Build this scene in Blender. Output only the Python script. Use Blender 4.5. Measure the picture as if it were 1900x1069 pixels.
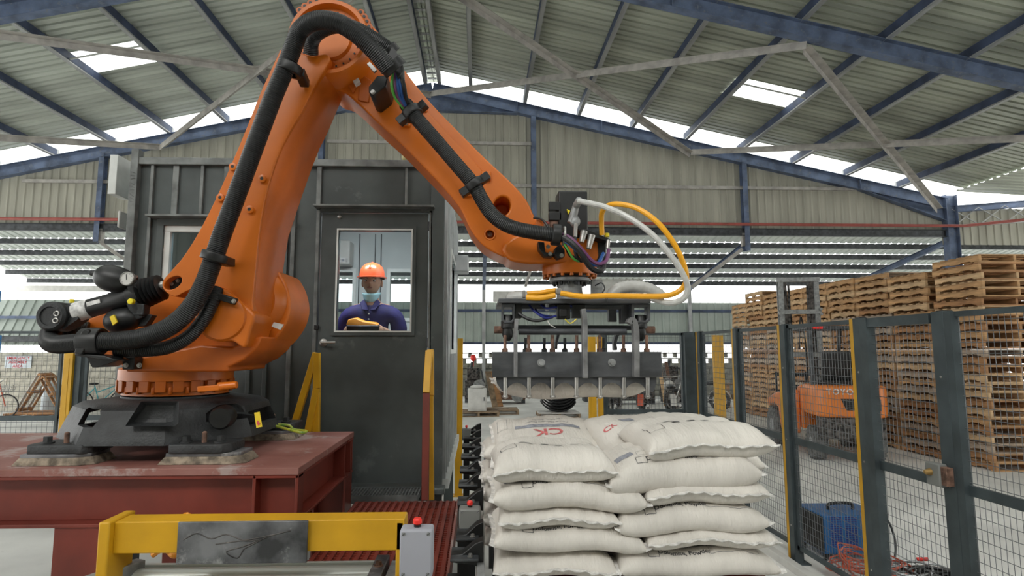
import bpy, bmesh, math, random
from mathutils import Vector, Matrix, noise
random.seed(7)
S = bpy.context.scene
COL = S.collection
for o in list(bpy.data.objects):
    bpy.data.objects.remove(o)

# ------------------------------------------------------------ camera, sky, exposure
FP, CX, CY, CAMZ = 1080.0, 925.7, 534.5, 1.75
TH, PS = math.atan(115.5 / FP), math.radians(2.0)
camd = bpy.data.cameras.new('camera')
cam = bpy.data.objects.new('camera', camd)
COL.objects.link(cam)
cam.location = (0, 0, CAMZ)
cam.rotation_euler = (math.pi / 2 + TH, 0, -PS)
camd.sensor_width = 36
camd.lens = FP / 1900 * 36
camd.shift_x = (950 - CX) / 1900
camd.clip_end = 500
S.camera = cam
S.view_settings.view_transform = 'Standard'
S.view_settings.look = 'None'
S.view_settings.gamma = 1.0
S.view_settings.use_curve_mapping = False
S.view_settings.exposure = 0.28
W = bpy.data.worlds.new('sky')
S.world = W
W.use_nodes = True
wb = W.node_tree.nodes['Background']
wb.inputs[0].default_value = (0.98, 0.99, 0.965, 1)
wb.inputs[1].default_value = 2.6
sund = bpy.data.lights.new('sun', 'SUN')
sund.energy = 0.6
sund.angle = math.radians(12)
sund.color = (1.0, 0.97, 0.92)
sun = bpy.data.objects.new('sun', sund)
COL.objects.link(sun)
sun.rotation_euler = (math.radians(52), 0, math.radians(-28))
S.cycles.max_bounces = 8
S.cycles.diffuse_bounces = 5
S.cycles.transparent_max_bounces = 12
S.cycles.sample_clamp_indirect = 6

# ------------------------------------------------------------ a pixel of the photograph to a point of the hall
_F = Vector((math.sin(PS) * math.cos(TH), math.cos(PS) * math.cos(TH), math.sin(TH)))
_R = Vector((math.cos(PS), -math.sin(PS), 0))
_U = _R.cross(_F)
_C = Vector((0, 0, CAMZ))
def ray(x, y): return _F * FP + _R * (x - CX) + _U * (CY - y)
def U(x, y, Y):
    d = ray(x, y); return _C + d * (Y / d.y)
def UX(x, y, X):
    d = ray(x, y); return _C + d * (X / d.x)
def UZ(x, y, Z):
    d = ray(x, y); return _C + d * ((Z - CAMZ) / d.z)

# ------------------------------------------------------------ materials
def mat(name, col, rough=0.6, metal=0.0, var=0.12, scale=6.0, bump=0.0, bscale=None, col2=None, stretch=(1, 1, 1), coat=0.0, spots=None, contrast=(0.35, 0.65), coords='Object'):
    m = bpy.data.materials.new(name); m.use_nodes = True
    nt = m.node_tree; N = nt.nodes; L = nt.links
    b = N['Principled BSDF']
    b.inputs['Roughness'].default_value = rough
    b.inputs['Metallic'].default_value = metal
    if coat: b.inputs['Coat Weight'].default_value = coat; b.inputs['Coat Roughness'].default_value = 0.12
    tc = N.new('ShaderNodeTexCoord'); mp = N.new('ShaderNodeMapping')
    mp.inputs['Scale'].default_value = stretch
    L.new(tc.outputs[coords], mp.inputs[0])
    nz = N.new('ShaderNodeTexNoise'); nz.inputs['Scale'].default_value = scale; nz.inputs['Detail'].default_value = 6
    L.new(mp.outputs[0], nz.inputs['Vector'])
    cr = N.new('ShaderNodeValToRGB')
    c2 = col2 or tuple(max(0, c * (1 - var * 2)) for c in col)
    c1 = tuple(min(1, c * (1 + var)) for c in col)
    cr.color_ramp.elements[0].position = contrast[0]; cr.color_ramp.elements[1].position = contrast[1]
    cr.color_ramp.elements[0].color = (*c2, 1); cr.color_ramp.elements[1].color = (*c1, 1)
    L.new(nz.outputs[0], cr.inputs[0])
    out = cr.outputs[0]
    if spots:
        n2 = N.new('ShaderNodeTexNoise'); n2.inputs['Scale'].default_value = spots[1]; n2.inputs['Detail'].default_value = 8
        n2.inputs['Roughness'].default_value = 0.7
        L.new(mp.outputs[0], n2.inputs['Vector'])
        r2 = N.new('ShaderNodeValToRGB'); r2.color_ramp.elements[0].position = spots[2]; r2.color_ramp.elements[1].position = spots[2] + 0.08
        L.new(n2.outputs[0], r2.inputs[0])
        mx = N.new('ShaderNodeMix'); mx.data_type = 'RGBA'
        L.new(r2.outputs[0], mx.inputs[0]); L.new(out, mx.inputs[6]); mx.inputs[7].default_value = (*spots[0], 1)
        out = mx.outputs[2]
    L.new(out, b.inputs['Base Color'])
    if bump:
        nb = N.new('ShaderNodeTexNoise'); nb.inputs['Scale'].default_value = bscale or scale * 6; nb.inputs['Detail'].default_value = 5
        L.new(mp.outputs[0], nb.inputs['Vector'])
        bm = N.new('ShaderNodeBump'); bm.inputs['Strength'].default_value = bump; bm.inputs['Distance'].default_value = 0.01
        L.new(nb.outputs[0], bm.inputs['Height']); L.new(bm.outputs[0], b.inputs['Normal'])
    return m

M = {}
M['floor'] = mat('pale_concrete', (0.70, 0.695, 0.67), 0.75, scale=0.9, var=0.10, bump=0.15, bscale=14, spots=((0.58, 0.57, 0.54), 3.0, 0.62), coords='Generated' if False else 'Object')
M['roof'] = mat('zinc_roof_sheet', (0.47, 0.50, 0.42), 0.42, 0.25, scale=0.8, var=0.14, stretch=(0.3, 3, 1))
M['roof_lit'] = mat('zinc_roof_sheet_lit', (0.56, 0.60, 0.54), 0.4, 0.2, scale=0.8, var=0.12, stretch=(0.3, 3, 1))  # brighter copy of the roof sheet: light on the left slope put into the colour
M['clad'] = mat('wall_cladding', (0.40, 0.39, 0.325), 0.6, 0.1, scale=1.2, var=0.09, stretch=(3, 1, 0.4))
M['clad_far'] = mat('far_cladding', (0.40, 0.45, 0.41), 0.6, 0.1, scale=1.0, var=0.1)
M['blue_steel'] = mat('dusty_blue_steel', (0.12, 0.16, 0.255), 0.6, 0.1, scale=3, var=0.2, spots=((0.16, 0.18, 0.22), 9, 0.56))
M['purlin'] = mat('galvanised_purlin', (0.42, 0.43, 0.43), 0.5, 0.4, scale=2, var=0.15, stretch=(1, 0.3, 1))
M['purlin_blue'] = mat('blue_purlin', (0.05, 0.07, 0.13), 0.6, 0.1, scale=3, var=0.2)
M['brace'] = mat('dusty_grey_angle', (0.42, 0.40, 0.37), 0.65, 0.1, scale=5, var=0.12)
M['red_pipe'] = mat('red_pipe', (0.33, 0.07, 0.055), 0.5, scale=5)
M['block'] = mat('cream_block', (0.50, 0.475, 0.40), 0.85, scale=9, var=0.12, bump=0.4)
M['block_dark'] = mat('grey_block', (0.25, 0.245, 0.21), 0.85, scale=9, var=0.15, bump=0.4)
M['cabin'] = mat('dark_grey_green_paint', (0.074, 0.087, 0.086), 0.5, 0.1, scale=2.2, var=0.18, spots=((0.13, 0.145, 0.145), 2.6, 0.60))
M['cabin_trim'] = mat('worn_grey_steel', (0.17, 0.18, 0.175), 0.5, 0.3, scale=9, var=0.2)
M['cabin_inner'] = mat('pale_cabin_lining', (0.50, 0.53, 0.53), 0.55, scale=2, var=0.05)
M['alu'] = mat('aluminium_sheet', (0.45, 0.47, 0.48), 0.4, 0.5, scale=6, var=0.1)
M['alu_white'] = mat('white_aluminium', (0.66, 0.68, 0.66), 0.5, 0.1, scale=6, var=0.06)
M['orange'] = mat('robot_orange', (0.60, 0.140, 0.004), 0.40, 0.0, scale=2.0, var=0.08, coat=0.10)
M['orange_shade'] = mat('robot_orange_shade', (0.52, 0.112, 0.004), 0.44, 0.0, scale=3.0, var=0.12, coat=0.05)  # darker copy of the robot orange: shade of flanks and recesses put into the colour
M['orange_side'] = mat('robot_orange_cast', (0.60, 0.145, 0.008), 0.4, 0.0, scale=3.0, var=0.1)
M['black'] = mat('black_plastic', (0.009, 0.0095, 0.010), 0.42, scale=8, var=0.3)
M['black_hose'] = mat('black_hose', (0.011, 0.012, 0.013), 0.42, scale=20, var=0.3)
M['black_cast'] = mat('charcoal_cast_iron', (0.032, 0.034, 0.036), 0.55, 0.1, scale=12, var=0.2, bump=0.35, bscale=90, spots=((0.15, 0.15, 0.145), 70, 0.72))
M['dark_metal'] = mat('dark_mill_steel', (0.115, 0.12, 0.13), 0.45, 0.55, scale=5, var=0.22, stretch=(1, 1, 2), bump=0.1)
M['dark_metal2'] = mat('dark_painted_steel', (0.06, 0.065, 0.07), 0.5, 0.3, scale=9, var=0.25)
M['worn_metal'] = mat('worn_bar_steel', (0.24, 0.24, 0.245), 0.45, 0.4, scale=12, var=0.2)
M['steel'] = mat('bright_steel', (0.42, 0.41, 0.39), 0.35, 0.7, scale=12, var=0.15)
M['cast_grey'] = mat('grey_cast_flange', (0.34, 0.35, 0.35), 0.5, 0.35, scale=18, var=0.15, bump=0.2)
M['rust'] = mat('rusty_bolt', (0.22, 0.125, 0.09), 0.75, 0.2, scale=30, var=0.3)
M['red_steel'] = mat('oxide_red_steel', (0.175, 0.026, 0.014), 0.48, 0.05, scale=3, var=0.16)
M['red_top'] = mat('dusty_oxide_red_top', (0.27, 0.125, 0.105), 0.6, 0.0, scale=2.5, var=0.12, col2=(0.19, 0.06, 0.045), spots=((0.36, 0.27, 0.25), 3.5, 0.54))
M['yellow'] = mat('safety_yellow', (0.64, 0.34, 0.008), 0.45, scale=4, var=0.08, spots=((0.36, 0.22, 0.05), 24, 0.72))
M['fence'] = mat('anthracite_fence', (0.058, 0.075, 0.082), 0.5, 0.2, scale=6, var=0.15)
M['wire'] = mat('mesh_wire', (0.17, 0.18, 0.19), 0.5, 0.3, scale=6, var=0.15)
M['grout'] = mat('sandy_grout', (0.27, 0.22, 0.165), 0.9, scale=22, var=0.3, bump=0.7, bscale=60)
M['plate'] = mat('scratched_steel_plate', (0.19, 0.19, 0.20), 0.5, 0.5, scale=7, var=0.35, spots=((0.34, 0.34, 0.34), 6, 0.56), bump=0.1)
M['roller'] = mat('zinc_roller', (0.60, 0.64, 0.61), 0.42, 0.3, scale=4, var=0.12, stretch=(0.3, 4, 4))
M['box_grey'] = mat('light_grey_enclosure', (0.35, 0.355, 0.40), 0.5, scale=3, var=0.04)
M['box_grey2'] = mat('mid_grey_enclosure', (0.21, 0.215, 0.205), 0.5, scale=3, var=0.06)
M['red_button'] = mat('red_plastic', (0.85, 0.035, 0.025), 0.35, scale=3, var=0.04)
M['bag'] = mat('woven_bag', (0.67, 0.635, 0.585), 0.62, scale=5, var=0.05, bump=0.5, bscale=55, stretch=(1.8, 0.3, 0.6))
M['bag_seam'] = mat('sewn_seam', (0.80, 0.78, 0.75), 0.7, scale=40, var=0.12, bump=0.4)
M['ink'] = mat('black_print', (0.09, 0.09, 0.09), 0.7, scale=40, var=0.3)
M['ink_soft'] = mat('faded_grey_print', (0.36, 0.355, 0.34), 0.7, scale=60, var=0.25)
M['ink_blue'] = mat('grey_blue_print', (0.29, 0.30, 0.34), 0.7, scale=50, var=0.15)
M['ink_red'] = mat('faded_red_print', (0.60, 0.16, 0.16), 0.7, scale=50, var=0.2)
M['sign_red'] = mat('sign_red', (0.62, 0.08, 0.10), 0.6)
M['sign_white'] = mat('sign_white', (0.62, 0.68, 0.72), 0.5, var=0.04)
M['white'] = mat('off_white', (0.62, 0.61, 0.58), 0.6, var=0.06)
M['label_white'] = mat('paper_label', (0.68, 0.67, 0.66), 0.6, scale=30, var=0.2)
M['label_yellow'] = mat('yellow_label', (0.80, 0.58, 0.03), 0.5, var=0.05)
M['cap_yellow'] = mat('yellow_cap', (0.85, 0.70, 0.02), 0.4, var=0.04)
M['hose_yellow'] = mat('orange_yellow_hose', (0.86, 0.40, 0.015), 0.35, var=0.05, scale=10)
M['hose_clear'] = mat('milky_hose', (0.52, 0.52, 0.50), 0.3, var=0.06, scale=30)
M['w_green'] = mat('green_cable', (0.10, 0.42, 0.07), 0.4, var=0.05)
M['w_purple'] = mat('purple_cable', (0.16, 0.05, 0.14), 0.4, var=0.05)
M['w_blue'] = mat('blue_cable', (0.03, 0.11, 0.36), 0.4, var=0.05)
M['w_dkblue'] = mat('dark_blue_cable', (0.02, 0.03, 0.20), 0.4, var=0.05)
M['w_red'] = mat('red_cable', (0.52, 0.10, 0.05), 0.5, var=0.1)
M['w_orange'] = mat('orange_cable', (0.75, 0.28, 0.02), 0.45, var=0.05)
M['ground_cable'] = mat('green_yellow_cable', (0.52, 0.52, 0.05), 0.4, scale=20, var=0.2, col2=(0.10, 0.30, 0.05))
M['blue_box'] = mat('blue_enamel', (0.018, 0.115, 0.30), 0.4, scale=6, var=0.08)
M['skin'] = mat('skin', (0.46, 0.26, 0.17), 0.55, scale=20, var=0.06)
M['hair'] = mat('black_hair', (0.015, 0.012, 0.01), 0.6)
M['shirt'] = mat('navy_violet_polo', (0.014, 0.010, 0.10), 0.75, scale=12, var=0.12, bump=0.2)
M['trouser'] = mat('dark_trousers', (0.02, 0.022, 0.03), 0.8)
M['helmet'] = mat('orange_red_helmet', (0.85, 0.13, 0.045), 0.3, var=0.03, coat=0.3)
M['mask'] = mat('pale_blue_mask', (0.38, 0.62, 0.68), 0.8, scale=20, var=0.05)
M['eye'] = mat('eye_dark', (0.01, 0.008, 0.006), 0.3)
M['lips'] = mat('lips', (0.26, 0.10, 0.08), 0.5)
M['lift_orange'] = mat('forklift_orange', (0.72, 0.20, 0.025), 0.42, scale=3, var=0.08, coat=0.15)
M['tyre'] = mat('tyre_rubber', (0.03, 0.03, 0.032), 0.8, scale=14, var=0.3, bump=0.3)
M['tyre_dust'] = mat('dusty_tyre_rubber', (0.14, 0.14, 0.135), 0.85, scale=14, var=0.3, bump=0.3)
M['wood_a'] = mat('pallet_wood_tan', (0.55, 0.32, 0.15), 0.75, scale=3, var=0.2, stretch=(1, 1, 6), bump=0.2)
M['wood_b'] = mat('pallet_wood_brown', (0.42, 0.215, 0.095), 0.75, scale=3, var=0.22, stretch=(1, 1, 6), bump=0.2)
M['wood_c'] = mat('pallet_wood_pale', (0.64, 0.43, 0.24), 0.75, scale=3, var=0.18, stretch=(1, 1, 6), bump=0.2)
M['wood_d'] = mat('pallet_wood_grey', (0.48, 0.37, 0.28), 0.8, scale=3, var=0.2, stretch=(1, 1, 6), bump=0.2)
M['wood_old'] = mat('old_plank_wood', (0.27, 0.19, 0.12), 0.85, scale=5, var=0.25, bump=0.3)
M['dirt'] = mat('oily_machine_metal', (0.10, 0.09, 0.085), 0.6, 0.3, scale=14, var=0.5, spots=((0.3, 0.27, 0.24), 9, 0.6))
M['cream'] = mat('cream_plastic', (0.62, 0.55, 0.28), 0.5, var=0.04)
M['tarp'] = mat('blue_tarpaulin', (0.03, 0.20, 0.50), 0.6, var=0.1)
M['teal'] = mat('teal_paint', (0.05, 0.33, 0.37), 0.4)

def translucent(name, col, fac, solid=0.25):
    m = bpy.data.materials.new(name); m.use_nodes = True
    N = m.node_tree.nodes; L = m.node_tree.links
    for n in list(N): N.remove(n)
    o = N.new('ShaderNodeOutputMaterial'); tr = N.new('ShaderNodeBsdfTransparent'); tl = N.new('ShaderNodeBsdfTranslucent'); mx = N.new('ShaderNodeMixShader')
    nz = N.new('ShaderNodeTexNoise'); nz.inputs['Scale'].default_value = 2.0
    tr.inputs[0].default_value = (*col, 1); tl.inputs[0].default_value = (*col, 1)
    mr = N.new('ShaderNodeMapRange'); mr.inputs[3].default_value = fac - 0.08; mr.inputs[4].default_value = fac + 0.08
    L.new(nz.outputs[0], mr.inputs[0]); L.new(mr.outputs[0], mx.inputs[0])
    L.new(tr.outputs[0], mx.inputs[2]); L.new(tl.outputs[0], mx.inputs[1]); L.new(mx.outputs[0], o.inputs[0])
    return m
M['skylight'] = translucent('fibreglass_skylight', (0.97, 0.98, 0.96), 0.45)
def leanto():
    m = mat('lean_to_sheet', (0.50, 0.53, 0.50), 0.5, scale=1.0, var=0.1)
    N = m.node_tree.nodes; L = m.node_tree.links; b = N['Principled BSDF']; o = [n for n in N if n.type == 'OUTPUT_MATERIAL'][0]
    tl = N.new('ShaderNodeBsdfTranslucent'); tl.inputs[0].default_value = (0.5, 0.54, 0.5, 1); mx = N.new('ShaderNodeMixShader'); mx.inputs[0].default_value = 0.13
    L.new(b.outputs[0], mx.inputs[1]); L.new(tl.outputs[0], mx.inputs[2]); L.new(mx.outputs[0], o.inputs[0])
    return m
M['leanto'] = leanto()
def glass(name, tint, refl=0.08):
    m = bpy.data.materials.new(name); m.use_nodes = True
    N = m.node_tree.nodes; L = m.node_tree.links
    for n in list(N): N.remove(n)
    o = N.new('ShaderNodeOutputMaterial'); tr = N.new('ShaderNodeBsdfTransparent'); gl = N.new('ShaderNodeBsdfGlossy'); mx = N.new('ShaderNodeMixShader')
    lw = N.new('ShaderNodeLayerWeight'); lw.inputs[0].default_value = 0.35
    ad = N.new('ShaderNodeMath'); ad.operation = 'MULTIPLY_ADD'; ad.inputs[1].default_value = 0.3; ad.inputs[2].default_value = refl
    L.new(lw.outputs['Fresnel'], ad.inputs[0])
    tr.inputs[0].default_value = (*tint, 1); gl.inputs['Roughness'].default_value = 0.02
    L.new(ad.outputs[0], mx.inputs[0]); L.new(tr.outputs[0], mx.inputs[1]); L.new(gl.outputs[0], mx.inputs[2]); L.new(mx.outputs[0], o.inputs[0])
    return m
M['glass'] = glass('door_glass', (0.90, 0.93, 0.94), 0.01)
M['glass_dark'] = glass('window_glass', (0.42, 0.50, 0.53), 0.16)

# ------------------------------------------------------------ mesh helpers
WL = {}
def thing(name, label, cat, loc=(0, 0, 0), group=None, rotz=0.0):
    o = bpy.data.objects.new(name, None); COL.objects.link(o)
    o.location = loc; o.rotation_euler = (0, 0, rotz)
    o.empty_display_size = 0.1
    o['label'] = label; o['category'] = cat
    if group: o['group'] = group
    WL[o] = Vector(loc)
    return o
def tag(o, label, cat, group=None, kind=None):
    o['label'] = label; o['category'] = cat
    if group: o['group'] = group
    if kind: o['kind'] = kind
    return o

def frame_for(d, up=Vector((0, 0, 1))):
    d = d.normalized()
    if abs(d.dot(up)) > 0.98: up = Vector((0, 1, 0))
    s = d.cross(up).normalized(); u = s.cross(d).normalized()
    return s, u

class MB:
    def __init__(self): self.v = []; self.f = []; self.mi = []; self.cm = 0
    def add(self, vs, fs):
        n = len(self.v); self.v += [tuple(p) for p in vs]
        for f in fs: self.f.append([i + n for i in f]); self.mi.append(self.cm)
        return self
    def box(self, c, s, rot=None):
        c = Vector(c); h = Vector(s) / 2; vs = []
        for x in (-1, 1):
            for y in (-1, 1):
                for z in (-1, 1):
                    p = Vector((x * h.x, y * h.y, z * h.z))
                    if rot is not None: p = rot @ p
                    vs.append(c + p)
        return self.add(vs, [(0, 1, 3, 2), (4, 6, 7, 5), (0, 4, 5, 1), (2, 3, 7, 6), (0, 2, 6, 4), (1, 5, 7, 3)])
    def bb(self, a, b):
        a = Vector(a); b = Vector(b)
        return self.box((a + b) / 2, [abs(t) for t in (b - a)])
    def beam(self, p0, p1, w, h, up=Vector((0, 0, 1))):
        p0 = Vector(p0); p1 = Vector(p1); s, u = frame_for(p1 - p0, Vector(up))
        vs = []
        for p in (p0, p1):
            for a, b in ((-1, -1), (1, -1), (1, 1), (-1, 1)):
                vs.append(p + s * (a * w / 2) + u * (b * h / 2))
        return self.add(vs, [(0, 3, 2, 1), (4, 5, 6, 7), (0, 1, 5, 4), (1, 2, 6, 5), (2, 3, 7, 6), (3, 0, 4, 7)])
    def ibeam(self, p0, p1, w, h, t=0.012, up=Vector((0, 0, 1))):
        p0 = Vector(p0); p1 = Vector(p1); s, u = frame_for(p1 - p0, Vector(up))
        self.beam(p0, p1, t, h - 2 * t, up)
        o = u * (h / 2 - t / 2)
        self.beam(p0 + o, p1 + o, w, t, up); self.beam(p0 - o, p1 - o, w, t, up)
        return self
    def cchan(self, p0, p1, w, h, t=0.006, up=Vector((0, 0, 1)), side=1):
        p0 = Vector(p0); p1 = Vector(p1); s, u = frame_for(p1 - p0, Vector(up))
        self.beam(p0 + s * side * w / 2, p1 + s * side * w / 2, t, h, up)
        o = u * (h / 2 - t / 2)
        self.beam(p0 + o, p1 + o, w, t, up); self.beam(p0 - o, p1 - o, w, t, up)
        return self
    def cyl(self, p0, p1, r0, r1=None, n=16, caps=True):
        p0 = Vector(p0); p1 = Vector(p1); r1 = r0 if r1 is None else r1
        s, u = frame_for(p1 - p0); vs = []
        for p, r in ((p0, r0), (p1, r1)):
            for i in range(n):
                a = 2 * math.pi * i / n; vs.append(p + s * (math.cos(a) * r) + u * (math.sin(a) * r))
        fs = [(i, (i + 1) % n, (i + 1) % n + n, i + n) for i in range(n)]
        if caps: fs += [tuple(range(n - 1, -1, -1)), tuple(range(n, 2 * n))]
        return self.add(vs, fs)
    def lathe(self, p0, d, prof, n=24, caps=True, phase=0.0, squash=1.0):
        p0 = Vector(p0); d = Vector(d).normalized(); s, u = frame_for(d); vs = []
        for r, h in prof:
            for i in range(n):
                a = 2 * math.pi * i / n + phase; vs.append(p0 + d * h + s * (math.cos(a) * r) + u * (math.sin(a) * r * squash))
        fs = []
        for k in range(len(prof) - 1):
            for i in range(n): fs.append((k * n + i, k * n + (i + 1) % n, (k + 1) * n + (i + 1) % n, (k + 1) * n + i))
        if caps: fs += [tuple(range(n - 1, -1, -1)), tuple(range((len(prof) - 1) * n, len(prof) * n))]
        return self.add(vs, fs)
    def tube(self, pts, r, n=10, caps=True, closed=False, radii=None):
        pts = [Vector(p) for p in pts]; m = len(pts); vs = []; prev = None
        for i, p in enumerate(pts):
            a = pts[(i - 1) % m] if closed or i > 0 else p; b = pts[(i + 1) % m] if closed or i < m - 1 else p
            t = (b - a)
            if t.length < 1e-9: t = Vector((0, 0, 1))
            t.normalize()
            if prev is None: s, u = frame_for(t)
            else:
                s = prev - t * prev.dot(t)
                s = s.normalized() if s.length > 1e-6 else frame_for(t)[0]
                u = s.cross(t).normalized()
            prev = s
            rr = radii[i] if radii else r
            for k in range(n):
                an = 2 * math.pi * k / n; vs.append(p + s * (math.cos(an) * rr) + u * (math.sin(an) * rr))
        fs = []
        for i in range(m if closed else m - 1):
            j = (i + 1) % m
            for k in range(n): fs.append((i * n + k, i * n + (k + 1) % n, j * n + (k + 1) % n, j * n + k))
        if caps and not closed: fs += [tuple(range(n - 1, -1, -1)), tuple(range((m - 1) * n, m * n))]
        return self.add(vs, fs)
    def torus(self, c, axis, R, r, n=28, k=10, sq=1.0):
        c = Vector(c); s, u = frame_for(Vector(axis)); pts = [c + s * math.cos(2 * math.pi * i / n) * R + u * math.sin(2 * math.pi * i / n) * R for i in range(n)]
        ax = Vector(axis).normalized(); vs = []
        for i in range(n):
            rad = (pts[i] - c).normalized()
            for j in range(k):
                a = 2 * math.pi * j / k; vs.append(pts[i] + rad * math.cos(a) * r + ax * math.sin(a) * r * sq)
        fs = [(i * k + j, ((i + 1) % n) * k + j, ((i + 1) % n) * k + (j + 1) % k, i * k + (j + 1) % k) for i in range(n) for j in range(k)]
        return self.add(vs, fs)
    def sph(self, c, r, n=16, m=10, sc=(1, 1, 1), rot=None):
        c = Vector(c); vs = []; fs = []
        for i in range(m + 1):
            t = math.pi * i / m
            for j in range(n):
                a = 2 * math.pi * j / n
                p = Vector((math.sin(t) * math.cos(a) * sc[0], math.sin(t) * math.sin(a) * sc[1], math.cos(t) * sc[2])) * r
                if rot is not None: p = rot @ p
                vs.append(c + p)
        for i in range(m):
            for j in range(n): fs.append((i * n + j, (i + 1) * n + j, (i + 1) * n + (j + 1) % n, i * n + (j + 1) % n))
        return self.add(vs, fs)
    def prism(self, pts, off):
        """closed outline of 3-D points pushed along off"""
        pts = [Vector(p) for p in pts]; n = len(pts); off = Vector(off)
        vs = pts + [p + off for p in pts]
        fs = [tuple(range(n)), tuple(range(2 * n - 1, n - 1, -1))] + [(i, i + n, (i + 1) % n + n, (i + 1) % n) for i in range(n)]
        return self.add(vs, fs)
    def build(self, name, m, parent=None, smooth=None, bevel=0.0, segs=2, local=False, kind=None, label=None, angle=30, weld=True):
        me = bpy.data.meshes.new(name)
        off = Vector((0, 0, 0))
        if parent is not None and not local:
            q = parent
            while q is not None:
                if q in WL: off = WL[q]; break
                q = q.parent
        vs = [(p[0] - off.x, p[1] - off.y, p[2] - off.z) for p in self.v]
        me.from_pydata(vs, [], self.f); me.validate(); 
        b = bmesh.new(); b.from_mesh(me)
        if weld: bmesh.ops.remove_doubles(b, verts=b.verts, dist=1e-5)
        bmesh.ops.recalc_face_normals(b, faces=b.faces); b.to_mesh(me); b.free()
        ms = m if isinstance(m, (list, tuple)) else [m]
        for x in ms: me.materials.append(x)
        if len(ms) > 1 and len(me.polygons) == len(self.mi):
            me.polygons.foreach_set('material_index', self.mi)
        if smooth or smooth is None and False:
            me.polygons.foreach_set('use_smooth', [True] * len(me.polygons))
            me.set_sharp_from_angle(angle=math.radians(smooth if smooth is not True else 35))
        o = bpy.data.objects.new(name, me); COL.objects.link(o)
        if parent is not None: o.parent = parent
        if bevel:
            md = o.modifiers.new('bevel', 'BEVEL'); md.width = bevel; md.segments = segs; md.limit_method = 'ANGLE'; md.angle_limit = math.radians(angle)
            me.polygons.foreach_set('use_smooth', [True] * len(me.polygons))
            if not smooth: me.set_sharp_from_angle(angle=math.radians(80))
            md.harden_normals = False
        if kind: o['kind'] = kind
        if label: o['label'] = label
        return o

def cat(pts, per=6, closed=False):
    """Catmull-Rom through the points"""
    pts = [Vector(p) for p in pts]; n = len(pts); out = []
    rng = range(n) if closed else range(n - 1)
    for i in rng:
        p1 = pts[i]; p2 = pts[(i + 1) % n]
        p0 = pts[(i - 1) % n] if closed or i > 0 else p1 * 2 - p2
        p3 = pts[(i + 2) % n] if closed or i < n - 2 else p2 * 2 - p1
        for k in range(per):
            t = k / per
            out.append(0.5 * ((2 * p1) + (p2 - p0) * t + (2 * p0 - 5 * p1 + 4 * p2 - p3) * t * t + (3 * p1 - p0 - 3 * p2 + p3) * t ** 3))
    if not closed: out.append(pts[-1])
    return out
def resample(pts, step):
    out = [pts[0]]; acc = 0.0
    for a, b in zip(pts, pts[1:]):
        L = (b - a).length
        while acc + L >= step:
            t = (step - acc) / L; a = a.lerp(b, t); out.append(a); L = (b - a).length; acc = 0.0
        acc += L
    return out
def ribbed(mb, pts, r, pitch=0.012, depth=0.0022, n=14):
    ps = resample(cat(pts, 10), pitch / 2)
    mb.tube(ps, r, n=n, radii=[r if i % 2 else r - depth for i in range(len(ps))])
    return mb
def px3(lst):
    """(x, y, Y) pixel triples to points"""
    return [U(*t) for t in lst]
def pxo(lst, Y): return [U(x, y, Y) for x, y in lst]
def circ(cx, cy, r, Y, n=24, ry=None):
    return [U(cx + r * math.cos(2 * math.pi * i / n), cy + (ry or r) * math.sin(2 * math.pi * i / n), Y) for i in range(n)]
def hexbolt(mb, c, d, r, h, n=6):
    c = Vector(c); d = Vector(d).normalized()
    mb.lathe(c, d, [(r * 1.45, 0), (r * 1.45, h * 0.25)], n=18)
    mb.lathe(c + d * h * 0.25, d, [(r, 0), (r, h * 0.75)], n=n)
    return mb

def cut(o, cutter):
    """subtract one solid from an object's mesh for good"""
    md = o.modifiers.new('c', 'BOOLEAN'); md.operation = 'DIFFERENCE'; md.solver = 'EXACT'; md.object = cutter
    dg = bpy.context.evaluated_depsgraph_get(); dg.update()
    me = bpy.data.meshes.new_from_object(o.evaluated_get(dg))
    o.modifiers.remove(md); nm = o.data.name; o.data = me
    bpy.data.objects.remove(cutter)
    return o

_fc = {}
def text_mesh(s, size, bold=False, spacing=1.0):
    k = (s, size, bold)
    cu = bpy.data.curves.new('t', 'FONT'); cu.body = s; cu.size = size; cu.align_x = 'CENTER'; cu.align_y = 'CENTER'; cu.resolution_u = 3
    cu.space_character = spacing
    if bold: cu.offset = size * 0.02
    ob = bpy.data.objects.new('t', cu); COL.objects.link(ob)
    dg = bpy.context.evaluated_depsgraph_get(); dg.update()
    me = ob.evaluated_get(dg).to_mesh()
    vs = [v.co.copy() for v in me.vertices]; fs = [tuple(p.vertices) for p in me.polygons]
    bpy.data.objects.remove(ob); bpy.data.curves.remove(cu)
    return vs, fs
# ============================================================ THE HALL
YG, YN1, YN2 = 17.2, 10.68, 4.16          # gable frame and the two frames nearer
AX, HALF, SL = -1.44, 15.9, 0.218
def ztop(X): return 9.90 - SL * abs(X - AX)       # top of the rafters
EX_L, EX_R = AX - HALF, AX + HALF
def structure(o, label=None):
    o['kind'] = 'structure'
    if label: o['label'] = label
    return o
def sroot(name, loc=(0, 0, 0)):
    o = bpy.data.objects.new(name, None); COL.objects.link(o); o.location = loc; o['kind'] = 'structure'; WL[o] = Vector(loc); return o

# floor slab
mb = MB(); mb.bb((-40, -12, -0.2), (40, 34, 0.0))
structure(mb.build('floor', M['floor']), 'pale dusty concrete floor of the hall')

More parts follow.
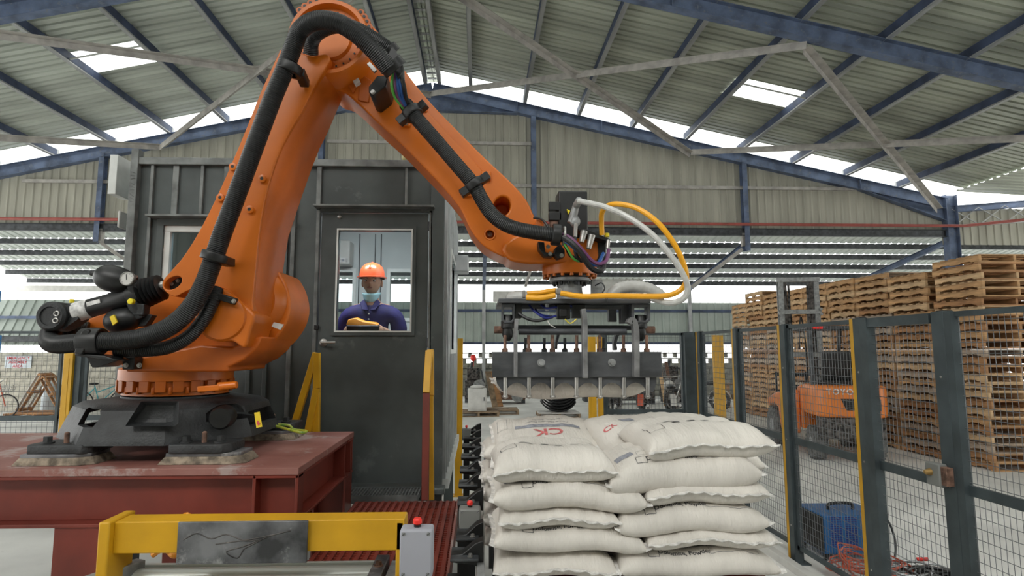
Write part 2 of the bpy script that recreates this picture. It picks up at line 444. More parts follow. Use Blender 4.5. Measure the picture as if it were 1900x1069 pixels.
# roof: corrugated sheets on both slopes, ribs running down the slope
def corr(mb, o, du, dv, lu, lv, pitch, depth, nrm, rib=0.35):
    o = Vector(o); du = Vector(du).normalized(); dv = Vector(dv).normalized(); nrm = Vector(nrm).normalized()
    n = max(1, int(round(lv / pitch))); pitch = lv / n; row = []
    for i in range(n):
        for t, h in ((0, 0), (1 - rib, 0), (1 - rib * 0.78, 1), (1 - rib * 0.22, 1)):
            row.append((i * pitch + t * pitch, h * depth))
    row.append((lv, 0))
    vs = [o + dv * a + nrm * h for a, h in row] + [o + dv * a + nrm * h + du * lu for a, h in row]
    k = len(row)
    mb.add(vs, [(i, i + 1, i + 1 + k, i + k) for i in range(k - 1)])
    return mb
ROOF_Y0 = -4.0  # roof carried on unseen behind the camera to dim the foreground
ceil = sroot('ceiling')
ceil['label'] = 'corrugated metal roof seen from below'
YS = 16.7                                       # translucent strip starts here
slope = {1: Vector((1, 0, -SL)).normalized(), -1: Vector((-1, 0, -SL)).normalized()}
LS = HALF * math.sqrt(1 + SL * SL) + 0.3
SHZ = 0.24
sky_rects = []
def roofhit(x, y):
    d = ray(x, y)
    best = None
    for s in (1, -1):
        # Z = 9.90+SHZ - SL*s*(X-AX)
        k = (9.90 + SHZ + SL * s * AX - CAMZ) / (d.z + SL * s * d.x)
        p = _C + d * k
        if (p.x - AX) * s >= 0: best = p
    return best
skl = (roofhit(150, 118), roofhit(285, 120)); skr = (roofhit(1250, 128), roofhit(1375, 150))
ADDED_SKYLIGHTS = [(-2.0, -0.8), (1.6, 3.0), (5.2, 6.6)]  # unseen skylight rows added to light the foreground from above
SKY = {-1: (skl[0].y - 0.48, skl[0].y + 0.48, -9.30, -7.62), 1: (skr[0].y - 0.30, skr[0].y + 0.62, 6.36, 8.02)}
def roof_patch(s, y0, y1, x0, x1, m, name, kind=None):
    """x0, x1: distances from the ridge along X"""
    q = math.sqrt(1 + SL * SL)
    o = Vector((AX + s * x0, y0, 9.90 + SHZ - SL * x0))
    mb = MB(); corr(mb, o, slope[s], (0, 1, 0), (x1 - x0) * q, y1 - y0, 0.2, 0.05, (SL * s, 0, 1))
    return mb.build(name, m, ceil)
for s in (1, -1):
    a, b, xa, xb = SKY[s]
    d0, d1 = sorted((abs(xa - AX), abs(xb - AX)))
    yk = ROOF_Y0
    for (e0, e1) in ADDED_SKYLIGHTS:
        roof_patch(s, yk, e0, 0.08, HALF + 0.2, M['roof'] if s > 0 else M['roof_lit'], 'roof_sheet')
        mR = M['roof'] if s > 0 else M['roof_lit']
        roof_patch(s, e0, e1, 0.08, 1.2, mR, 'roof_sheet'); roof_patch(s, e0, e1, 1.2, 6.2, M['skylight'], 'skylight')  # skylight here is added for top light, out of view
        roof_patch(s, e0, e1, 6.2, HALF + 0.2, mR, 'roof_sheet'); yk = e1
    roof_patch(s, yk, a, 0.08, HALF + 0.2, M['roof'] if s > 0 else M['roof_lit'], 'roof_sheet')
    roof_patch(s, a, b, 0.08, d0, M['roof'] if s > 0 else M['roof_lit'], 'roof_sheet')
    roof_patch(s, a, b, d1, HALF + 0.2, M['roof'] if s > 0 else M['roof_lit'], 'roof_sheet')
    roof_patch(s, b, YS, 0.08, HALF + 0.2, M['roof'] if s > 0 else M['roof_lit'], 'roof_sheet')
    roof_patch(s, a, b, d0, d1, M['skylight'], 'skylight')
    roof_patch(s, YS, YG + 0.6, 0.05, HALF + 0.2, M['skylight'], 'skylight')
# ridge cap and its perforated gap
mb = MB()
for s in (1, -1): mb.beam((AX + s * 0.12, ROOF_Y0, 10.2), (AX + s * 0.12, YG + 0.5, 10.2), 0.26, 0.01)
mb.build('ridge_cap', M['roof'], ceil)
# purlins
pxr = [-1.22] + [-0.26 + 1.66 * k for k in range(9)]
for X in pxr:
    for s in (1, -1):
        x = AX + s * (X - AX); z = ztop(x) + 0.11
        mb = MB()
        for ya, yb in ((ROOF_Y0, YG + 0.1),):
            mb.cchan((x, ya, z), (x, yb, z), 0.10, 0.22, 0.008, side=-s)
        mb.build('purlin', M['purlin'] if (s < 0 or X < 9) else M['purlin'], ceil)
        mb = MB(); mb.beam((x - s * 0.056, ROOF_Y0, z + 0.012), (x - s * 0.056, YG, z + 0.012), 0.006, 0.18)
        mb.build('purlin_web', M['purlin_blue'], ceil)
# stays next to the skylights
for s in (1, -1):
    a, b, xa, xb = SKY[s]; mb = MB()
    yy = a if s > 0 else a
    for xk in (0,):
        z = lambda X: ztop(X) + 0.05
        mb.beam((xa, a - 0.05, z(xa)), (xb, a - 0.05, z(xb)), 0.03, 0.03)
    mb.build('skylight_batten', M['alu_white'], ceil)
mb = MB()
for i in range(58): mb.box((AX, ROOF_Y0 + 0.5 + i * 0.36, 9.99), (0.26, 0.09, 0.02))
mb.build('ridge_spacers', M['purlin'], ceil, kind='stuff')

# portal frames: blue tapered rafters and columns
def portal(Y, name, label, cols=True):
    r = sroot(name)
    r['label'] = label
    for s in (1, -1):
        mb = MB()
        p0 = Vector((AX, Y, ztop(AX) - 0.17)); p1 = Vector((AX + s * HALF, Y, ztop(AX + s * HALF) - 0.17))
        mb.ibeam(p0, p1, 0.2, 0.34, 0.014)
        # apex haunch and eave haunch: web and flange deepening the beam
        q0 = Vector((AX, Y, ztop(AX) - 0.34)); 
        mb.prism([(AX, Y - 0.006, ztop(AX) - 0.30), (AX + s * 2.6, Y - 0.006, ztop(AX + s * 2.6) - 0.32), (AX + s * 2.6, Y - 0.006, ztop(AX + s * 2.6) - 0.36), (AX, Y - 0.006, ztop(AX + s * 2.6) - 0.30)], (0, 0.012, 0))
        mb.beam((AX, Y, ztop(AX + 2.6) - 0.30), (AX + s * 2.6, Y, ztop(AX + s * 2.6) - 0.35), 0.2, 0.014)
        e = AX + s * HALF
        mb.prism([(e - s * 2.6, Y - 0.006, ztop(e - s * 2.6) - 0.32), (e, Y - 0.006, ztop(e) - 0.32), (e, Y - 0.006, ztop(e) - 0.72), (e - s * 2.6, Y - 0.006, ztop(e - s * 2.6) - 0.34)], (0, 0.012, 0))
        mb.beam((e - s * 2.6, Y, ztop(e - s * 2.6) - 0.34), (e, Y, ztop(e) - 0.72), 0.2, 0.014)
        for t in (2.6, 5.2, 13.2):
            X = AX + s * t; mb.box((X, Y, ztop(X) - 0.17), (0.014, 0.2, 0.32))
        mb.build('rafter', M['blue_steel'], r)
        mb = MB()
        mb.ibeam((e + s * 0.12, Y, 0), (e + s * 0.12, Y, ztop(e) + 0.1), 0.24, 0.36, 0.016, up=Vector((1, 0, 0)))
        mb.build('column', M['blue_steel'], r)
    return r
portal(YG, 'trim_1', 'blue steel portal frame at the gable end')
portal(YN1, 'trim_2', 'blue steel portal frame crossing overhead')
portal(YN2, 'trim_3', 'blue steel portal frame nearest')
portal(-2.4, "trim_5", "blue steel portal frame behind the viewpoint")
# roof bracing: flat angles crossing between the frames
br = sroot('trim_4'); br['label'] = 'crossed grey steel angle bracing below the roof'
nodes = [AX, AX + 7.95, AX + 15.6]
def zb(X): return ztop(X) - 0.36
for s in (1, -1):
    ns = [AX + s * (n - AX) for n in nodes]
    for (ya, yb) in ((YG - 0.15, YN1 + 0.1),):
        for a, b in ((0, 1), (1, 2)):
            A = Vector((ns[a], ya, zb(ns[a]))); B = Vector((ns[b], yb, zb(ns[b])))
            C_ = Vector((ns[b], ya, zb(ns[b]))); D = Vector((ns[a], yb, zb(ns[a])))
            for P, Q, lift in ((A, B, 0.0), (C_, D, -0.05)):
                mb = MB()
                mb.beam(P + Vector((0, 0, lift)), Q + Vector((0, 0, lift)), 0.16, 0.010)
                sd, uu = frame_for(Q - P)
                mb.beam(P + Vector((0, 0, lift - 0.05)) + sd * 0.075, Q + Vector((0, 0, lift - 0.05)) + sd * 0.075, 0.010, 0.17)
                mb.build('brace', M['brace'], br)
            mid = (A + B) / 2
            MB().box(mid + Vector((0, 0, -0.02)), (0.3, 0.3, 0.03)).build('gusset', M['brace'], br)

# gable wall: ribbed cladding between the rafter and the pipe level
wb_ = sroot('wall_back'); wb_['label'] = 'grey ribbed cladding of the gable above the open bay'
ZL = 5.42
mb = MB()
pitch = 0.24; n = int(2 * HALF / pitch) + 1
row = []
for i in range(n):
    x = EX_L + i * pitch
    for t, h in ((0, 0), (0.12, 0.03), (0.24, 0.03), (0.36, 0)): row.append((x + t * pitch * 1.0, h))
vs = []
for x, h in row: vs.append((x, YG + 0.14 - h, ZL))
for x, h in row: vs.append((x, YG + 0.14 - h, max(ZL + 0.05, ztop(x) - 0.18)))
k = len(row); mb.add(vs, [(i, i + 1, i + 1 + k, i + k) for i in range(k - 1)])
mb.build('cladding', M['clad'], wb_)
for xw in (596, 990, 1378, 192):
    X = U(xw, 300, YG).x
    mb = MB(); mb.ibeam((X, YG + 0.0, 4.75 if xw > 900 else 4.9), (X, YG + 0.0, ztop(X) - 0.2), 0.15, 0.2, 0.012, up=Vector((0, 1, 0)))
    mb.build('wind_post', M['blue_steel'], wb_)
g_y = U(1100, 345, YG).z
for z, xa, xb in ((g_y, -1.0, 12.0), (U(700, 262, YG).z, -4.6, 1.6), (g_y, -13.5, -5.0)):
    MB().cchan((xa, YG + 0.06, z), (xb, YG + 0.06, z), 0.05, 0.10, 0.006).build('girt', M['brace'], wb_)
MB().ibeam((EX_L, YG, 5.33), (EX_R, YG, 5.33), 0.14, 0.22, 0.012).build('bottom_girt', M['dark_metal2'], wb_)
mb = MB()
for xw in (1380, 186):
    X = U(xw, 440, YG).x; s = 1 if xw > 900 else -1
    mb.beam((X, YG + 0.05, 5.3), (X, YG + 0.05, 4.9), 0.1, 0.14)
mb.build('stub', M['brace'], wb_)
a = U(1380, 458, YG); b = U(1283, 535, YG + 5.0)
mb = MB(); mb.beam(U(1378, 462, YG + 0.1), U(1283, 533, YG + 0.9), 0.12, 0.09); mb.build('knee_brace', M['brace'], wb_)
mb = MB(); mb.beam(U(186, 450, YG + 0.1), U(246, 492, YG + 0.5), 0.12, 0.09); mb.build('knee_brace', M['brace'], wb_)
mb = MB(); mb.beam(U(988, 490, YG + 0.3), U(975, 532, YG + 0.3), 0.08, 0.08); mb.build('knee_brace', M['brace'], wb_)
# fire main
mb = MB(); mb.tube([(EX_L - 2, YG - 0.26, 5.52), (EX_R + 0.3, YG - 0.26, 5.52), (EX_R + 5, YG - 2.4, 5.75)], 0.045, n=10)
pp = mb.build('water_pipe', M['red_pipe'], smooth=True); tag(pp, 'long red water pipe running across the gable under the grey cladding', 'pipe')

# lean-to bay beyond the gable
lt = sroot('ceiling.001'); lt['label'] = 'low lean-to roof beyond the gable, light showing at its laps'
LZ = lambda Y: 5.28 - 0.185 * (Y - 17.4)
for kx in range(5):
    y0 = 17.45 + kx * 1.02
    mb = MB()
    corr(mb, (-17, y0, LZ(y0) + 0.1), (0, 1, -0.185), (1, 0, 0), 0.86, 44, 0.25, 0.04, (0, 0.185, 1))
    mb.build('roof_sheet', M['leanto'], lt)
    mb = MB()
    for i in range(176): mb.box((-17 + 0.25 * i + 0.06, y0 + 0.93, LZ(y0 + 0.93) + 0.1), (0.185, 0.22, 0.01))
    mb.build('sheet_laps', M['dark_metal2'], lt, kind='stuff')
    mb = MB(); mb.cchan((-17, y0 + 0.86, LZ(y0 + 0.86)), (27, y0 + 0.86, LZ(y0 + 0.86)), 0.07, 0.15, 0.008)
    mb.build('purlin', M['dark_metal2'], lt)
for X in (0.2, 8.26, 14.4):
    mb = MB(); mb.ibeam((X, 17.3, 5.05), (X, 22.6, 4.12), 0.12, 0.16, 0.01); mb.build('rafter', M['blue_steel'], lt)
YB = 22.6
bw = sroot('wall_far'); bw['label'] = 'far low wall with cladding strip and pierced blocks'
for i, X in enumerate((-13.2, -8.2, 0.2, 8.26, 14.4)):
    MB().beam((X, YB - 0.12, 0), (X, YB - 0.12, 4.2), 0.13, 0.13).build('column', M['purlin'], bw)
mb = MB()
z0, z1 = U(1000, 638, YB).z, U(1000, 561, YB).z
corr(mb, (-17, YB + 0.05, z0), (0, 0, 1), (1, 0, 0), z1 - z0, 36, 0.3, 0.04, (0, -1, 0))
mb.build('cladding', M['clad_far'], bw)
MB().box((1, YB - 0.04, U(1000, 577, YB).z), (36, 0.06, 0.10)).build('girt', M['purlin_blue'], bw)
MB().box((1, YB - 0.04, U(1000, 637, YB).z), (36, 0.06, 0.08)).build('girt', M['purlin_blue'], bw)
zt = U(1000, 654, YB).z
# blocks seen behind the gripper and the fence
bl = MB().box((0, 0, 0), (0.385, 0.14, 0.185)).build('block', M['block_dark'], bw, bevel=0)
first = True
bme = bl.data
rows = 8; bh = zt / rows
pend = MB()
for r_ in range(rows):
    for c_ in range(30):
        X = -0.8 + 0.4 * c_ + (0.2 if r_ % 2 else 0); z = bh * (r_ + 0.5)
        if r_ >= 6:
            pend.box((X - 0.13, YB + 0.05, z), (0.13, 0.14, bh * 0.96)); pend.box((X, YB + 0.05, z + bh * 0.36), (0.39, 0.14, bh * 0.22))
            continue
        if first: bl.location = (X, YB + 0.05, z); first = False
        else:
            o = bpy.data.objects.new('block', bme); COL.objects.link(o); o.parent = bw; o.location = (X, YB + 0.05 + random.uniform(-.01, .01), z)
pend.build('pierced_blocks', M['block_dark'], bw, kind='stuff')
MB().bb((-1.0, YB + 0.14, 0), (11.4, YB + 0.18, bh * 6)).build('backing', M['block_dark'], bw)
MB().bb((11.4, YB - 0.02, 0), (18, YB + 0.14, zt)).build('render_panel', M['block_dark'], bw)
# pale boards standing in the far opening
for (xa, ya, xb, yb) in ((915, 541, 1004, 560), (1098, 516, 1191, 560), (0, 531, 232, 540)):
    A = U(xa, yb, YB - 0.4); B = U(xb, ya, YB - 0.3)
    MB().bb(A, B).build('board', M['white'], bw)

# cream block wall at the left
wl = sroot('wall_left'); wl['label'] = 'cream block wall behind the bicycles'
YW = 17.6
zt2 = U(100, 654, YW).z
rows = 9; bh = zt2 / rows
bm0 = None
for r_ in range(rows):
    for c_ in range(15):
        X = -15.1 + 0.4 * c_ + (0.2 if r_ % 2 else 0)
        loc = (X, YW + 0.07 + random.uniform(-.008, .008), bh * (r_ + 0.5))
        if bm0 is None:
            o = MB().box((0, 0, 0), (0.392, 0.14, bh * 0.955)).build('block', M['block'], wl); bm0 = o.data
        else:
            o = bpy.data.objects.new('block', bm0); COL.objects.link(o); o.parent = wl
        o.location = loc
MB().bb((-15.3, YW + 0.14, 0), (-9, YW + 0.17, zt2 - 0.02)).build('backing', M['block'], wl)
MB().bb((-9.1, YW, 0), (-1.5, YW + 0.15, zt2)).build('render_panel', M['block'], wl)
# hanging translucent-grey cladding above it, tilted panels
mb = MB()
A = U(0, 640, YW + 1.5); B = U(0, 563, YW + 2.2)
corr(mb, (-18, A.y, A.z), (0, 0.7, B.z - A.z), (1, 0, 0), (B - A).length, 12, 0.3, 0.04, (0, -1, 0))
mb.build('cladding', M['clad_far'], wl)
MB().box((-12, A.y + 0.3, U(0, 589, YW + 1.9).z), (12, 0.05, 0.09)).build('girt', M['blue_steel'], wl)
MB().box((-12, A.y - 0.1, U(0, 629, YW + 1.4).z), (12, 0.08, 0.17)).build('girt', M['dark_metal2'], wl)
MB().box((-9.0, 20, 4.15), (0.4, 0.2, 0.9)).build('post', M['alu_white'], wl)

# right annex: low truss bay past the eave
an = sroot('wall_right'); an['label'] = 'annex bay past the right hand columns'
mb = MB(); corr(mb, (EX_R + 0.05, ROOF_Y0 + 2, 6.56), (1, 0, -0.05), (0, 1, 0), 14, 18.8, 0.25, 0.04, (0.1, 0, 1)); mb.build('roof_sheet', M['roof'], an)
for Y in (YG, YN1):
    mb = MB()
    A = Vector((EX_R + 0.2, Y, 5.55)); B = Vector((EX_R + 7, Y, 6.1)); D = Vector((0, 0, 0.55))
    mb.ibeam(A + D, B + D, 0.12, 0.2, 0.01)
    mb.build('truss_beam', M['blue_steel'], an)
    mb = MB(); mb.beam(A, B, 0.06, 0.06)
    for i in range(8):
        p = A.lerp(B, i / 8); q = A.lerp(B, (i + 1) / 8)
        mb.beam(p, q + D, 0.025, 0.025); mb.beam(p + D, q, 0.025, 0.025)
    mb.build('truss_lattice', M['purlin'], an)
mb = MB(); corr(mb, (EX_R - 0.1, YG + 0.1, 5.0), (0, 0, 1), (1, 0, 0), 1.15, 12, 0.25, 0.03, (0, -1, 0)); mb.build('cladding', M['clad'], an)

# unseen wall added behind the viewpoint to cut frontal daylight, open at the left
wf = sroot('wall_added_front'); wf['label'] = 'unseen cladding wall added behind the viewpoint to cut frontal daylight'
mb = MB(); corr(mb, (-9, ROOF_Y0, 0), (0, 0, 1), (1, 0, 0), 6.0, EX_R + 9, 0.3, 0.03, (0, 1, 0)); mb.build('cladding', M['clad'], wf)
mb = MB(); corr(mb, (EX_L, ROOF_Y0, 4.2), (0, 0, 1), (1, 0, 0), 2.2, -9 - EX_L, 0.3, 0.03, (0, 1, 0)); mb.build('cladding', M['clad'], wf)
# ============================================================ RED PLINTH
TZ = 1.19
tp = thing('steel_plinth', 'large oxide red welded steel plinth carrying the orange robot', 'plinth', (-2.2, 3.5, 0))
TXR, TXL, TY0, TY1 = -0.86, -3.6, 2.90, 4.15
MB().bb((TXL, TY0, TZ - 0.035), (TXR, TY1, TZ)).build('top_plate', M['red_top'], tp, bevel=0.003)
def plinth_beam(p0, p1, h=0.235):
    return MB().ibeam(p0, p1, 0.16, h, 0.016).build('beam', M['red_steel'], tp, bevel=0.002, segs=1)
zc = TZ - 0.035 - 0.118
plinth_beam((TXL, TY0 + 0.085, zc), (TXR, TY0 + 0.085, zc))
plinth_beam((TXL, TY1 - 0.085, zc), (TXR, TY1 - 0.085, zc))
plinth_beam((TXR - 0.085, TY0 + 0.17, zc), (TXR - 0.085, TY1 - 0.17, zc))
plinth_beam((-2.9, TY0 + 0.17, zc), (-2.9, TY1 - 0.17, zc))
for x in (TXR - 0.008, TXR - 0.21):
    MB().bb((x - 0.008, TY0 + 0.005, TZ - 0.27), (x + 0.008, TY0 + 0.085, TZ - 0.036)).build('stiffener', M['red_steel'], tp, bevel=0.003)
for y in (TY1 - 0.012, TY1 - 0.23):
    MB().bb((TXR - 0.085, y - 0.008, TZ - 0.27), (TXR - 0.005, y + 0.008, TZ - 0.036)).build('stiffener', M['red_steel'], tp, bevel=0.003)
for (x, y) in ((TXR - 0.11, TY0 + 0.11), (TXR - 0.11, TY1 - 0.11)):
    MB().ibeam((x, y, 0.01), (x, y, TZ - 0.27), 0.2, 0.21, 0.014, up=Vector((1, 0, 0))).build('leg', M['red_steel'], tp, bevel=0.002, segs=1)
A = U(125, 1000, 3.0); B = U(205, 1000, 3.0)
for y in (TY0 + 0.13, TY1 - 0.13):
    MB().ibeam(((A.x + B.x) / 2, y, 0.01), ((A.x + B.x) / 2, y, TZ - 0.27), 0.22, 0.23, 0.014, up=Vector((0, 1, 0))).build('leg', M['red_steel'], tp, bevel=0.002, segs=1)
MB().beam((-2.55, TY1 - 0.1, 0.95), (-1.0, TY1 - 0.1, 0.60), 0.08, 0.10).build('cross_brace', M['red_steel'], tp)
# grout pads with steel shims
def pad(cx, cy, wx, wy):
    z0 = TZ - 0.0005
    mb = MB()
    o = [(-1, -1), (0.6, -1), (1, -0.6), (1, 1), (-0.7, 1), (-1, 0.6)]
    a = [Vector((cx + x * wx, cy + y * wy, z0)) for x, y in o]; b = [Vector((cx + x * wx * 0.86, cy + y * wy * 0.86, z0 + 0.038)) for x, y in o]
    n = len(o); mb.add(a + b, [tuple(range(n - 1, -1, -1)), tuple(range(n, 2 * n))] + [(i, (i + 1) % n, (i + 1) % n + n, i + n) for i in range(n)])
    p = mb.build('grout_pad', M['grout'], tp, bevel=0.006)
    mb = MB(); c = [Vector((cx + x * wx * 0.84, cy + y * wy * 0.84, z0 + 0.036)) for x, y in o]
    mb.prism(c, (0, 0, 0.018)); mb.build('shim_plate', M['plate'], p, bevel=0.002)
BX = U(327, 700, 3.5).x; BY = 3.52
for dx, dy, wx, wy in ((-0.31, -0.44, 0.19, 0.11), (0.40, -0.43, 0.21, 0.11), (0.44, 0.36, 0.17, 0.13), (-0.44, 0.42, 0.17, 0.12)):
    pad(BX + dx, BY + dy, wx, wy)
# green-yellow earth cable looped on the plinth
mb = MB(); c = U(505, 788, 3.75)
mb.tube(cat([c, c + Vector((0.10, 0, -0.005)), U(545, 797, 3.75), U(568, 800, 3.72), U(560, 803, 3.62), U(535, 797, 3.65), c + Vector((0.03, -0.05, 0))], 6), 0.008, n=8)
tag(mb.build('earth_cable', M['ground_cable'], smooth=True), 'green and yellow earth cable looped on the red plinth beside the robot base', 'cable')

# ============================================================ ROBOT
rob = thing('industrial_robot', 'large orange palletising robot arm with black hoses on a charcoal base', 'robot', (BX, BY, TZ + 0.05))
# --- charcoal base frame: hollow casting with windows
z0 = TZ + 0.09; zt_ = U(327, 737, BY - 0.45).z + 0.0
mb = MB(); rings = []
def sqring(h, z, p=0.14, cx=BX, cy=BY, ky=1.0):
    pts = []
    c = h * p * 2.2
    for sx, sy in ((1, -1), (1, 1), (-1, 1), (-1, -1)):
        a = Vector((cx + sx * h, cy + sy * (h * ky - c), z)); b = Vector((cx + sx * (h - c), cy + sy * h * ky, z))
        pts += ([b, a] if (sx, sy) in ((1, -1), (-1, 1)) else [a, b])
    return pts
prof = [(0.525, z0), (0.515, z0 + 0.035), (0.465, z0 + 0.165), (0.42, z0 + 0.192), (0.31, z0 + 0.205)]
vs = []
for h, z in prof: vs += sqring(h, z, 0.27)
fs = [(i * 8 + j, i * 8 + (j + 1) % 8, (i + 1) * 8 + (j + 1) % 8, (i + 1) * 8 + j) for i in range(len(prof) - 1) for j in range(8)]
fs += [tuple(range(7, -1, -1)), tuple(range(32, 40))]
mb.add(vs, fs)
base = mb.build('base_frame', M['black_cast'], rob, bevel=0.018, segs=3)
# hollow it and open the windows
def cutter(mbx):
    o = mbx.build('cutter', M['black'], None); o.location = (0, 0, 0)
    return o
vs = []
pin = [(0.485, z0 - 0.2), (0.485, z0 + 0.02), (0.44, z0 + 0.145), (0.26, z0 + 0.17)]
mbc = MB()
for h, z in pin: vs += sqring(h, z, 0.27)
fs = [(i * 8 + j, i * 8 + (j + 1) % 8, (i + 1) * 8 + (j + 1) % 8, (i + 1) * 8 + j) for i in range(len(pin) - 1) for j in range(8)]
fs += [tuple(range(7, -1, -1)), tuple(range(24, 32))]
mbc.add(vs, fs)
md = base.modifiers[0]; base.modifiers.remove(md)
cut(base, cutter(mbc))
F0 = BY - 0.48
def window(pts, y0, y1): 
    m_ = MB(); m_.prism([(U(x, y, F0 + 0.08).x, y0, U(x, y, F0 + 0.08).z) for x, y in pts], (0, y1 - y0, 0)); return m_
cut(base, cutter(window([(146, 788), (160, 757), (200, 758), (204, 772), (194, 789)], BY - 0.7, BY - 0.2)))
cut(base, cutter(window([(375, 785), (372, 770), (385, 756), (452, 753), (457, 772), (450, 782), (400, 787)], BY - 0.7, BY - 0.2)))
for sx in (-1, 1):
    m_ = MB(); m_.box((BX + sx * 0.5, BY, z0 + 0.09), (0.3, 0.4, 0.08)); cut(base, cutter(m_))
    m_ = MB(); m_.box((BX + sx * 0.22, BY + 0.5, z0 + 0.09), (0.26, 0.3, 0.08)); cut(base, cutter(m_))
md = base.modifiers.new('bevel', 'BEVEL'); md.width = 0.007; md.segments = 2; md.limit_method = 'ANGLE'; md.angle_limit = math.radians(28)
base.data.polygons.foreach_set('use_smooth', [True] * len(base.data.polygons)); base.data.set_sharp_from_angle(angle=math.radians(60))
# recessed centre pocket of the casting (a proud rim with a dished plate)
mb = MB()
o1 = pxo([(252, 786), (232, 790), (262, 748), (330, 742), (330, 752), (332, 785), (325, 790)], F0 - 0.03)
q = [U(x, y, F0 - 0.06) for x, y in ((232, 791), (262, 745), (332, 745), (331, 786), (324, 791))]
qi = [U(x, y, F0 + 0.0) for x, y in ((248, 783), (272, 752), (322, 752), (322, 780), (318, 783))]
mb.add(q + qi, [(0, 1, 6, 5), (1, 2, 7, 6), (2, 3, 8, 7), (3, 4, 9, 8), (4, 0, 5, 9), (5, 6, 7, 8, 9)])
mb.build('pocket', M['black_cast'], rob, bevel=0.004)
# feet flanges with bolts
for dx, dy in ((-0.30, -0.44), (0.38, -0.44), (0.44, 0.38), (-0.44, 0.42)):
    c = Vector((BX + dx, BY + dy, TZ + 0.052))
    mb = MB(); mb.prism([c + Vector((x, y, 0)) for x, y in ((-0.14, -0.09), (0.12, -0.09), (0.15, -0.05), (0.15, 0.12), (-0.15, 0.12), (-0.16, -0.05))], (0, 0, 0.045))
    ft = mb.build('foot', M['black_cast'], rob, bevel=0.006)
    for bx_, mm in ((-0.085, 'black_cast'), (0.0, 'rust'), (0.085, 'black_cast')):
        b = MB(); 
        if mm == 'rust': b.lathe(c + Vector((bx_, -0.02, 0.045)), (0, 0, 1), [(0.012, 0), (0.012, 0.05), (0.006, 0.055)], n=12)
        else: hexbolt(b, c + Vector((bx_, -0.03, 0.045)), (0, 0, 1), 0.021, 0.034)
        b.build('bolt', M[mm], ft, smooth=30)
mb = MB(); a = [U(x, y, F0 - 0.02) for x, y in ((472, 766), (482, 764), (487, 792), (476, 794))]
mb.prism(a, (0, -0.003, 0)); mb.build('warning_label', M['label_yellow'], rob)
mb = MB(); mb.prism([U(x, y, F0 - 0.025) for x, y in ((478, 780), (483, 786), (479, 790), (476, 785))], (0, -0.002, 0)); mb.build('label_mark', M['sign_red'], rob)
# inner spindle seen through the windows and below the column
mb = MB(); mb.lathe((BX, BY, z0 - 0.02), (0, 0, 1), [(0.2, 0), (0.2, 0.13), (0.28, 0.19), (0.28, 0.235)], n=32); mb.build('spindle', M['black_cast'], rob, smooth=30)
mb = MB(); c = U(418, 772, BY - 0.3); mb.lathe(c, (0.2, -1, 0), [(0.06, 0), (0.06, 0.1), (0.05, 0.12)], n=20); mb.build('motor_cap', M['black'], rob, smooth=30)

# --- rotating column with castellated skirt
R0 = 0.30; zc0 = z0 + 0.222; zc1 = U(327, 684, BY - 0.3).z
mb = MB(); mb.lathe((BX, BY, zc0), (0, 0, 1), [(R0 * 0.93, 0), (R0 * 0.93, 0.075), (R0, 0.08), (R0, zc1 - zc0 - 0.008), (R0 - 0.01, zc1 - zc0)], n=56)
col_ = mb.build('rotating_column', M['orange'], rob, smooth=30)
mb = MB()
for i in range(22):
    a = 2 * math.pi * i / 22 + 0.05; u = Vector((math.cos(a), math.sin(a), 0)); t = Vector((-u.y, u.x, 0))
    c = Vector((BX, BY, zc0 + 0.052)) + u * (R0 - 0.008)
    mb.beam(c - t * 0.026, c + t * 0.026, 0.026, 0.062, up=(0, 0, 1))
    mb.lathe(c - u * 0.006 + t * 0.045 - Vector((0, 0, 0.033)), (0, 0, 1), [(0.012, -0.008), (0.012, 0.03)], n=8)
mb.build('castellation', M['orange_shade'], col_, bevel=0.003, segs=1)
# drive pinion housing at the right of the column
a = U(383, 722, BY - 0.32); b = U(430, 715, BY - 0.25)
mb = MB(); mb.beam(U(370, 722, BY - 0.33), U(410, 719, BY - 0.33), 0.05, 0.03); mb.cyl(U(405, 718, BY - 0.33), U(440, 714, BY - 0.33), 0.024, 0.019, n=16)
mb.build('lock_lever', M['orange'], rob, bevel=0.004)

# --- carousel: rear arm and turret body
YA, YBk = 3.42, 3.82
mb = MB()
out = pxo(cat([Vector((x, y, 0)) for x, y in ((96, 616), (118, 605), (155, 594), (193, 578), (240, 558), (285, 541), (330, 528), (380, 516), (440, 508), (505, 500), (524, 515), (536, 545), (538, 575), (528, 606), (503, 638), (470, 660), (430, 678), (400, 684), (240, 684), (224, 672), (206, 662), (160, 650), (120, 640))], 3, closed=True) and [(p.x, p.y) for p in cat([Vector((x, y, 0)) for x, y in ((96, 616), (118, 605), (155, 594), (193, 578), (240, 558), (285, 541), (330, 528), (380, 516), (440, 508), (505, 500), (524, 515), (536, 545), (538, 575), (528, 606), (503, 638), (470, 660), (430, 678), (400, 684), (240, 684), (224, 672), (206, 662), (160, 650), (120, 640))], 3, closed=True)], YA)
mb.prism(out, (0, YBk - YA, 0))
car = mb.build('carousel', M['orange_side'], rob, bevel=0.035, segs=4, angle=50)
# lower turret bulge that carries on down into the column
mb = MB(); 
out = pxo([(232, 668), (300, 655), (372, 640), (430, 645), (466, 625), (486, 624), (476, 648), (452, 668), (424, 681), (424, 690), (232, 690)], 3.2)
mb.prism(out, (0, 0.55, 0)); mb.build('turret_body', M['orange_shade'], rob, bevel=0.03, segs=4, angle=25)
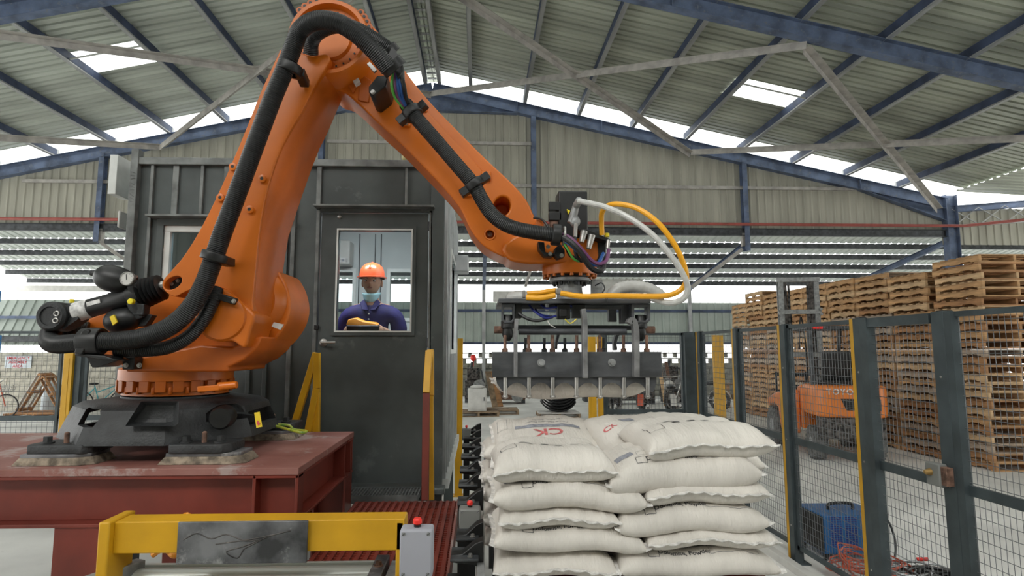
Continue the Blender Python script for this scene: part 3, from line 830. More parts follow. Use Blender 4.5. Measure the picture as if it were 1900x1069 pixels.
# A2 gear housing behind the foot of the link arm, with a white marker
mb = MB(); c = U(470, 560, 3.45)
mb.lathe(c, (0, 1, 0), [(0.16, -0.1), (0.2, -0.06), (0.215, 0.02), (0.215, 0.3), (0.19, 0.34)], n=40); mb.build('axis_housing', M['orange'], rob, smooth=35)
mb = MB(); p = [U(x, y, 3.32) for x, y in ((508, 598), (526, 602), (520, 612), (504, 606))]; mb.prism(p, (0, 0.012, 0)); mb.build('white_marker', M['white'], rob)

# --- link arm
YF = 3.14
def P2(l, per=3, closed=True): return [(p.x, p.y) for p in cat([Vector((x, y, 0)) for x, y in l], per, closed)]
left = [(520, 92), (508, 118), (485, 168), (451, 253), (409, 350), (373, 423), (341, 475), (317, 503), (304, 518), (301, 531), (309, 543), (325, 550), (345, 541), (368, 532), (393, 530), (417, 537), (441, 556), (470, 578)]
crease = [(468, 560), (474, 500), (481, 431), (494, 360), (514, 294), (537, 245), (562, 203), (586, 156), (607, 122), (612, 108), (604, 100), (582, 104), (560, 100), (540, 94)]
ol = P2(left, 4, False) + P2(crease, 4, False)
mb = MB(); mb.prism(pxo(ol, YF), (0, 0.34, 0))
la = mb.build('link_arm', M['orange'], rob)
e = MB(); cc = U(321, 525, YF)
rx = Matrix.Rotation(math.radians(32), 3, 'Y')
pts = [cc + rx.transposed() @ Vector((math.cos(2 * math.pi * i / 24) * 0.05, 0, math.sin(2 * math.pi * i / 24) * 0.031)) for i in range(24)]
e.prism([p + Vector((0, -0.1, 0)) for p in pts], (0, 0.16, 0)); cut(la, cutter(e) if False else (lambda o: o)(e.build('cutter', M['black'])))
md = la.modifiers.new('bevel', 'BEVEL'); md.width = 0.012; md.segments = 3; md.limit_method = 'ANGLE'; md.angle_limit = math.radians(50)
la.data.polygons.foreach_set('use_smooth', [True] * len(la.data.polygons)); la.data.set_sharp_from_angle(angle=math.radians(60))
mb = MB()
mb.prism([p + Vector((0, 0.056, 0)) for p in pts], (0, 0.01, 0)); mb.build('lobe_plate', M['black'], rob)
for x, y in ((311, 533), (319, 527), (330, 521)):
    b = MB(); hexbolt(b, U(x, y, YF + 0.056), (0, -1, 0), 0.007, 0.012); b.build('lobe_bolt', M['steel'], rob, smooth=30)
# right flank: facet falling back from the crease
cr = [(611, 108, 634, 140), (586, 156, 613, 189), (562, 203, 596, 228), (537, 245, 581, 258), (514, 294, 566, 295), (494, 360, 545, 355), (481, 431, 520, 430), (474, 500, 508, 503), (469, 545, 506, 548), (462, 585, 500, 592), (440, 628, 478, 632)]
mb = MB(); n = len(cr)
vs = []
for a, b, c, d in cr:
    A = U(a - 4, b - 2, YF + 0.004); B = U(c, d, YF + 0.2)
    vs += [A, A.lerp(B, 0.5) + Vector((0.014, -0.03, 0)), B, B + Vector((-0.005, 0.16, 0)), A + Vector((0.02, 0.34, 0))]
fs = []
for i in range(n - 1):
    for k in range(5): fs.append((i * 5 + k, i * 5 + (k + 1) % 5, (i + 1) * 5 + (k + 1) % 5, (i + 1) * 5 + k))
fs += [(4, 3, 2, 1, 0), tuple((n - 1) * 5 + k for k in range(5))]
mb.add(vs, fs)
fl = mb.build('arm_flank', M['orange_shade'], rob)
fl.data.polygons.foreach_set('use_smooth', [True] * len(fl.data.polygons)); fl.data.set_sharp_from_angle(angle=math.radians(32))
# round cover at the foot of the arm
mb = MB()
ol = P2([(360, 585), (372, 560), (392, 540), (417, 537), (441, 556), (468, 578), (472, 592), (465, 612), (457, 640), (448, 644), (430, 633), (405, 634), (381, 626), (365, 606)], 4)
mb.prism(pxo(ol, YF - 0.03), (0, 0.3, 0)); cv = mb.build('axis_cover', M['orange'], rob, bevel=0.014, segs=3, angle=50)
mb = MB(); mb.lathe(U(413, 588, YF - 0.03), (0, -1, 0), [(0.125, 0), (0.118, 0.012), (0.10, 0.02)], n=36); mb.build('cover_disc', M['orange'], cv, smooth=35)
mb = MB(); mb.beam(U(400, 548, 3.08), U(438, 560, 3.08), 0.05, 0.035); mb.build('hose_bracket', M['black'], rob, bevel=0.006)
mb = MB(); hexbolt(mb, U(434, 559, 3.055), (0, -1, 0), 0.008, 0.014); mb.build('bracket_bolt', M['steel'], rob)
# drilled bosses on the arm
for x, y in ((434, 311), (411, 368), (488, 333), (465, 390)):
    b = MB(); c = U(x, y, YF + 0.002); b.lathe(c, (0, -1, 0), [(0.021, 0), (0.021, 0.018), (0.012, 0.02), (0.009, 0.02)], n=20); bo = b.build('boss', M['orange'], rob, smooth=30)
    b = MB(); b.lathe(c + Vector((0, -0.0195, 0)), (0, -1, 0), [(0.009, 0), (0.009, 0.001)], n=16); b.build('boss_hole', M['black'], bo)
# --- elbow: round head of the link arm and gear ring
mb = MB(); hc = U(611, 72, 3.2)
rr = 79 / FP * 3.25
mb.lathe(hc, (0, 1, 0), [(rr * 0.80, 0.012), (rr * 0.84, -0.03), (rr * 0.93, -0.03), (rr, 0.0), (rr, 0.3)], n=56)
el = mb.build('elbow_ring', M['orange'], rob, smooth=30)
mb = MB(); mb.lathe(hc + Vector((0, 0.02, 0)), (0, -1, 0), [(rr * 0.8, 0), (rr * 0.8, 0.01), (rr * 0.55, 0.012), (rr * 0.5, 0.03), (0.02, 0.034)], n=48); mb.build('gear_cover', M['orange_side'], el, smooth=30)
for i in range(24):
    a = 2 * math.pi * i / 24
    for R_ in (0.70,):
        if 12 <= i <= 13: continue
        b = MB(); p = hc + Vector((math.cos(a) * rr * R_, 0.006, math.sin(a) * rr * R_)); b.lathe(p, (0, -1, 0), [(0.0055, 0), (0.0055, 0.003)], n=8); b.build('cover_hole', M['black'], el)
for i in range(10):
    a = math.radians(10 + i * 8) if i < 5 else math.radians(100 + (i - 5) * 9)
    b = MB(); p = hc + Vector((math.cos(a) * rr * 1.0, 0.02, math.sin(a) * rr * 1.0)); b.lathe(p, (0, -1, 0), [(0.02, 0), (0.02, 0.03), (0.0, 0.032)], n=14); b.build('flange_lug', M['orange_shade'], el, smooth=30)
    b = MB(); b.lathe(p + Vector((0, -0.032, 0)), (0, -1, 0), [(0.009, 0), (0.009, 0.002)], n=12); b.build('lug_hole', M['black'], el)
# --- upper arm
YU = 3.34
ua = [(600, 60), (640, 28), (680, 38), (712, 72), (742, 118), (790, 180), (842, 235), (900, 293), (948, 338), (976, 370), (990, 398), (1002, 418), (1010, 450), (1008, 484), (990, 486), (960, 484), (928, 474), (896, 455), (873, 426), (852, 384), (815, 340), (770, 293), (735, 258), (700, 227), (668, 196), (640, 172), (612, 160), (590, 120)]
mb = MB(); mb.prism(pxo(P2(ua, 4), YU), (0, 0.30, 0))
arm = mb.build('upper_arm', M['orange'], rob)
def cutellipse(o, x, y, rx_, ry_, Y, depth, ang=0):
    c = U(x, y, Y); e = MB(); m3 = Matrix.Rotation(math.radians(ang), 3, 'Y')
    e.prism([c + Vector((0, -0.1, 0)) + m3 @ Vector((math.cos(t * math.pi / 14) * rx_, 0, math.sin(t * math.pi / 14) * ry_)) for t in range(28)], (0, 0.1 + depth, 0))
    cut(o, e.build('cutter', M['black']))
cutellipse(arm, 931, 383, 0.05, 0.062, YU, 0.2, 20)
cutellipse(arm, 909, 435, 0.026, 0.026, YU, 0.04)
md = arm.modifiers.new('bevel', 'BEVEL'); md.width = 0.024; md.segments = 4; md.limit_method = 'ANGLE'; md.angle_limit = math.radians(50)
arm.data.polygons.foreach_set('use_smooth', [True] * len(arm.data.polygons)); arm.data.set_sharp_from_angle(angle=math.radians(60))
b = MB(); b.lathe(U(909, 435, YU + 0.035), (0, -1, 0), [(0.016, 0), (0.016, 0.012), (0.012, 0.014)], n=18); b.build('arm_plug', M['rust'], rob, smooth=30)
b = MB(); b.torus(U(909, 435, YU - 0.002), (0, 1, 0), 0.030, 0.005, 24, 8); b.build('hole_rim', M['orange'], rob, smooth=True)
b = MB(); b.lathe(U(970, 461, YU + 0.0), (0, -1, 0), [(0.033, 0), (0.031, 0.014), (0.018, 0.016), (0.018, 0.004), (0.010, 0.004)], n=24); b.build('boss', M['orange'], rob, smooth=30)
# raised spine on the arm and stub behind the elbow
mb = MB(); mb.prism(pxo([(745, 175), (775, 190), (880, 300), (905, 330), (890, 340), (850, 300), (760, 205)], YU), (0, -0.012, 0)); mb.build('arm_pad', M['orange'], rob, bevel=0.006)
mb = MB(); c = U(646, 108, YU + 0.25); mb.lathe(c, (0, 1, 0), [(0.22, 0), (0.235, 0.03), (0.235, 0.16), (0.2, 0.2)], n=44); mb.build('elbow_motor_flange', M['orange_shade'], rob, smooth=30)
mb = MB(); mb.prism(pxo([(640, 150), (668, 118), (676, 128), (654, 172)], YU - 0.02), (0, 0.03, 0)); mb.prism(pxo([(668, 135), (690, 150), (684, 190), (664, 186)], YU - 0.01), (0, 0.02, 0)); mb.build('elbow_rib', M['orange_shade'], rob, bevel=0.005)
mb = MB(); mb.prism(pxo([(650, 142), (661, 136), (668, 151), (658, 157)], YU - 0.045), (0, 0.04, 0)); mb.build('white_marker', M['white'], rob, bevel=0.003)
# --- wrist
YW_ = 3.30
mb = MB(); mb.prism(pxo(P2([(935, 452), (990, 420), (1006, 432), (1060, 440), (1112, 446), (1120, 466), (1116, 480), (1098, 486), (1012, 489), (975, 489), (942, 480)], 3), YW_ + 0.0), (0, 0.34, 0)); mb.build('wrist', M['orange'], rob, bevel=0.02, segs=4, angle=50)
WX = U(1057, 500, YW_ + 0.15).x; WY = YW_ + 0.16
def zat(y, Y=WY - 0.1): return U(1057, y, Y).z
mb = MB(); mb.lathe((WX, WY, zat(508)), (0, 0, 1), [(0.162, 0), (0.164, 0.008), (0.162, zat(484) - zat(508)), (0.145, zat(478) - zat(508))], n=48)
wr = mb.build('wrist_ring', M['orange'], rob, smooth=35)
for i in range(18):
    a = 2 * math.pi * i / 18 + 0.1; b = MB(); b.lathe((WX + math.cos(a) * 0.150, WY + math.sin(a) * 0.150, zat(508)), (0, 0, -1), [(0.011, 0), (0.011, 0.014), (0.008, 0.016)], n=10); b.build('bolt', M['orange'], wr)
mb = MB(); mb.lathe((WX, WY, zat(512)), (0, 0, 1), [(0.11, 0), (0.11, 0.03)], n=32); mb.build('seal_ring', M['black'], rob, smooth=30)
mb = MB(); mb.lathe((WX, WY, zat(521)), (0, 0, 1), [(0.112, 0), (0.12, 0.006), (0.12, 0.022), (0.112, 0.027)], n=44)
mb.lathe((WX, WY, zat(556)), (0, 0, 1), [(0.082, 0), (0.08, 0.02), (0.072, 0.1), (0.072, zat(521) - zat(556))], n=36)
fl2 = mb.build('tool_flange', M['cast_grey'], rob, smooth=35)
for i in range(14):
    a = 2 * math.pi * i / 14; b = MB(); b.lathe((WX + math.cos(a) * 0.094, WY + math.sin(a) * 0.094, zat(521)), (0, 0, -1), [(0.010, 0), (0.010, 0.018), (0.007, 0.02)], n=8); b.build('bolt', M['black'], fl2)
# wrist motor
mb = MB(); mb.bb(U(1037, 445, YW_ + 0.02), U(1082, 366, YW_ + 0.16)); mt = mb.build('wrist_motor', M['black'], rob, bevel=0.008)
mb = MB(); mb.lathe(U(1059, 366, YW_ + 0.08), (0, 0, 1), [(0.055, -0.01), (0.055, 0.012), (0.02, 0.014), (0.02, 0.03), (0.016, 0.034)], n=24); mb.build('motor_cap', M['black'], mt, smooth=30)
for y in (378, 397):
    b = MB(); b.bb(U(1019, y + 12, YW_ + 0.02), U(1040, y, YW_ + 0.07)); b.build('connector', M['black'], mt, bevel=0.004)
b = MB(); b.bb(U(1021, 423, YW_ + 0.03), U(1034, 409, YW_ + 0.06)); b.build('connector_base', M['rust'], mt)
b = MB(); b.prism([U(x, y, YW_ + 0.0) for x, y in ((1052, 388), (1058, 391), (1055, 397))], (0, 0.02, 0)); b.build('yellow_sticker', M['cap_yellow'], mt)
# silver elbow connector and its cable
mb = MB(); mb.cyl(U(1060, 414, 3.2), U(1070, 378, 3.2), 0.024, 0.019, n=14); mb.sph(U(1067, 411, 3.19), 0.03, sc=(1, 0.8, 1.1)); mb.cyl(U(1069, 382, 3.19), U(1075, 371, 3.14), 0.02, n=14)
mb.build('silver_connector', M['cast_grey'], rob, smooth=40)
mb = MB(); mb.cyl(U(1068, 415, 3.18), U(1067, 440, 3.18), 0.012, n=12); mb.build('cable_gland', M['steel'], rob, smooth=40)
mb = MB(); mb.tube(cat(px3([(1067, 438, 3.18), (1066, 455, 3.17), (1070, 475, 3.16), (1079, 484, 3.18), (1086, 478, 3.24)]), 8), 0.011, n=10); mb.build('cable', M['black_hose'], rob, smooth=True)
# black bulkhead plate with glands
mb = MB(); mb.prism([U(x, y, 3.22) for x, y in ((1072, 424), (1092, 426), (1133, 444), (1128, 449), (1075, 430))], (0, 0.2, 0)); mb.build('bulkhead_plate', M['black'], rob, bevel=0.004)
for x0_, y0_, x1_, y1_ in ((1084, 430, 1079, 450), (1098, 437, 1092, 462), (1129, 446, 1127, 462)):
    b = MB(); b.cyl(U(x0_, y0_, 3.2), U(x1_, y1_, 3.19), 0.022 if x0_ < 1120 else 0.012, 0.014 if x0_ < 1120 else 0.010, n=12); b.build('cable_gland', M['steel'], rob, smooth=35)
b = MB(); b.lathe(U(1126, 440, 3.24), (0, 0, 1), [(0.015, 0), (0.015, 0.02), (0.012, 0.022)], n=14); b.build('yellow_cap', M['cap_yellow'], rob, smooth=30)
mb = MB(); mb.bb(U(1108, 490, 3.30), U(1120, 450, 3.36)); mb.build('junction_post', M['black'], rob, bevel=0.004)
def wire(pts, r, m, name='cable', per=8):
    b = MB(); b.tube(cat(px3(pts), per), r, n=8); return b.build(name, M[m], rob, smooth=True)
wire([(1044, 434, 3.12), (1062, 445, 3.1), (1082, 466, 3.1), (1098, 484, 3.12), (1114, 490, 3.16), (1126, 482, 3.18), (1130, 462, 3.19)], 0.011, 'w_purple')
wire([(1044, 440, 3.1), (1062, 452, 3.08), (1078, 470, 3.08), (1092, 492, 3.1), (1106, 503, 3.12), (1118, 500, 3.14), (1120, 488, 3.2)], 0.015, 'black_hose')
wire([(1044, 444, 3.12), (1056, 452, 3.1), (1070, 464, 3.12), (1082, 474, 3.16), (1106, 492, 3.2), (1120, 470, 3.25)], 0.011, 'w_blue')
wire([(1044, 448, 3.13), (1054, 464, 3.12), (1064, 480, 3.14), (1076, 485, 3.18), (1088, 478, 3.26)], 0.006, 'w_green')
wire([(1040, 440, 3.14), (1052, 462, 3.2), (1058, 474, 3.25), (1070, 480, 3.3)], 0.010, 'black_hose')
wire([(990, 404, 3.3), (1003, 406, 3.28), (1012, 414, 3.26), (1018, 424, 3.25)], 0.007, 'black_hose')
mb = MB(); mb.prism(pxo([(995, 408), (1008, 406), (1010, 424), (992, 420)], YW_), (0, 0.1, 0)); mb.build('wrist_lug', M['orange_shade'], rob, bevel=0.005)
for pl in ([(998, 448), (1010, 449), (1012, 468), (1028, 470), (1026, 476), (1010, 475), (1000, 462)], [(1030, 460), (1040, 452), (1048, 464), (1048, 476), (1036, 480), (1028, 472)]):
    mb = MB(); mb.prism(pxo(pl, 3.22), (0, 0.08, 0)); mb.build('clamp_bracket', M['black'], rob, bevel=0.004)
for x, y in ((1021, 471), (1042, 474), (1017, 458)):
    b = MB(); hexbolt(b, U(x, y, 3.215), (0, -1, 0), 0.008, 0.012); b.build('bolt', M['steel'], rob, smooth=30)
# --- counterbalance cylinder with accumulators
YC = 3.2
cb0 = U(110, 588, YC); cb1 = U(262, 546, YC)
mb = MB(); mb.lathe(cb0 + Vector((0, 0.07, 0)), (0, -1, 0), [(0.07, 0), (0.078, 0.01), (0.078, 0.13), (0.066, 0.145), (0.05, 0.145), (0.048, 0.138)], n=36)
mb.prism(pxo([(112, 566), (140, 566), (145, 592), (116, 612)], YC - 0.04), (0, 0.09, 0))
cbal = mb.build('counterbalance', M['black_cast'], rob, smooth=35)
d = (cb1 - cb0).normalized()
mb = MB(); mb.lathe(cb0, d, [(0.05, 0.05), (0.05, 0.28), (0.053, 0.285), (0.053, 0.38), (0.06, 0.385), (0.062, (cb1 - cb0).length)], n=28); mb.build('cylinder_tube', M['black'], cbal, smooth=35)
mb = MB(); mb.lathe(cb0, d, [(0.0515, 0.09), (0.0525, 0.095), (0.0525, 0.165), (0.0515, 0.17)], n=28, caps=False); mb.build('paper_wrap', M['label_white'], cbal, smooth=35)
s_, u_ = frame_for(d)
mb = MB(); p = cb0 + d * 0.215 + Vector((0, -0.052, 0.012)); mb.beam(p - d * 0.035, p + d * 0.035, 0.004, 0.022, up=u_); mb.build('rating_label', M['label_white'], cbal)
for x, y in ((105, 582), (103, 595)):
    b = MB(); b.torus(U(x, y, YC - 0.078), (0, 1, 0), 0.012, 0.004, 18, 8); b.build('screw_rim', M['steel'], cbal, smooth=True)
mb = MB(); bel = []
b1 = U(303, 532, YC)
db = (b1 - cb1); L_ = db.length
for i in range(13):
    t = i / 12; bel.append((0.072 + (0.012 if i % 2 else -0.008) - 0.014 * t, t * L_))
mb.lathe(cb1, db, bel, n=28); mb.build('bellows', M['black_hose'], cbal, smooth=50)
mb = MB(); mb.cyl(b1 - db.normalized() * 0.03, b1 + db.normalized() * 0.03, 0.03, n=18); mb.sph(U(302, 529, YC - 0.03), 0.022); mb.build('rod_end', M['steel'], cbal, smooth=40)
def accumulator(x0_, y0_, x1_, y1_, r, name='accumulator'):
    a = U(x0_, y0_, YC - 0.02); b = U(x1_, y1_, YC - 0.02); L = (b - a).length; k = MB()
    pr = []
    for i in range(15):
        t = i / 14; pr.append((max(0.004, r * (1 - abs(2 * t - 1) ** 2.6) ** 0.5), t * L))
    k.lathe(a, b - a, pr, n=28)
    return k.build(name, M['black'], cbal, smooth=50), a, b
ac, a, b = accumulator(177, 509, 247, 527, 0.072)
MB().cyl(a + (a - b).normalized() * 0.022, a + (b - a).normalized() * 0.02, 0.014, n=12).build('valve_cap', M['black'], ac, smooth=30)
ac2, a, b = accumulator(194, 600, 262, 588, 0.066)
mb = MB(); mb.prism([U(x, y, YC - 0.096) for x, y in ((203, 588), (211, 584), (217, 598), (209, 604))], (0, 0.012, 0)); mb.build('yellow_label', M['label_yellow'], ac2)
gc = U(235, 517, YC - 0.10)
mb = MB(); mb.lathe(gc + Vector((0, 0.025, 0)), (0, -1, 0), [(0.035, 0), (0.037, 0.004), (0.037, 0.025), (0.033, 0.028), (0.033, 0.022), (0.0, 0.022)], n=32, caps=False); g = mb.build('pressure_gauge', M['steel'], rob, smooth=30)
mb = MB(); mb.lathe(gc + Vector((0, 0.002, 0)), (0, -1, 0), [(0.033, 0), (0.033, 0.0015)], n=32); mb.build('gauge_dial', M['white'], g)
mb = MB(); mb.beam(gc + Vector((0.0, -0.0015, -0.006)), gc + Vector((-0.003, -0.0015, 0.022)), 0.001, 0.003, up=(1, 0, 0))
for i in range(9):
    an = math.radians(-40 + i * 32.5); mb.beam(gc + Vector((math.cos(an) * 0.026, -0.0012, math.sin(an) * 0.026)), gc + Vector((math.cos(an) * 0.030, -0.0012, math.sin(an) * 0.030)), 0.001, 0.002, up=(0, 1, 0))
mb.build('gauge_needle', M['black'], g)
mb = MB(); mb.cyl(U(246, 527, YC - 0.05), U(258, 545, YC - 0.02), 0.03, 0.04, n=16); mb.cyl(U(245, 560, YC - 0.05), U(262, 590, YC - 0.02), 0.028, 0.034, n=14); mb.box(U(262, 575, YC - 0.03), (0.06, 0.06, 0.06))
mb.prism(pxo([(262, 580), (283, 585), (270, 605), (255, 606)], YC - 0.02), (0, 0.05, 0))
mb.build('valve_block', M['black_cast'], cbal, bevel=0.004)
b = MB(); b.cyl(U(251, 513, YC - 0.03), U(253, 525, YC), 0.013, n=12); b.build('brass_fitting', M['rust'], cbal, smooth=30)
b = MB(); b.lathe(U(246, 560, YC - 0.09), (0, -1, 0), [(0.015, 0), (0.015, 0.022), (0.011, 0.025)], n=14); b.build('yellow_cap', M['cap_yellow'], cbal, smooth=30)
b = MB(); b.lathe(U(133, 562, YC), (0, 0, 1), [(0.012, 0), (0.012, 0.018), (0.009, 0.02)], n=14); b.build('yellow_cap', M['cap_yellow'], cbal, smooth=30)

# --- hoses
hA = px3([(165, 612, 3.40), (125, 612, 3.36), (97, 616, 3.28), (92, 632, 3.16), (105, 639, 3.08), (140, 637, 3.03), (180, 634, 3.0), (225, 632, 2.99), (270, 625, 2.98), (315, 606, 2.98), (350, 575, 2.98), (375, 535, 2.98), (393, 490, 2.98), (412, 435, 2.98), (440, 360, 2.98), (475, 265, 2.98), (505, 185, 2.98), (528, 130, 2.97), (545, 85, 2.95), (558, 55, 2.92), (588, 38, 2.88), (625, 42, 2.86), (660, 62, 2.86), (692, 92, 2.88), (722, 128, 2.93)])
mb = MB(); ribbed(mb, hA, 0.048, pitch=0.0095, depth=0.0032, n=16); mb.build('hose', M['black_hose'], rob, smooth=25)
hB = px3([(215, 650, 3.06), (260, 650, 3.06), (310, 645, 3.06), (350, 625, 3.06), (378, 592, 3.06), (393, 562, 3.06), (402, 536, 3.10)])
mb = MB(); ribbed(mb, hB, 0.036, pitch=0.0095, depth=0.0032, n=16); mb.build('hose', M['black_hose'], rob, smooth=25)
hC = px3([(577, 100, 3.12), (578, 78, 3.08), (590, 60, 3.04), (620, 48, 3.02), (655, 52, 3.04), (690, 70, 3.08), (722, 92, 3.12)])
mb = MB(); ribbed(mb, hC, 0.042, pitch=0.0095, depth=0.003, n=14); mb.build('hose', M['black_hose'], rob, smooth=25)
hD = px3([(752, 192, 3.16), (775, 222, 3.14), (810, 262, 3.14), (845, 303, 3.14), (878, 342, 3.14), (895, 372, 3.14), (915, 400, 3.14), (945, 420, 3.14), (985, 430, 3.14), (1038, 437, 3.14)])
mb = MB(); ribbed(mb, hD, 0.041, pitch=0.0095, depth=0.002, n=16); mb.build('hose', M['black_hose'], rob, smooth=25)
def clamp(p, d, R_, w, name='hose_clamp', m='black', ears=True, ed=None):
    d = Vector(d).normalized(); p = Vector(p)
    b = MB(); b.lathe(p - d * w / 2, d, [(R_ - 0.004, 0), (R_ + 0.012, 0), (R_ + 0.014, w * 0.15), (R_ + 0.014, w * 0.85), (R_ + 0.012, w), (R_ - 0.004, w)], n=28, caps=False)
    if ears:
        e_ = Vector(ed).normalized(); 
        for s in (-1, 1): b.box(p + e_ * s * (R_ + 0.025), (0.05, 0.05, 0.045), rot=d.to_track_quat('Z', 'Y').to_matrix())
    return b.build(name, M[m], rob, bevel=0.003, segs=1, angle=40)
def dirat(a, b): return (Vector(b) - Vector(a))
clamp(U(538, 128, 2.98), dirat(U(505, 185, 2.98), U(545, 85, 2.98)), 0.052, 0.05, ears=False)
MB().beam(U(556, 133, 3.0), U(566, 156, 3.12), 0.05, 0.045).build('clamp_arm', M['black'], rob, bevel=0.006)
clamp(U(398, 477, 2.98), dirat(U(393, 490, 2.98), U(412, 435, 2.98)), 0.052, 0.045, ears=False)
MB().beam(U(412, 483, 3.0), U(428, 488, 3.12), 0.05, 0.045).build('clamp_arm', M['black'], rob, bevel=0.006)
# big saddle at the left turn
clamp(U(172, 634, 3.0), (1, 0, 0.02), 0.055, 0.10, ears=False)
mb = MB(); mb.prism(pxo([(137, 655), (150, 615), (160, 610), (166, 614), (156, 650), (150, 658)], 2.94), (0, 0.04, 0)); mb.prism(pxo([(138, 655), (195, 660), (215, 668), (190, 668), (138, 660)], 2.96), (0, 0.12, 0)); mb.build('saddle_bracket', M['black'], rob, bevel=0.005)
mb = MB(); mb.prism(pxo([(158, 660), (206, 664), (222, 668), (180, 682), (170, 682)], 3.02), (0, 0.16, 0)); mb.build('hose_tray', M['black'], rob, bevel=0.004)
mb = MB(); mb.bb(U(226, 686, 3.12), U(266, 662, 3.2)); br_ = mb.build('mount_plate', M['black'], rob, bevel=0.006)
for x in (234, 259):
    b = MB(); hexbolt(b, U(x, 678, 3.118), (0, -1, 0), 0.009, 0.014); b.build('bolt', M['steel'], br_, smooth=30)
# double clamp at the elbow
mb = MB(); c = U(728, 122, 2.96); dd = dirat(U(692, 92, 2.88), U(722, 128, 2.93)).normalized()
mb.lathe(c - dd * 0.02, dd, [(0.045, 0), (0.066, 0), (0.068, 0.05), (0.045, 0.05)], n=26, caps=False)
c2 = U(722, 95, 3.1); mb.lathe(c2 - dd * 0.02, dd, [(0.04, 0), (0.056, 0), (0.058, 0.045), (0.04, 0.045)], n=26, caps=False)
mb.prism(pxo([(728, 85), (745, 110), (746, 135), (738, 145), (720, 100)], 2.98), (0, 0.13, 0))
mb.build('double_clamp', M['black'], rob, bevel=0.003, segs=1)
mb = MB(); mb.prism(pxo([(684, 160), (700, 140), (720, 140), (716, 160), (694, 177), (684, 172)], 3.1), (0, 0.25, 0)); mb.build('clamp_arm', M['black'], rob, bevel=0.006)
b = MB(); hexbolt(b, U(692, 171, 3.095), (0, -1, 0), 0.009, 0.012); b.build('bolt', M['steel'], rob, smooth=30)
b = MB(); b.beam(U(684, 118, 3.1), U(697, 133, 3.1), 0.02, 0.02); b.build('spacer_bar', M['steel'], rob)
for m_, off in (('w_green', -10), ('w_purple', -4), ('w_blue', 1), ('w_blue', 6), ('black_hose', 12)):
    wire([(735 + off * 0.5, 135, 3.0), (737 + off, 158, 3.02), (742 + off * 0.9, 180, 3.08), (756 + off * 0.5, 203, 3.14)], 0.009 if off != 12 else 0.012, m_)
dU = dirat(U(752, 192, 3.16), U(775, 222, 3.14)); nU = Vector((dU.z, 0, -dU.x))
clamp(U(765, 210, 3.15), dU, 0.044, 0.05, ed=nU)
clamp(U(881, 343, 3.14), dirat(U(845, 303, 3.14), U(895, 372, 3.14)), 0.044, 0.045, ed=nU)
clamp(U(1032, 436, 3.14), (1, 0, -0.1), 0.046, 0.05, ears=False)
clamp(U(1046, 438, 3.14), (1, 0, -0.1), 0.040, 0.012, m='steel', ears=False, name='hose_band')
for x, y in ((784, 202), (753, 228), (902, 328), (869, 357)):
    mb = MB(); c = U(x, y, YU + 0.0); mb.box(c, (0.06, 0.05, 0.06)); bs = mb.build('clamp_seat', M['orange'], rob, bevel=0.012, segs=3)
    b = MB(); hexbolt(b, U(x, y, YU - 0.026), (0, -1, 0), 0.009, 0.014); b.build('bolt', M['steel'], bs, smooth=30)

# ============================================================ AIR HOSES FROM WRIST TO GRIPPER (part of the gripper)
GY0, GY1 = 3.05, 3.55
G0 = U(1069, 560, 3.1)
gr = thing('bag_gripper', 'grey steel bag gripper with curved claws hanging from the robot wrist', 'gripper', (G0.x, 3.3, G0.z))
def gt(pts, r, m, name='hose', per=8, n=10):
    b = MB(); b.tube(cat(px3(pts), per), r, n=n); return b.build(name, M[m], gr, smooth=True)
gt([(1117, 436, 3.22), (1116, 415, 3.2), (1117, 395, 3.15), (1128, 382, 3.1), (1150, 379, 3.05), (1185, 388, 3.0), (1222, 415, 2.96), (1252, 455, 2.95), (1270, 495, 2.96), (1273, 522, 2.98), (1260, 540, 3.0), (1235, 549, 3.0), (1190, 550, 3.0), (1130, 549, 3.0), (1080, 550, 3.0), (1040, 544, 3.02)], 0.0145, 'hose_yellow')
gt([(1073, 373, 3.14), (1098, 378, 3.1), (1125, 385, 3.06), (1165, 403, 3.0), (1210, 435, 2.95), (1245, 475, 2.92), (1268, 510, 2.92), (1276, 535, 2.94), (1268, 554, 2.96), (1245, 562, 3.0), (1218, 557, 3.04), (1195, 548, 3.1)], 0.0155, 'hose_clear')
gt([(978, 545, 3.1), (1005, 543, 3.1), (1033, 539, 3.12)], 0.015, 'hose_yellow')
gt([(976, 552, 3.05), (1002, 553, 3.05), (1030, 548, 3.06)], 0.015, 'hose_yellow')
b = MB(); b.box(U(1036, 541, 3.08), (0.03, 0.04, 0.03)); b.box(U(972, 546, 3.1), (0.015, 0.04, 0.04)); b.build('hose_fitting', M['steel'], gr, bevel=0.003)
b = MB(); b.torus(U(1125, 552, 3.02), (1, 0, 0), 0.022, 0.003, 16, 6); b.build('cable_tie', M['dark_metal2'], gr)
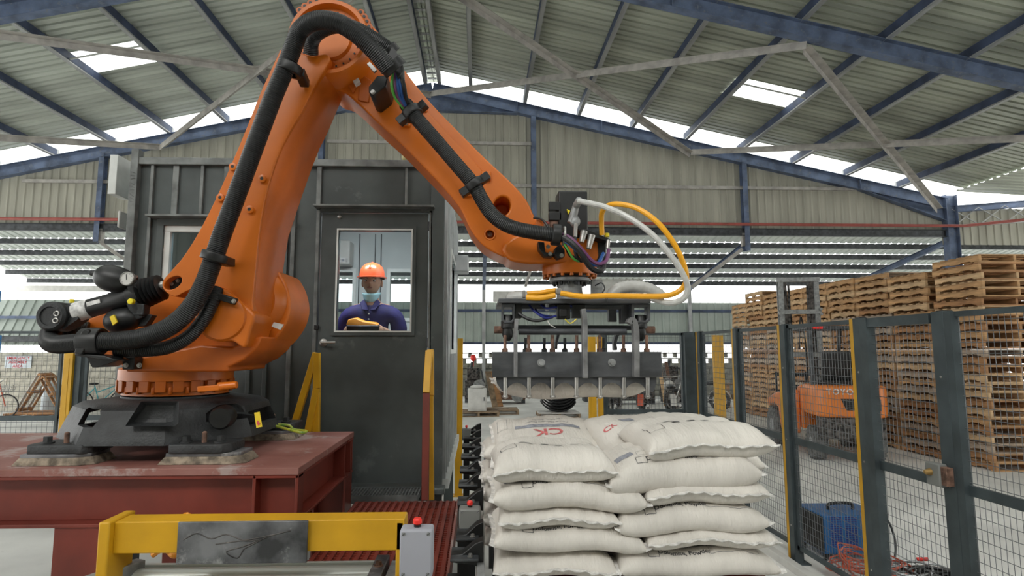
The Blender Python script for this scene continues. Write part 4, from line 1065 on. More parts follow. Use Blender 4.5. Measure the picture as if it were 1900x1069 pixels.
# --- top plate and side brackets
pa = U(925, 558, GY0); pb = U(1208, 558, GY0)
MB().bb((pa.x, GY0, pa.z - 0.012), (pb.x, GY1, pa.z + 0.012)).build('top_plate', M['dark_metal'], gr, bevel=0.003)
MB().bb((pa.x + 0.12, GY0 + 0.1, pa.z - 0.035), (pb.x - 0.1, GY0 + 0.16, pa.z - 0.013)).build('cross_rail', M['dark_metal'], gr, bevel=0.002)
def loop_bracket(x0_, x1_, y0_, y1_, Y, w=0.07, t=0.014):
    o = P2([(x0_, y0_), (x1_, y0_), (x1_, y1_ - 5), (x1_ - 5, y1_), (x0_ + 5, y1_), (x0_, y1_ - 5)], 1)
    mb = MB(); pts = pxo(o, Y)
    c = sum(pts, Vector()) / len(pts)
    inn = [c + (p - c) * 0.70 for p in pts]; n = len(pts); offv = Vector((0, w, 0))
    vs = pts + inn + [p + offv for p in pts] + [p + offv for p in inn]
    fs = []
    for i in range(n):
        j = (i + 1) % n
        fs += [(i, j, j + n, i + n), (i + 2 * n, i + 3 * n, j + 3 * n, j + 2 * n), (i, i + 2 * n, j + 2 * n, j), (i + n, j + n, j + 3 * n, i + 3 * n)]
    mb.add(vs, fs); return mb.build('end_bracket', M['dark_metal'], gr, bevel=0.003)
loop_bracket(931, 955, 563, 600, GY0 + 0.02); loop_bracket(1172, 1207, 564, 599, GY0 + 0.02)
MB().bb(U(1153, 600, GY0 + 0.1), U(1171, 564, GY0 + 0.16)).build('web_plate', M['dark_metal'], gr, bevel=0.003)
MB().bb(U(1130, 597, GY0 + 0.2), U(1141, 564, GY0 + 0.24)).build('web_plate', M['dark_metal'], gr, bevel=0.003)
MB().bb(U(956, 590, GY0 + 0.05), U(966, 566, GY0 + 0.15)).build('web_plate', M['black'], gr, bevel=0.003)
for x0_, x1_ in ((932, 952), (1178, 1200)):
    mb = MB(); c = U((x0_ + x1_) / 2, 626, GY0 + 0.06)
    mb.lathe(c, (0, 0, 1), [(0.012, -0.02), (0.026, 0), (0.03, 0.02), (0.026, 0.045), (0.036, 0.05), (0.036, 0.085), (0.028, 0.095), (0.028, 0.12)], n=18)
    mb.build('rod_end', M['black'], gr, smooth=40)
z_ = U(1060, 615, GY0 + 0.1).z
MB().cyl((U(962, 615, GY0 + 0.1).x, GY0 + 0.1, z_), (U(1162, 615, GY0 + 0.1).x, GY0 + 0.1, z_), 0.019, n=18).build('shaft', M['dark_metal'], gr, smooth=30)
MB().bb(U(960, 612, GY0 + 0.22), U(1170, 605, GY0 + 0.3)).build('rail_bar', M['dark_metal2'], gr, bevel=0.002)
for xa, xb in ((917, 935), (1196, 1214)):
    MB().cyl(U(xa, 612, GY0 + 0.1), U(xb, 612, GY0 + 0.1), 0.020, n=16).build('shaft_stub', M['rust'], gr, smooth=30)
mb = MB(); mb.bb(U(1034, 592, GY0 + 0.04), U(1055, 566, GY0 + 0.1)); mb.bb(U(1062, 590, GY0 + 0.04), U(1082, 566, GY0 + 0.1)); mb.bb(U(1038, 588, GY0 + 0.02), U(1050, 574, GY0 + 0.05)); mb.build('valve_pair', M['black'], gr, bevel=0.005)
def gwire(pts, r, m):
    b = MB(); b.tube(cat(px3(pts), 6), r, n=7); return b.build('signal_cable', M[m], gr, smooth=True)
gwire([(982, 566, 3.15), (992, 578, 3.1), (1012, 590, 3.08), (1032, 586, 3.1)], 0.006, 'w_dkblue')
gwire([(988, 564, 3.2), (1000, 582, 3.12), (1024, 588, 3.12)], 0.006, 'w_dkblue')
gwire([(1004, 566, 3.15), (1014, 572, 3.1), (1034, 570, 3.1), (1060, 568, 3.1), (1078, 572, 3.12)], 0.006, 'w_dkblue')
gwire([(962, 582, 3.1), (980, 592, 3.08), (1000, 595, 3.08), (1025, 588, 3.1)], 0.009, 'black_hose')
gwire([(1014, 592, 3.1), (1020, 602, 3.08), (1030, 608, 3.1)], 0.003, 'bag_seam')
gwire([(1048, 592, 3.08), (1058, 600, 3.08), (1070, 592, 3.08)], 0.003, 'cap_yellow')
MB().cyl(U(1015, 577, GY0 + 0.06), U(1015, 564, GY0 + 0.06), 0.011, n=12).build('sensor', M['cast_grey'], gr, smooth=30)
# --- claw arms
def strap(pts, w, m, Y, name='claw_arm', depth=0.05):
    c = [Vector((x, y, 0)) for x, y in pts]; c = cat(c, 6); L = []; R_ = []
    for i, p in enumerate(c):
        t = (c[min(i + 1, len(c) - 1)] - c[max(i - 1, 0)]).normalized(); nn = Vector((-t.y, t.x, 0))
        L.append(p + nn * w / 2); R_.append(p - nn * w / 2)
    mb = MB(); n = len(c); vs = [U(p.x, p.y, Y) for p in L] + [U(p.x, p.y, Y) for p in R_]
    vs = vs + [v + Vector((0, depth, 0)) for v in vs]; fs = []
    for i in range(n - 1):
        fs += [(i, i + 1, i + 1 + n, i + n), (i + 2 * n, i + 3 * n, i + 1 + 3 * n, i + 1 + 2 * n), (i, i + 2 * n, i + 1 + 2 * n, i + 1), (i + n, i + 1 + n, i + 1 + 3 * n, i + 3 * n)]
    fs += [(0, n, 3 * n, 2 * n), (n - 1, 3 * n - 1, 4 * n - 1, 2 * n - 1)]
    mb.add(vs, fs); return mb.build(name, M[m], gr, bevel=0.003, segs=2)
GP = GY0 - 0.02
strap([(959, 592), (957, 620), (957, 650), (957, 700)], 7, 'worn_metal', GP - 0.04)
strap([(1083, 573), (1086, 600), (1086, 650), (1087, 702)], 9, 'worn_metal', GP - 0.05)
strap([(1168, 600), (1172, 594), (1177, 596), (1181, 612), (1182, 650), (1182, 700)], 10, 'worn_metal', GP - 0.05)
strap([(1143, 650), (1142, 636), (1146, 622), (1152, 612)], 6, 'dark_metal', GP + 0.3)
strap([(1032, 648), (1033, 635), (1036, 622), (1036, 612)], 5, 'dark_metal', GP + 0.3)
for x, y, m_ in ((937, 636, 'rust'), (975, 636, 'black'), (981, 634, 'rust'), (1010, 638, 'black'), (1025, 636, 'rust'), (1048, 638, 'black'), (1070, 638, 'rust'), (1113, 636, 'rust'), (1120, 636, 'black'), (1157, 636, 'rust'), (1200, 636, 'rust')):
    Yk = GP + (0.03 if m_ == 'rust' else 0.22)
    b = MB(); b.cyl(U(x, 655, Yk), U(x, 622 if m_ == 'rust' else 627, Yk), 0.0085, n=10); b.lathe(U(x, 653, Yk), (0, 0, 1), [(0.016, 0), (0.016, 0.014), (0.010, 0.02)], n=6); b.build('adjusting_bolt', M['rust' if m_ == 'rust' else 'dark_metal2'], gr, smooth=30)
# --- clamp beam and scalloped comb
A = U(913, 700, GP); B = U(1227, 653, GP)
MB().bb((A.x, GP, A.z), (B.x, GP + 0.012, B.z)).build('clamp_beam', M['dark_metal'], gr, bevel=0.002)
MB().bb((A.x, GP + 0.012, B.z - 0.012), (B.x, GP + 0.10, B.z)).build('beam_flange', M['dark_metal'], gr, bevel=0.002)
for x in (1004, 1135):
    b = MB(); hexbolt(b, U(x, 673, GP), (0, -1, 0), 0.014, 0.03); b.build('hex_bolt', M['cast_grey'], gr, smooth=30)
top = [(920, 700), (1218, 700)]
bot = []
cx_ = [959.5 + 44 * i for i in range(6)]
bot.append((1218, 712)); bot.append((1212, 728))
for i in range(5, -1, -1):
    c = cx_[i]; bot += [(c + 20, 724), (c + 15, 717), (c + 8, 712), (c, 710), (c - 8, 712), (c - 15, 717), (c - 20, 724)]
bot += [(932, 726), (922, 712)]
mb = MB(); mb.prism(pxo(top + bot, GP + 0.02), (0, 0.012, 0)); mb.build('scalloped_comb', M['dark_metal'], gr, bevel=0.0)
for i in range(7):
    x = 937.5 + 44 * i
    b = MB(); b.cyl(U(x, 701, GP + 0.005), U(x, 734, GP + 0.005), 0.0105, n=14); b.sph(U(x, 736, GP + 0.015), 0.015, sc=(1, 1.6, 0.8)); b.build('claw_finger', M['steel'], gr, smooth=40)
# white ribbed air sleeve arching on the plate
mb = MB(); ps_ = cat(px3([(1130, 556, 3.3), (1145, 538, 3.3), (1168, 532, 3.3), (1195, 534, 3.3), (1220, 545, 3.3), (1228, 556, 3.3)]), 8)
mb.tube(ps_, 0.04, n=14, radii=[0.034 + 0.004 * (i % 2) for i in range(len(ps_))]); mb.build('air_sleeve', M['hose_clear'], gr, smooth=60)
mb = MB(); mb.sph(U(962, 552, 3.35), 0.05, sc=(1.5, 1, 0.8)); mb.build('air_bladder', M['hose_clear'], gr, smooth=True)
MB().bb(U(1098, 556, 3.4), U(1116, 520, 3.44)).build('valve_post', M['cast_grey'], gr, bevel=0.004)
gwire([(1104, 530, 3.38), (1116, 525, 3.36), (1122, 535, 3.34), (1118, 545, 3.3), (1130, 548, 3.28)], 0.004, 'dark_metal2')
# ============================================================ CONTROL CABIN
CYF = 4.4
cf = U(815, 890, CYF).z                      # cabin floor level
XL_, XR_ = U(236, 500, CYF).x, U(822, 600, CYF).x
ct = U(500, 297, CYF).z
CYB = CYF + 2.4
cab = thing('control_cabin', 'dark grey-green steel control cabin with a glazed door, on a raised frame', 'cabin', ((XL_ + XR_) / 2, CYF, cf))
def dx(x): return U(x, 500, CYF).x
def dz(y, x=700): return U(x, y, CYF).z
DL, DR, DT = dx(592), dx(797), dz(394)
WL_, WR_, WT, WB = dx(302), dx(521), dz(420, 400), dz(641, 400)
t = 0.05
fb = cf - 0.06
def wallbox(a, b, m='cabin', name='wall_panel', bev=0.0): return MB().bb(a, b).build(name, M[m], cab, bevel=bev)
wallbox((XL_, CYF, fb), (WL_, CYF + t, ct)); wallbox((WL_, CYF, WT), (WR_, CYF + t, ct)); wallbox((WL_, CYF, fb), (WR_, CYF + t, WB))
wallbox((WR_, CYF, fb), (DL, CYF + t, ct)); wallbox((DL, CYF, DT), (DR, CYF + t, ct)); wallbox((DR, CYF, fb), (XR_, CYF + t, ct))
wallbox((XL_, CYF + t, fb), (XL_ + t, CYB, ct), 'cabin', 'side_panel')
# right side: aluminium ribbed sheet with a window gap
wy0, wy1, wz0, wz1 = CYF + 0.75, CYF + 1.9, cf + 0.95, cf + 1.8
for a, b in (((XR_ - t, CYF + t, fb), (XR_, wy0, ct)), ((XR_ - t, wy1, fb), (XR_, CYB, ct)), ((XR_ - t, wy0, fb), (XR_, wy1, wz0)), ((XR_ - t, wy0, wz1), (XR_, wy1, ct))):
    wallbox(a, b, 'cabin_inner', 'side_panel')
for i in range(11):
    y = CYF + 0.07 + i * 0.225
    if wy0 - 0.05 < y < wy1 + 0.05:
        MB().bb((XR_, y, fb), (XR_ + 0.025, y + 0.05, wz0)).build('side_rib', M['alu'], cab); MB().bb((XR_, y, wz1), (XR_ + 0.025, y + 0.05, ct - 0.05)).build('side_rib', M['alu'], cab)
    else: MB().bb((XR_, y, fb), (XR_ + 0.025, y + 0.05, ct - 0.05)).build('side_rib', M['alu'], cab)
MB().bb((XR_ - 0.03, wy0, wz0), (XR_ - 0.02, wy1, wz1)).build('side_glass', M['glass'], cab)
for a, b in (((XR_ - .02, wy0 - .04, wz0 - .04), (XR_ + .03, wy1 + .04, wz0)), ((XR_ - .02, wy0 - .04, wz1), (XR_ + .03, wy1 + .04, wz1 + .04)), ((XR_ - .02, wy0 - .04, wz0), (XR_ + .03, wy0, wz1)), ((XR_ - .02, wy1, wz0), (XR_ + .03, wy1 + .04, wz1))):
    MB().bb(a, b).build('window_frame', M['alu_white'], cab)
MB().bb((XR_ + 0.02, CYF + 1.5, 2.55), (XR_ + 0.16, CYF + 1.75, 2.72)).build('lamp_box', M['alu'], cab, bevel=0.01)
MB().bb((XR_ - 0.01, CYF + 0.06, fb - 0.02), (XR_ + 0.05, CYB, fb + 0.05)).build('side_sill', M['alu_white'], cab)
# back wall with two windows
YI = CYB - 0.05
def bx_(x, y): return U(x, y, YI)
w1 = (bx_(600, 590), bx_(655, 505)); w2 = (bx_(723, 590), bx_(790, 508))
zA, zB = w1[0].z, w1[1].z; c2t = w2[1].z
wallbox((XL_, YI, fb), (XR_, CYB, zA), 'cabin_inner', 'back_panel'); wallbox((XL_, YI, zB), (XR_, CYB, ct), 'cabin_inner', 'back_panel')
wallbox((XL_, YI, zA), (w1[0].x, CYB, zB), 'cabin_inner', 'back_panel'); wallbox((w1[1].x, YI, zA), (w2[0].x, CYB, zB), 'cabin_inner', 'back_panel')
wallbox((w2[1].x, YI, zA), (XR_, CYB, zB), 'cabin_inner', 'back_panel')
for w in (w1, w2):
    MB().bb((w[0].x, YI + 0.02, zA), (w[1].x, YI + 0.03, zB)).build('back_glass', M['glass'], cab)
    for a, b in (((w[0].x - .04, YI - .02, zA - .04), (w[1].x + .04, YI + .01, zA)), ((w[0].x - .04, YI - .02, zB), (w[1].x + .04, YI + .01, zB + .04)), ((w[0].x - .04, YI - .02, zA), (w[0].x, YI + .01, zB)), ((w[1].x, YI - .02, zA), (w[1].x + .04, YI + .01, zB))):
        MB().bb(a, b).build('window_frame', M['alu_white'], cab)
for x in (668, 697, 708):
    p = bx_(x, 440); MB().bb((p.x - 0.006, YI - 0.004, cf), (p.x + 0.006, YI, ct - 0.1)).build('panel_joint', M['dark_metal2'], cab)
MB().bb((XL_, CYF, ct - 0.04), (XR_, CYB, ct)).build('roof_panel', M['cabin_inner'], cab)
MB().bb((XL_ + t, CYF + t, fb), (XR_ - t, CYB - t, cf)).build('floor_panel', M['cabin_inner'], cab)
# added glowing panel and area light that brighten the cabin interior and operator
lx = (XL_ + XR_) / 2 + 0.3
ml = bpy.data.materials.new('fill_glow'); ml.use_nodes = True; ml.node_tree.nodes['Principled BSDF'].inputs['Emission Color'].default_value = (1, 1, 1, 1); ml.node_tree.nodes['Principled BSDF'].inputs['Emission Strength'].default_value = 2.5
MB().bb((lx - 0.5, CYF + 0.22, ct - 0.075), (lx + 0.7, CYF + 0.42, ct - 0.045)).build('fill_panel', ml, cab)
ld = bpy.data.lights.new('cabin_fill', 'AREA'); ld.shape = 'RECTANGLE'; ld.size = 1.2; ld.size_y = 0.2; ld.energy = 42; ld.color = (0.96, 0.99, 1)
lo = bpy.data.objects.new('cabin_fill', ld); COL.objects.link(lo); lo.location = (lx + 0.1, CYF + 0.32, ct - 0.09); lo.rotation_euler = (math.radians(12), 0, 0)
# air conditioner inside
a = U(612, 495, YI); b = U(657, 452, YI)
acb = MB().bb((a.x - 0.3, YI - 0.22, a.z), (b.x, YI - 0.002, b.z)).build('air_conditioner', M['white'], cab, bevel=0.015)
MB().bb((b.x - 0.2, YI - 0.225, a.z + 0.02), (b.x - 0.02, YI - 0.222, a.z + 0.07)).build('control_strip', M['label_white'], acb)
for x in (0.05, 0.12): MB().bb((b.x - 0.03 - x, YI - 0.228, a.z + 0.03), (b.x - 0.008 - x, YI - 0.226, a.z + 0.055)).build('indicator', M['ink_blue'], acb)
# ribs and edge members of the front
def vrib(x, y0_, y1_, w=0.03, m='cabin_trim', d=0.025, name='front_rib'):
    X = dx(x); MB().bb((X - w / 2, CYF - d, dz(y1_, x)), (X + w / 2, CYF, dz(y0_, x))).build(name, M[m], cab, bevel=0.003)
MB().bb((XL_, CYF - 0.05, fb), (XL_ + 0.055, CYF + 0.02, ct + 0.06)).build('corner_post', M['cabin_trim'], cab, bevel=0.004)
MB().bb((XR_ - 0.10, CYF - 0.03, fb - 0.25), (XR_ + 0.005, CYF + 0.02, ct)).build('corner_post', M['cabin'], cab, bevel=0.004)
MB().bb((XL_, CYF - 0.04, ct - 0.055), (XR_ + 0.0, CYF + 0.0, ct)).build('top_rail', M['cabin_trim'], cab, bevel=0.004)
for x in (274, 368): vrib(x, 308, 405 if x > 300 else 880, 0.024)
for x in (318, 414): vrib(x, 308, 404, 0.045, 'cabin_trim', 0.02)
vrib(543, 308, 890, 0.03); vrib(588, 308, 382, 0.035); vrib(752, 308, 382, 0.02)
for x in (470, 500): vrib(x, 660, 890, 0.03, 'cabin', 0.02)
# scribbled welder's marks on the post
mb = MB()
for i in range(9): mb.beam((XL_ + 0.012, CYF - 0.051, ct - 0.12 - i * 0.028), (XL_ + 0.04, CYF - 0.051, ct - 0.13 - i * 0.03 + (i % 3) * 0.01), 0.002, 0.004, up=(0, 1, 0))
mb.build('chalk_marks', M['ink'], cab)
# front window
def frame4(x0, x1, z0, z1, w, y0, y1, m, name):
    for a, b in (((x0 - w, y0, z1), (x1 + w, y1, z1 + w)), ((x0 - w, y0, z0 - w), (x1 + w, y1, z0)), ((x0 - w, y0, z0), (x0, y1, z1)), ((x1, y0, z0), (x1 + w, y1, z1))):
        MB().bb(a, b).build(name, M[m], cab, bevel=0.002)
frame4(WL_ + 0.045, WR_ - 0.045, WB + 0.045, WT - 0.045, 0.045, CYF - 0.01, CYF + 0.04, 'alu_white', 'window_frame')
frame4(WL_, WR_, WB, WT, 0.05, CYF - 0.025, CYF, 'cabin', 'window_surround')
MB().bb((WL_ + 0.04, CYF + 0.015, WB + 0.04), (WR_ - 0.04, CYF + 0.022, WT - 0.04)).build('window_glass', M['glass_dark'], cab)
MB().bb((WL_ - 0.09, CYF - 0.12, WT + 0.05), (WR_ + 0.09, CYF, WT + 0.065)).build('window_hood', M['cabin_trim'], cab)
# door
door = MB()
g0, g1, gz0, gz1 = dx(628), dx(763), dz(614), dz(429)
e = 0.012
dd0, dd1 = CYF - 0.01, CYF + 0.035
door.bb((DL + e, dd0, cf - 0.02), (g0, dd1, DT - e)); door.bb((g1, dd0, cf - 0.02), (DR - e, dd1, DT - e)); door.bb((g0, dd0, gz1), (g1, dd1, DT - e)); door.bb((g0, dd0, cf - 0.02), (g1, dd1, gz0))
dr = door.build('door', M['cabin'], cab)
for w, d_, m_ in ((0.035, 0.02, 'cabin'), (0.012, 0.026, 'alu_white')):
    for a, b in (((g0 - w, dd0 - d_, gz1), (g1 + w, dd0, gz1 + w)), ((g0 - w, dd0 - d_, gz0 - w), (g1 + w, dd0, gz0)), ((g0 - w, dd0 - d_, gz0), (g0, dd0, gz1)), ((g1, dd0 - d_, gz0), (g1 + w, dd0, gz1))):
        MB().bb(a, b).build('glazing_bead', M[m_], dr)
MB().bb((g0, CYF + 0.008, gz0), (g1, CYF + 0.013, gz1)).build('glass', M['glass'], dr)
b = MB(); c = Vector((dx(605), dd0, dz(636))); b.lathe(c, (0, -1, 0), [(0.03, 0), (0.03, 0.008), (0.022, 0.016), (0.012, 0.018), (0.011, 0.05)], n=24); b.tube([c + Vector((0, -0.045, 0)), c + Vector((0.03, -0.052, 0)), c + Vector((0.10, -0.05, 0.0))], 0.011, n=10)
b.build('door_handle', M['steel'], dr, smooth=40)
b = MB(); b.sph(Vector((dx(628), dd0 - 0.01, dz(404))), 0.016); b.build('door_knob', M['steel'], dr, smooth=True)
for y in (420, 636, 840):
    p = Vector((DR - 0.004, dd0 - 0.006, dz(y))); MB().cyl(p - Vector((0, 0, 0.035)), p + Vector((0, 0, 0.035)), 0.011, n=10).build('hinge', M['dark_metal2'], dr, smooth=30)
p = Vector((DL + 0.0, dd0 - 0.01, dz(608))); MB().box(p, (0.03, 0.03, 0.035)).build('latch', M['black'], dr, bevel=0.003)
for x in (589, 799):
    X = dx(x); MB().bb((X - 0.013, CYF - 0.03, fb), (X + 0.013, CYF, DT + 0.01)).build('door_jamb', M['cabin_trim'], cab, bevel=0.003)
MB().bb((dx(584), CYF - 0.11, DT + 0.02), (dx(806), CYF, DT + 0.035)).build('door_hood', M['cabin_trim'], cab, bevel=0.002)
MB().bb((dx(592), CYF - 0.03, DT - 0.005), (dx(800), CYF, DT + 0.02)).build('door_head', M['cabin'], cab)
# grating step below the door
st = MB(); sx0, sx1 = dx(650), dx(787); zs = cf - 0.05
n_ = 26
for i in range(n_): 
    x = sx0 + (sx1 - sx0) * i / (n_ - 1); st.bb((x - 0.004, CYF - 0.26, zs - 0.03), (x + 0.004, CYF - 0.01, zs))
for k in range(5): st.bb((sx0, CYF - 0.26 + k * 0.06, zs - 0.028), (sx1, CYF - 0.254 + k * 0.06, zs - 0.002))
st.bb((sx0, CYF - 0.27, zs - 0.05), (sx1, CYF - 0.26, zs + 0.004)); st.bb((sx0, CYF - 0.26, zs - 0.05), (sx1, CYF - 0.01, zs - 0.035))
st.build('grating_step', M['cabin_trim'], cab)
MB().bb((XL_, CYF - 0.0, fb - 0.09), (XR_, CYB, fb)).build('base_rail', M['cabin'], cab)
for x in (XL_ + 0.1, DL - 0.1 + 0.28, XR_ - 0.06):
    for y in (CYF + 0.08, CYB - 0.1):
        MB().bb((x - 0.05, y - 0.05, 0), (x + 0.05, y + 0.05, fb - 0.09)).build('leg', M['cabin'], cab)
# sill block jutting at the right corner
MB().bb((XR_ - 0.09, CYF - 0.16, fb - 0.01), (XR_ + 0.03, CYF - 0.03, fb + 0.03)).build('corner_block', M['cabin'], cab, bevel=0.004)
for (x0_, y0_, x1_, y1_) in ((214, 302, 233, 360),):
    MB().bb(U(x0_, y1_, CYF + 0.1), U(x1_, y0_, CYF + 0.3)).build('junction_box', M['alu_white'], cab, bevel=0.004)
MB().bb(U(221, 422, CYF + 0.2), U(233, 396, CYF + 0.3)).build('siren', M['white'], cab, bevel=0.008)
a = U(744, 297, CYF + 0.05); b = U(792, 258, CYF + 0.25)
bk = MB(); bk.bb((a.x, CYF + 0.05, a.z), (b.x, CYF + 0.25, b.z)); tag(bk.build('plastic_tub', M['cream'], None, bevel=0.03, segs=4), 'cream plastic tub standing on top of the cabin roof', 'tub')

# ============================================================ OPERATOR
PY = 4.92
pc = U(690, 560, PY); PX_ = pc.x
per = thing('person', 'person in an orange-red hard hat and navy polo holding a controller behind the door glass', 'person', (PX_, PY, cf))
def skinfig(name, verts, edges, radii, m, root=0, sub=2, parent=per, lab=None):
    me = bpy.data.meshes.new(name); o0 = WL[per]
    me.from_pydata([tuple(Vector(v) ) for v in verts], edges, [])
    o = bpy.data.objects.new(name, me); COL.objects.link(o); o.parent = parent
    sk = o.modifiers.new('skin', 'SKIN'); sk.use_smooth_shade = True
    for i, r in enumerate(radii):
        sv = me.skin_vertices[0].data[i]; sv.radius = r if isinstance(r, tuple) else (r, r); sv.use_root = (i == root)
    s = o.modifiers.new('sub', 'SUBSURF'); s.levels = sub; s.render_levels = sub
    me.materials.append(m)
    return o
eye = U(690, 521, PY - 0.1).z - cf
H = eye + 0.11
sh = eye - 0.235      # shoulder joint height
el = sh - 0.28
hz = U(690, 611, PY - 0.35).z - cf
def V(x, y, z): return (x, y, z)
hip = 0.86 * (H / 1.66)
vb = [V(0, 0, hip), V(0, 0, hip + 0.16), V(0, -.005, sh - 0.10), V(0, 0, sh + 0.01), V(0, -0.005, sh + 0.08), V(0, -0.012, sh + 0.16)]
eb = [(0, 1), (1, 2), (2, 3), (3, 4), (4, 5)]
rb = [(0.13, 0.09), (0.12, 0.08), (0.13, 0.09), (0.075, 0.06), 0.052, 0.052]
for s in (-1, 1):
    n = len(vb); vb += [V(s * 0.17, 0.0, sh), V(s * 0.215, 0.02, el + 0.14), V(s * 0.232, 0.015, el), V(s * 0.20, -0.11, (el + hz) / 2 + 0.0), V(s * 0.155, -0.22, hz - 0.01), V(s * 0.135, -0.27, hz)]
    eb += [(3, n), (n, n + 1), (n + 1, n + 2), (n + 2, n + 3), (n + 3, n + 4), (n + 4, n + 5)]; rb += [0.048, 0.044, 0.040, 0.037, 0.026, 0.03]
    n = len(vb); vb += [V(s * 0.09, 0, hip - 0.08), V(s * 0.10, -0.01, hip * 0.52), V(s * 0.105, 0.02, 0.09), V(s * 0.11, -0.10, 0.035)]
    eb += [(0, n), (n, n + 1), (n + 1, n + 2), (n + 2, n + 3)]; rb += [0.085, 0.055, 0.037, 0.035]
body = skinfig('body', vb, eb, rb, M['skin'])
# polo shirt with short sleeves
vs_ = [V(0, 0, hip + 0.01), V(0, 0, hip + 0.18), V(0, -.005, sh - 0.10), V(0, 0.002, sh + 0.02)]
es_ = [(0, 1), (1, 2), (2, 3)]; rs_ = [(0.165, 0.12), (0.155, 0.115), (0.178, 0.13), (0.135, 0.10)]
for s in (-1, 1):
    n = len(vs_); vs_ += [V(s * 0.175, 0.0, sh + 0.005), V(s * 0.225, 0.02, el + 0.15), V(s * 0.238, 0.018, el + 0.06)]
    es_ += [(3, n), (n, n + 1), (n + 1, n + 2)]; rs_ += [0.088, 0.076, 0.078]
shirt = skinfig('polo_shirt', vs_, es_, rs_, M['shirt'])
vt = [V(0, 0, hip + 0.04), ]; et = []; rt = [(0.15, 0.11)]
for s in (-1, 1):
    n = len(vt); vt += [V(s * 0.095, 0, hip - 0.08), V(s * 0.10, -0.01, hip * 0.52), V(s * 0.105, 0.02, 0.10)]; et += [(0, n), (n, n + 1), (n + 1, n + 2)]; rt += [0.10, 0.075, 0.062]
skinfig('trousers', vt, et, rt, M['trouser'])
for s in (-1, 1):
    b = MB(); b.sph((s * 0.11, -0.06, 0.04), 0.05, sc=(0.95, 2.5, 0.9)); b.build('shoe', M['black'], per, smooth=True, local=True)
hcz = eye + 0.0
# head: shaped skull with jaw, nose, ears
def head():
    mb = MB(); n, m_ = 28, 22; vs = []; fs = []
    for i in range(m_ + 1):
        t = math.pi * i / m_; z = math.cos(t)
        for j in range(n):
            a = 2 * math.pi * j / n
            x = math.sin(t) * math.cos(a) * 0.078; y = math.sin(t) * math.sin(a) * 0.098; zz = z * 0.118
            if zz < 0: k = 1 - 0.34 * (-zz / 0.118) ** 1.5; x *= k; y = y * (1 - 0.15 * (-zz / 0.118)) - 0.010 * (-zz / 0.118)
            if y < 0:
                fx = math.exp(-(x / 0.014) ** 2)
                y -= fx * 0.020 * math.exp(-((zz + 0.022) / 0.022) ** 2)          # nose
                y -= 0.006 * math.exp(-((abs(x) - 0.0) / 0.03) ** 2) * math.exp(-((zz + 0.062) / 0.012) ** 2)   # lips
                y += 0.010 * math.exp(-((abs(x) - 0.032) / 0.016) ** 2) * math.exp(-((zz - 0.0) / 0.014) ** 2)  # eye hollows
                y -= 0.006 * math.exp(-((zz - 0.022) / 0.012) ** 2)             # brow
            vs.append((x, y - 0.02, zz + hcz + 0.0))
    for i in range(m_):
        for j in range(n): fs.append((i * n + j, (i + 1) * n + j, (i + 1) * n + (j + 1) % n, i * n + (j + 1) % n))
    mb.add(vs, fs)
    for s in (-1, 1): mb.sph((s * 0.080, 0.0, hcz - 0.012), 0.03, sc=(0.35, 0.6, 1.05))
    return mb
head().build('head', M['skin'], per, smooth=60, local=True)
for s in (-1, 1):
    b = MB(); b.sph((s * 0.031, -0.100, hcz + 0.0), 0.0115, sc=(1.3, 0.6, 0.6)); ey = b.build('eye', M['white'], per, smooth=True, local=True)
    b = MB(); b.sph((s * 0.031, -0.1055, hcz + 0.0), 0.0055, sc=(1, 0.5, 1)); b.build('iris', M['eye'], ey, smooth=True, local=True)
    b = MB(); b.tube([(s * 0.014, -0.116, hcz + 0.019), (s * 0.032, -0.115, hcz + 0.025), (s * 0.05, -0.100, hcz + 0.018)], 0.0035, n=6); b.build('eyebrow', M['hair'], per, smooth=True, local=True)
b = MB(); b.sph((0, -0.117, hcz - 0.060), 0.019, sc=(1.2, 0.35, 0.32)); b.build('lips', M['lips'], per, smooth=True, local=True)
b = MB(); b.sph((0, -0.006, hcz + 0.03), 0.1, sc=(0.84, 0.98, 0.9)); b.build('hair', M['hair'], per, smooth=True, local=True)
# hard hat
b = MB(); pr = [(0.120, 0.0), (0.119, 0.03), (0.112, 0.06), (0.096, 0.09), (0.068, 0.112), (0.035, 0.124), (0.002, 0.128)]
b.lathe((0, -0.012, hcz + 0.036), (0, 0, 1), pr, n=32, caps=False)
hh = b.build('hard_hat', M['helmet'], per, smooth=50, local=True); hh.scale = (0.88, 1.0, 1.0)
b = MB(); b.lathe((0, -0.02, hcz + 0.034), (0, 0, 1), [(0.124, -0.006), (0.140, -0.002), (0.140, 0.004), (0.124, 0.008)], n=32, caps=False)
b.prism([(-0.10, -0.10, hcz + 0.030), (-0.07, -0.165, hcz + 0.024), (0, -0.185, hcz + 0.022), (0.07, -0.165, hcz + 0.024), (0.10, -0.10, hcz + 0.030)], (0, 0, 0.008))
b.build('hat_brim', M['helmet'], hh, smooth=40, local=True)
b = MB(); b.tube([(0, -0.12, hcz + 0.10), (0, -0.08, hcz + 0.140), (0, -0.015, hcz + 0.160), (0, 0.06, hcz + 0.143)], 0.012, n=8); b.build('hat_ridge', M['helmet'], hh, smooth=True, local=True)
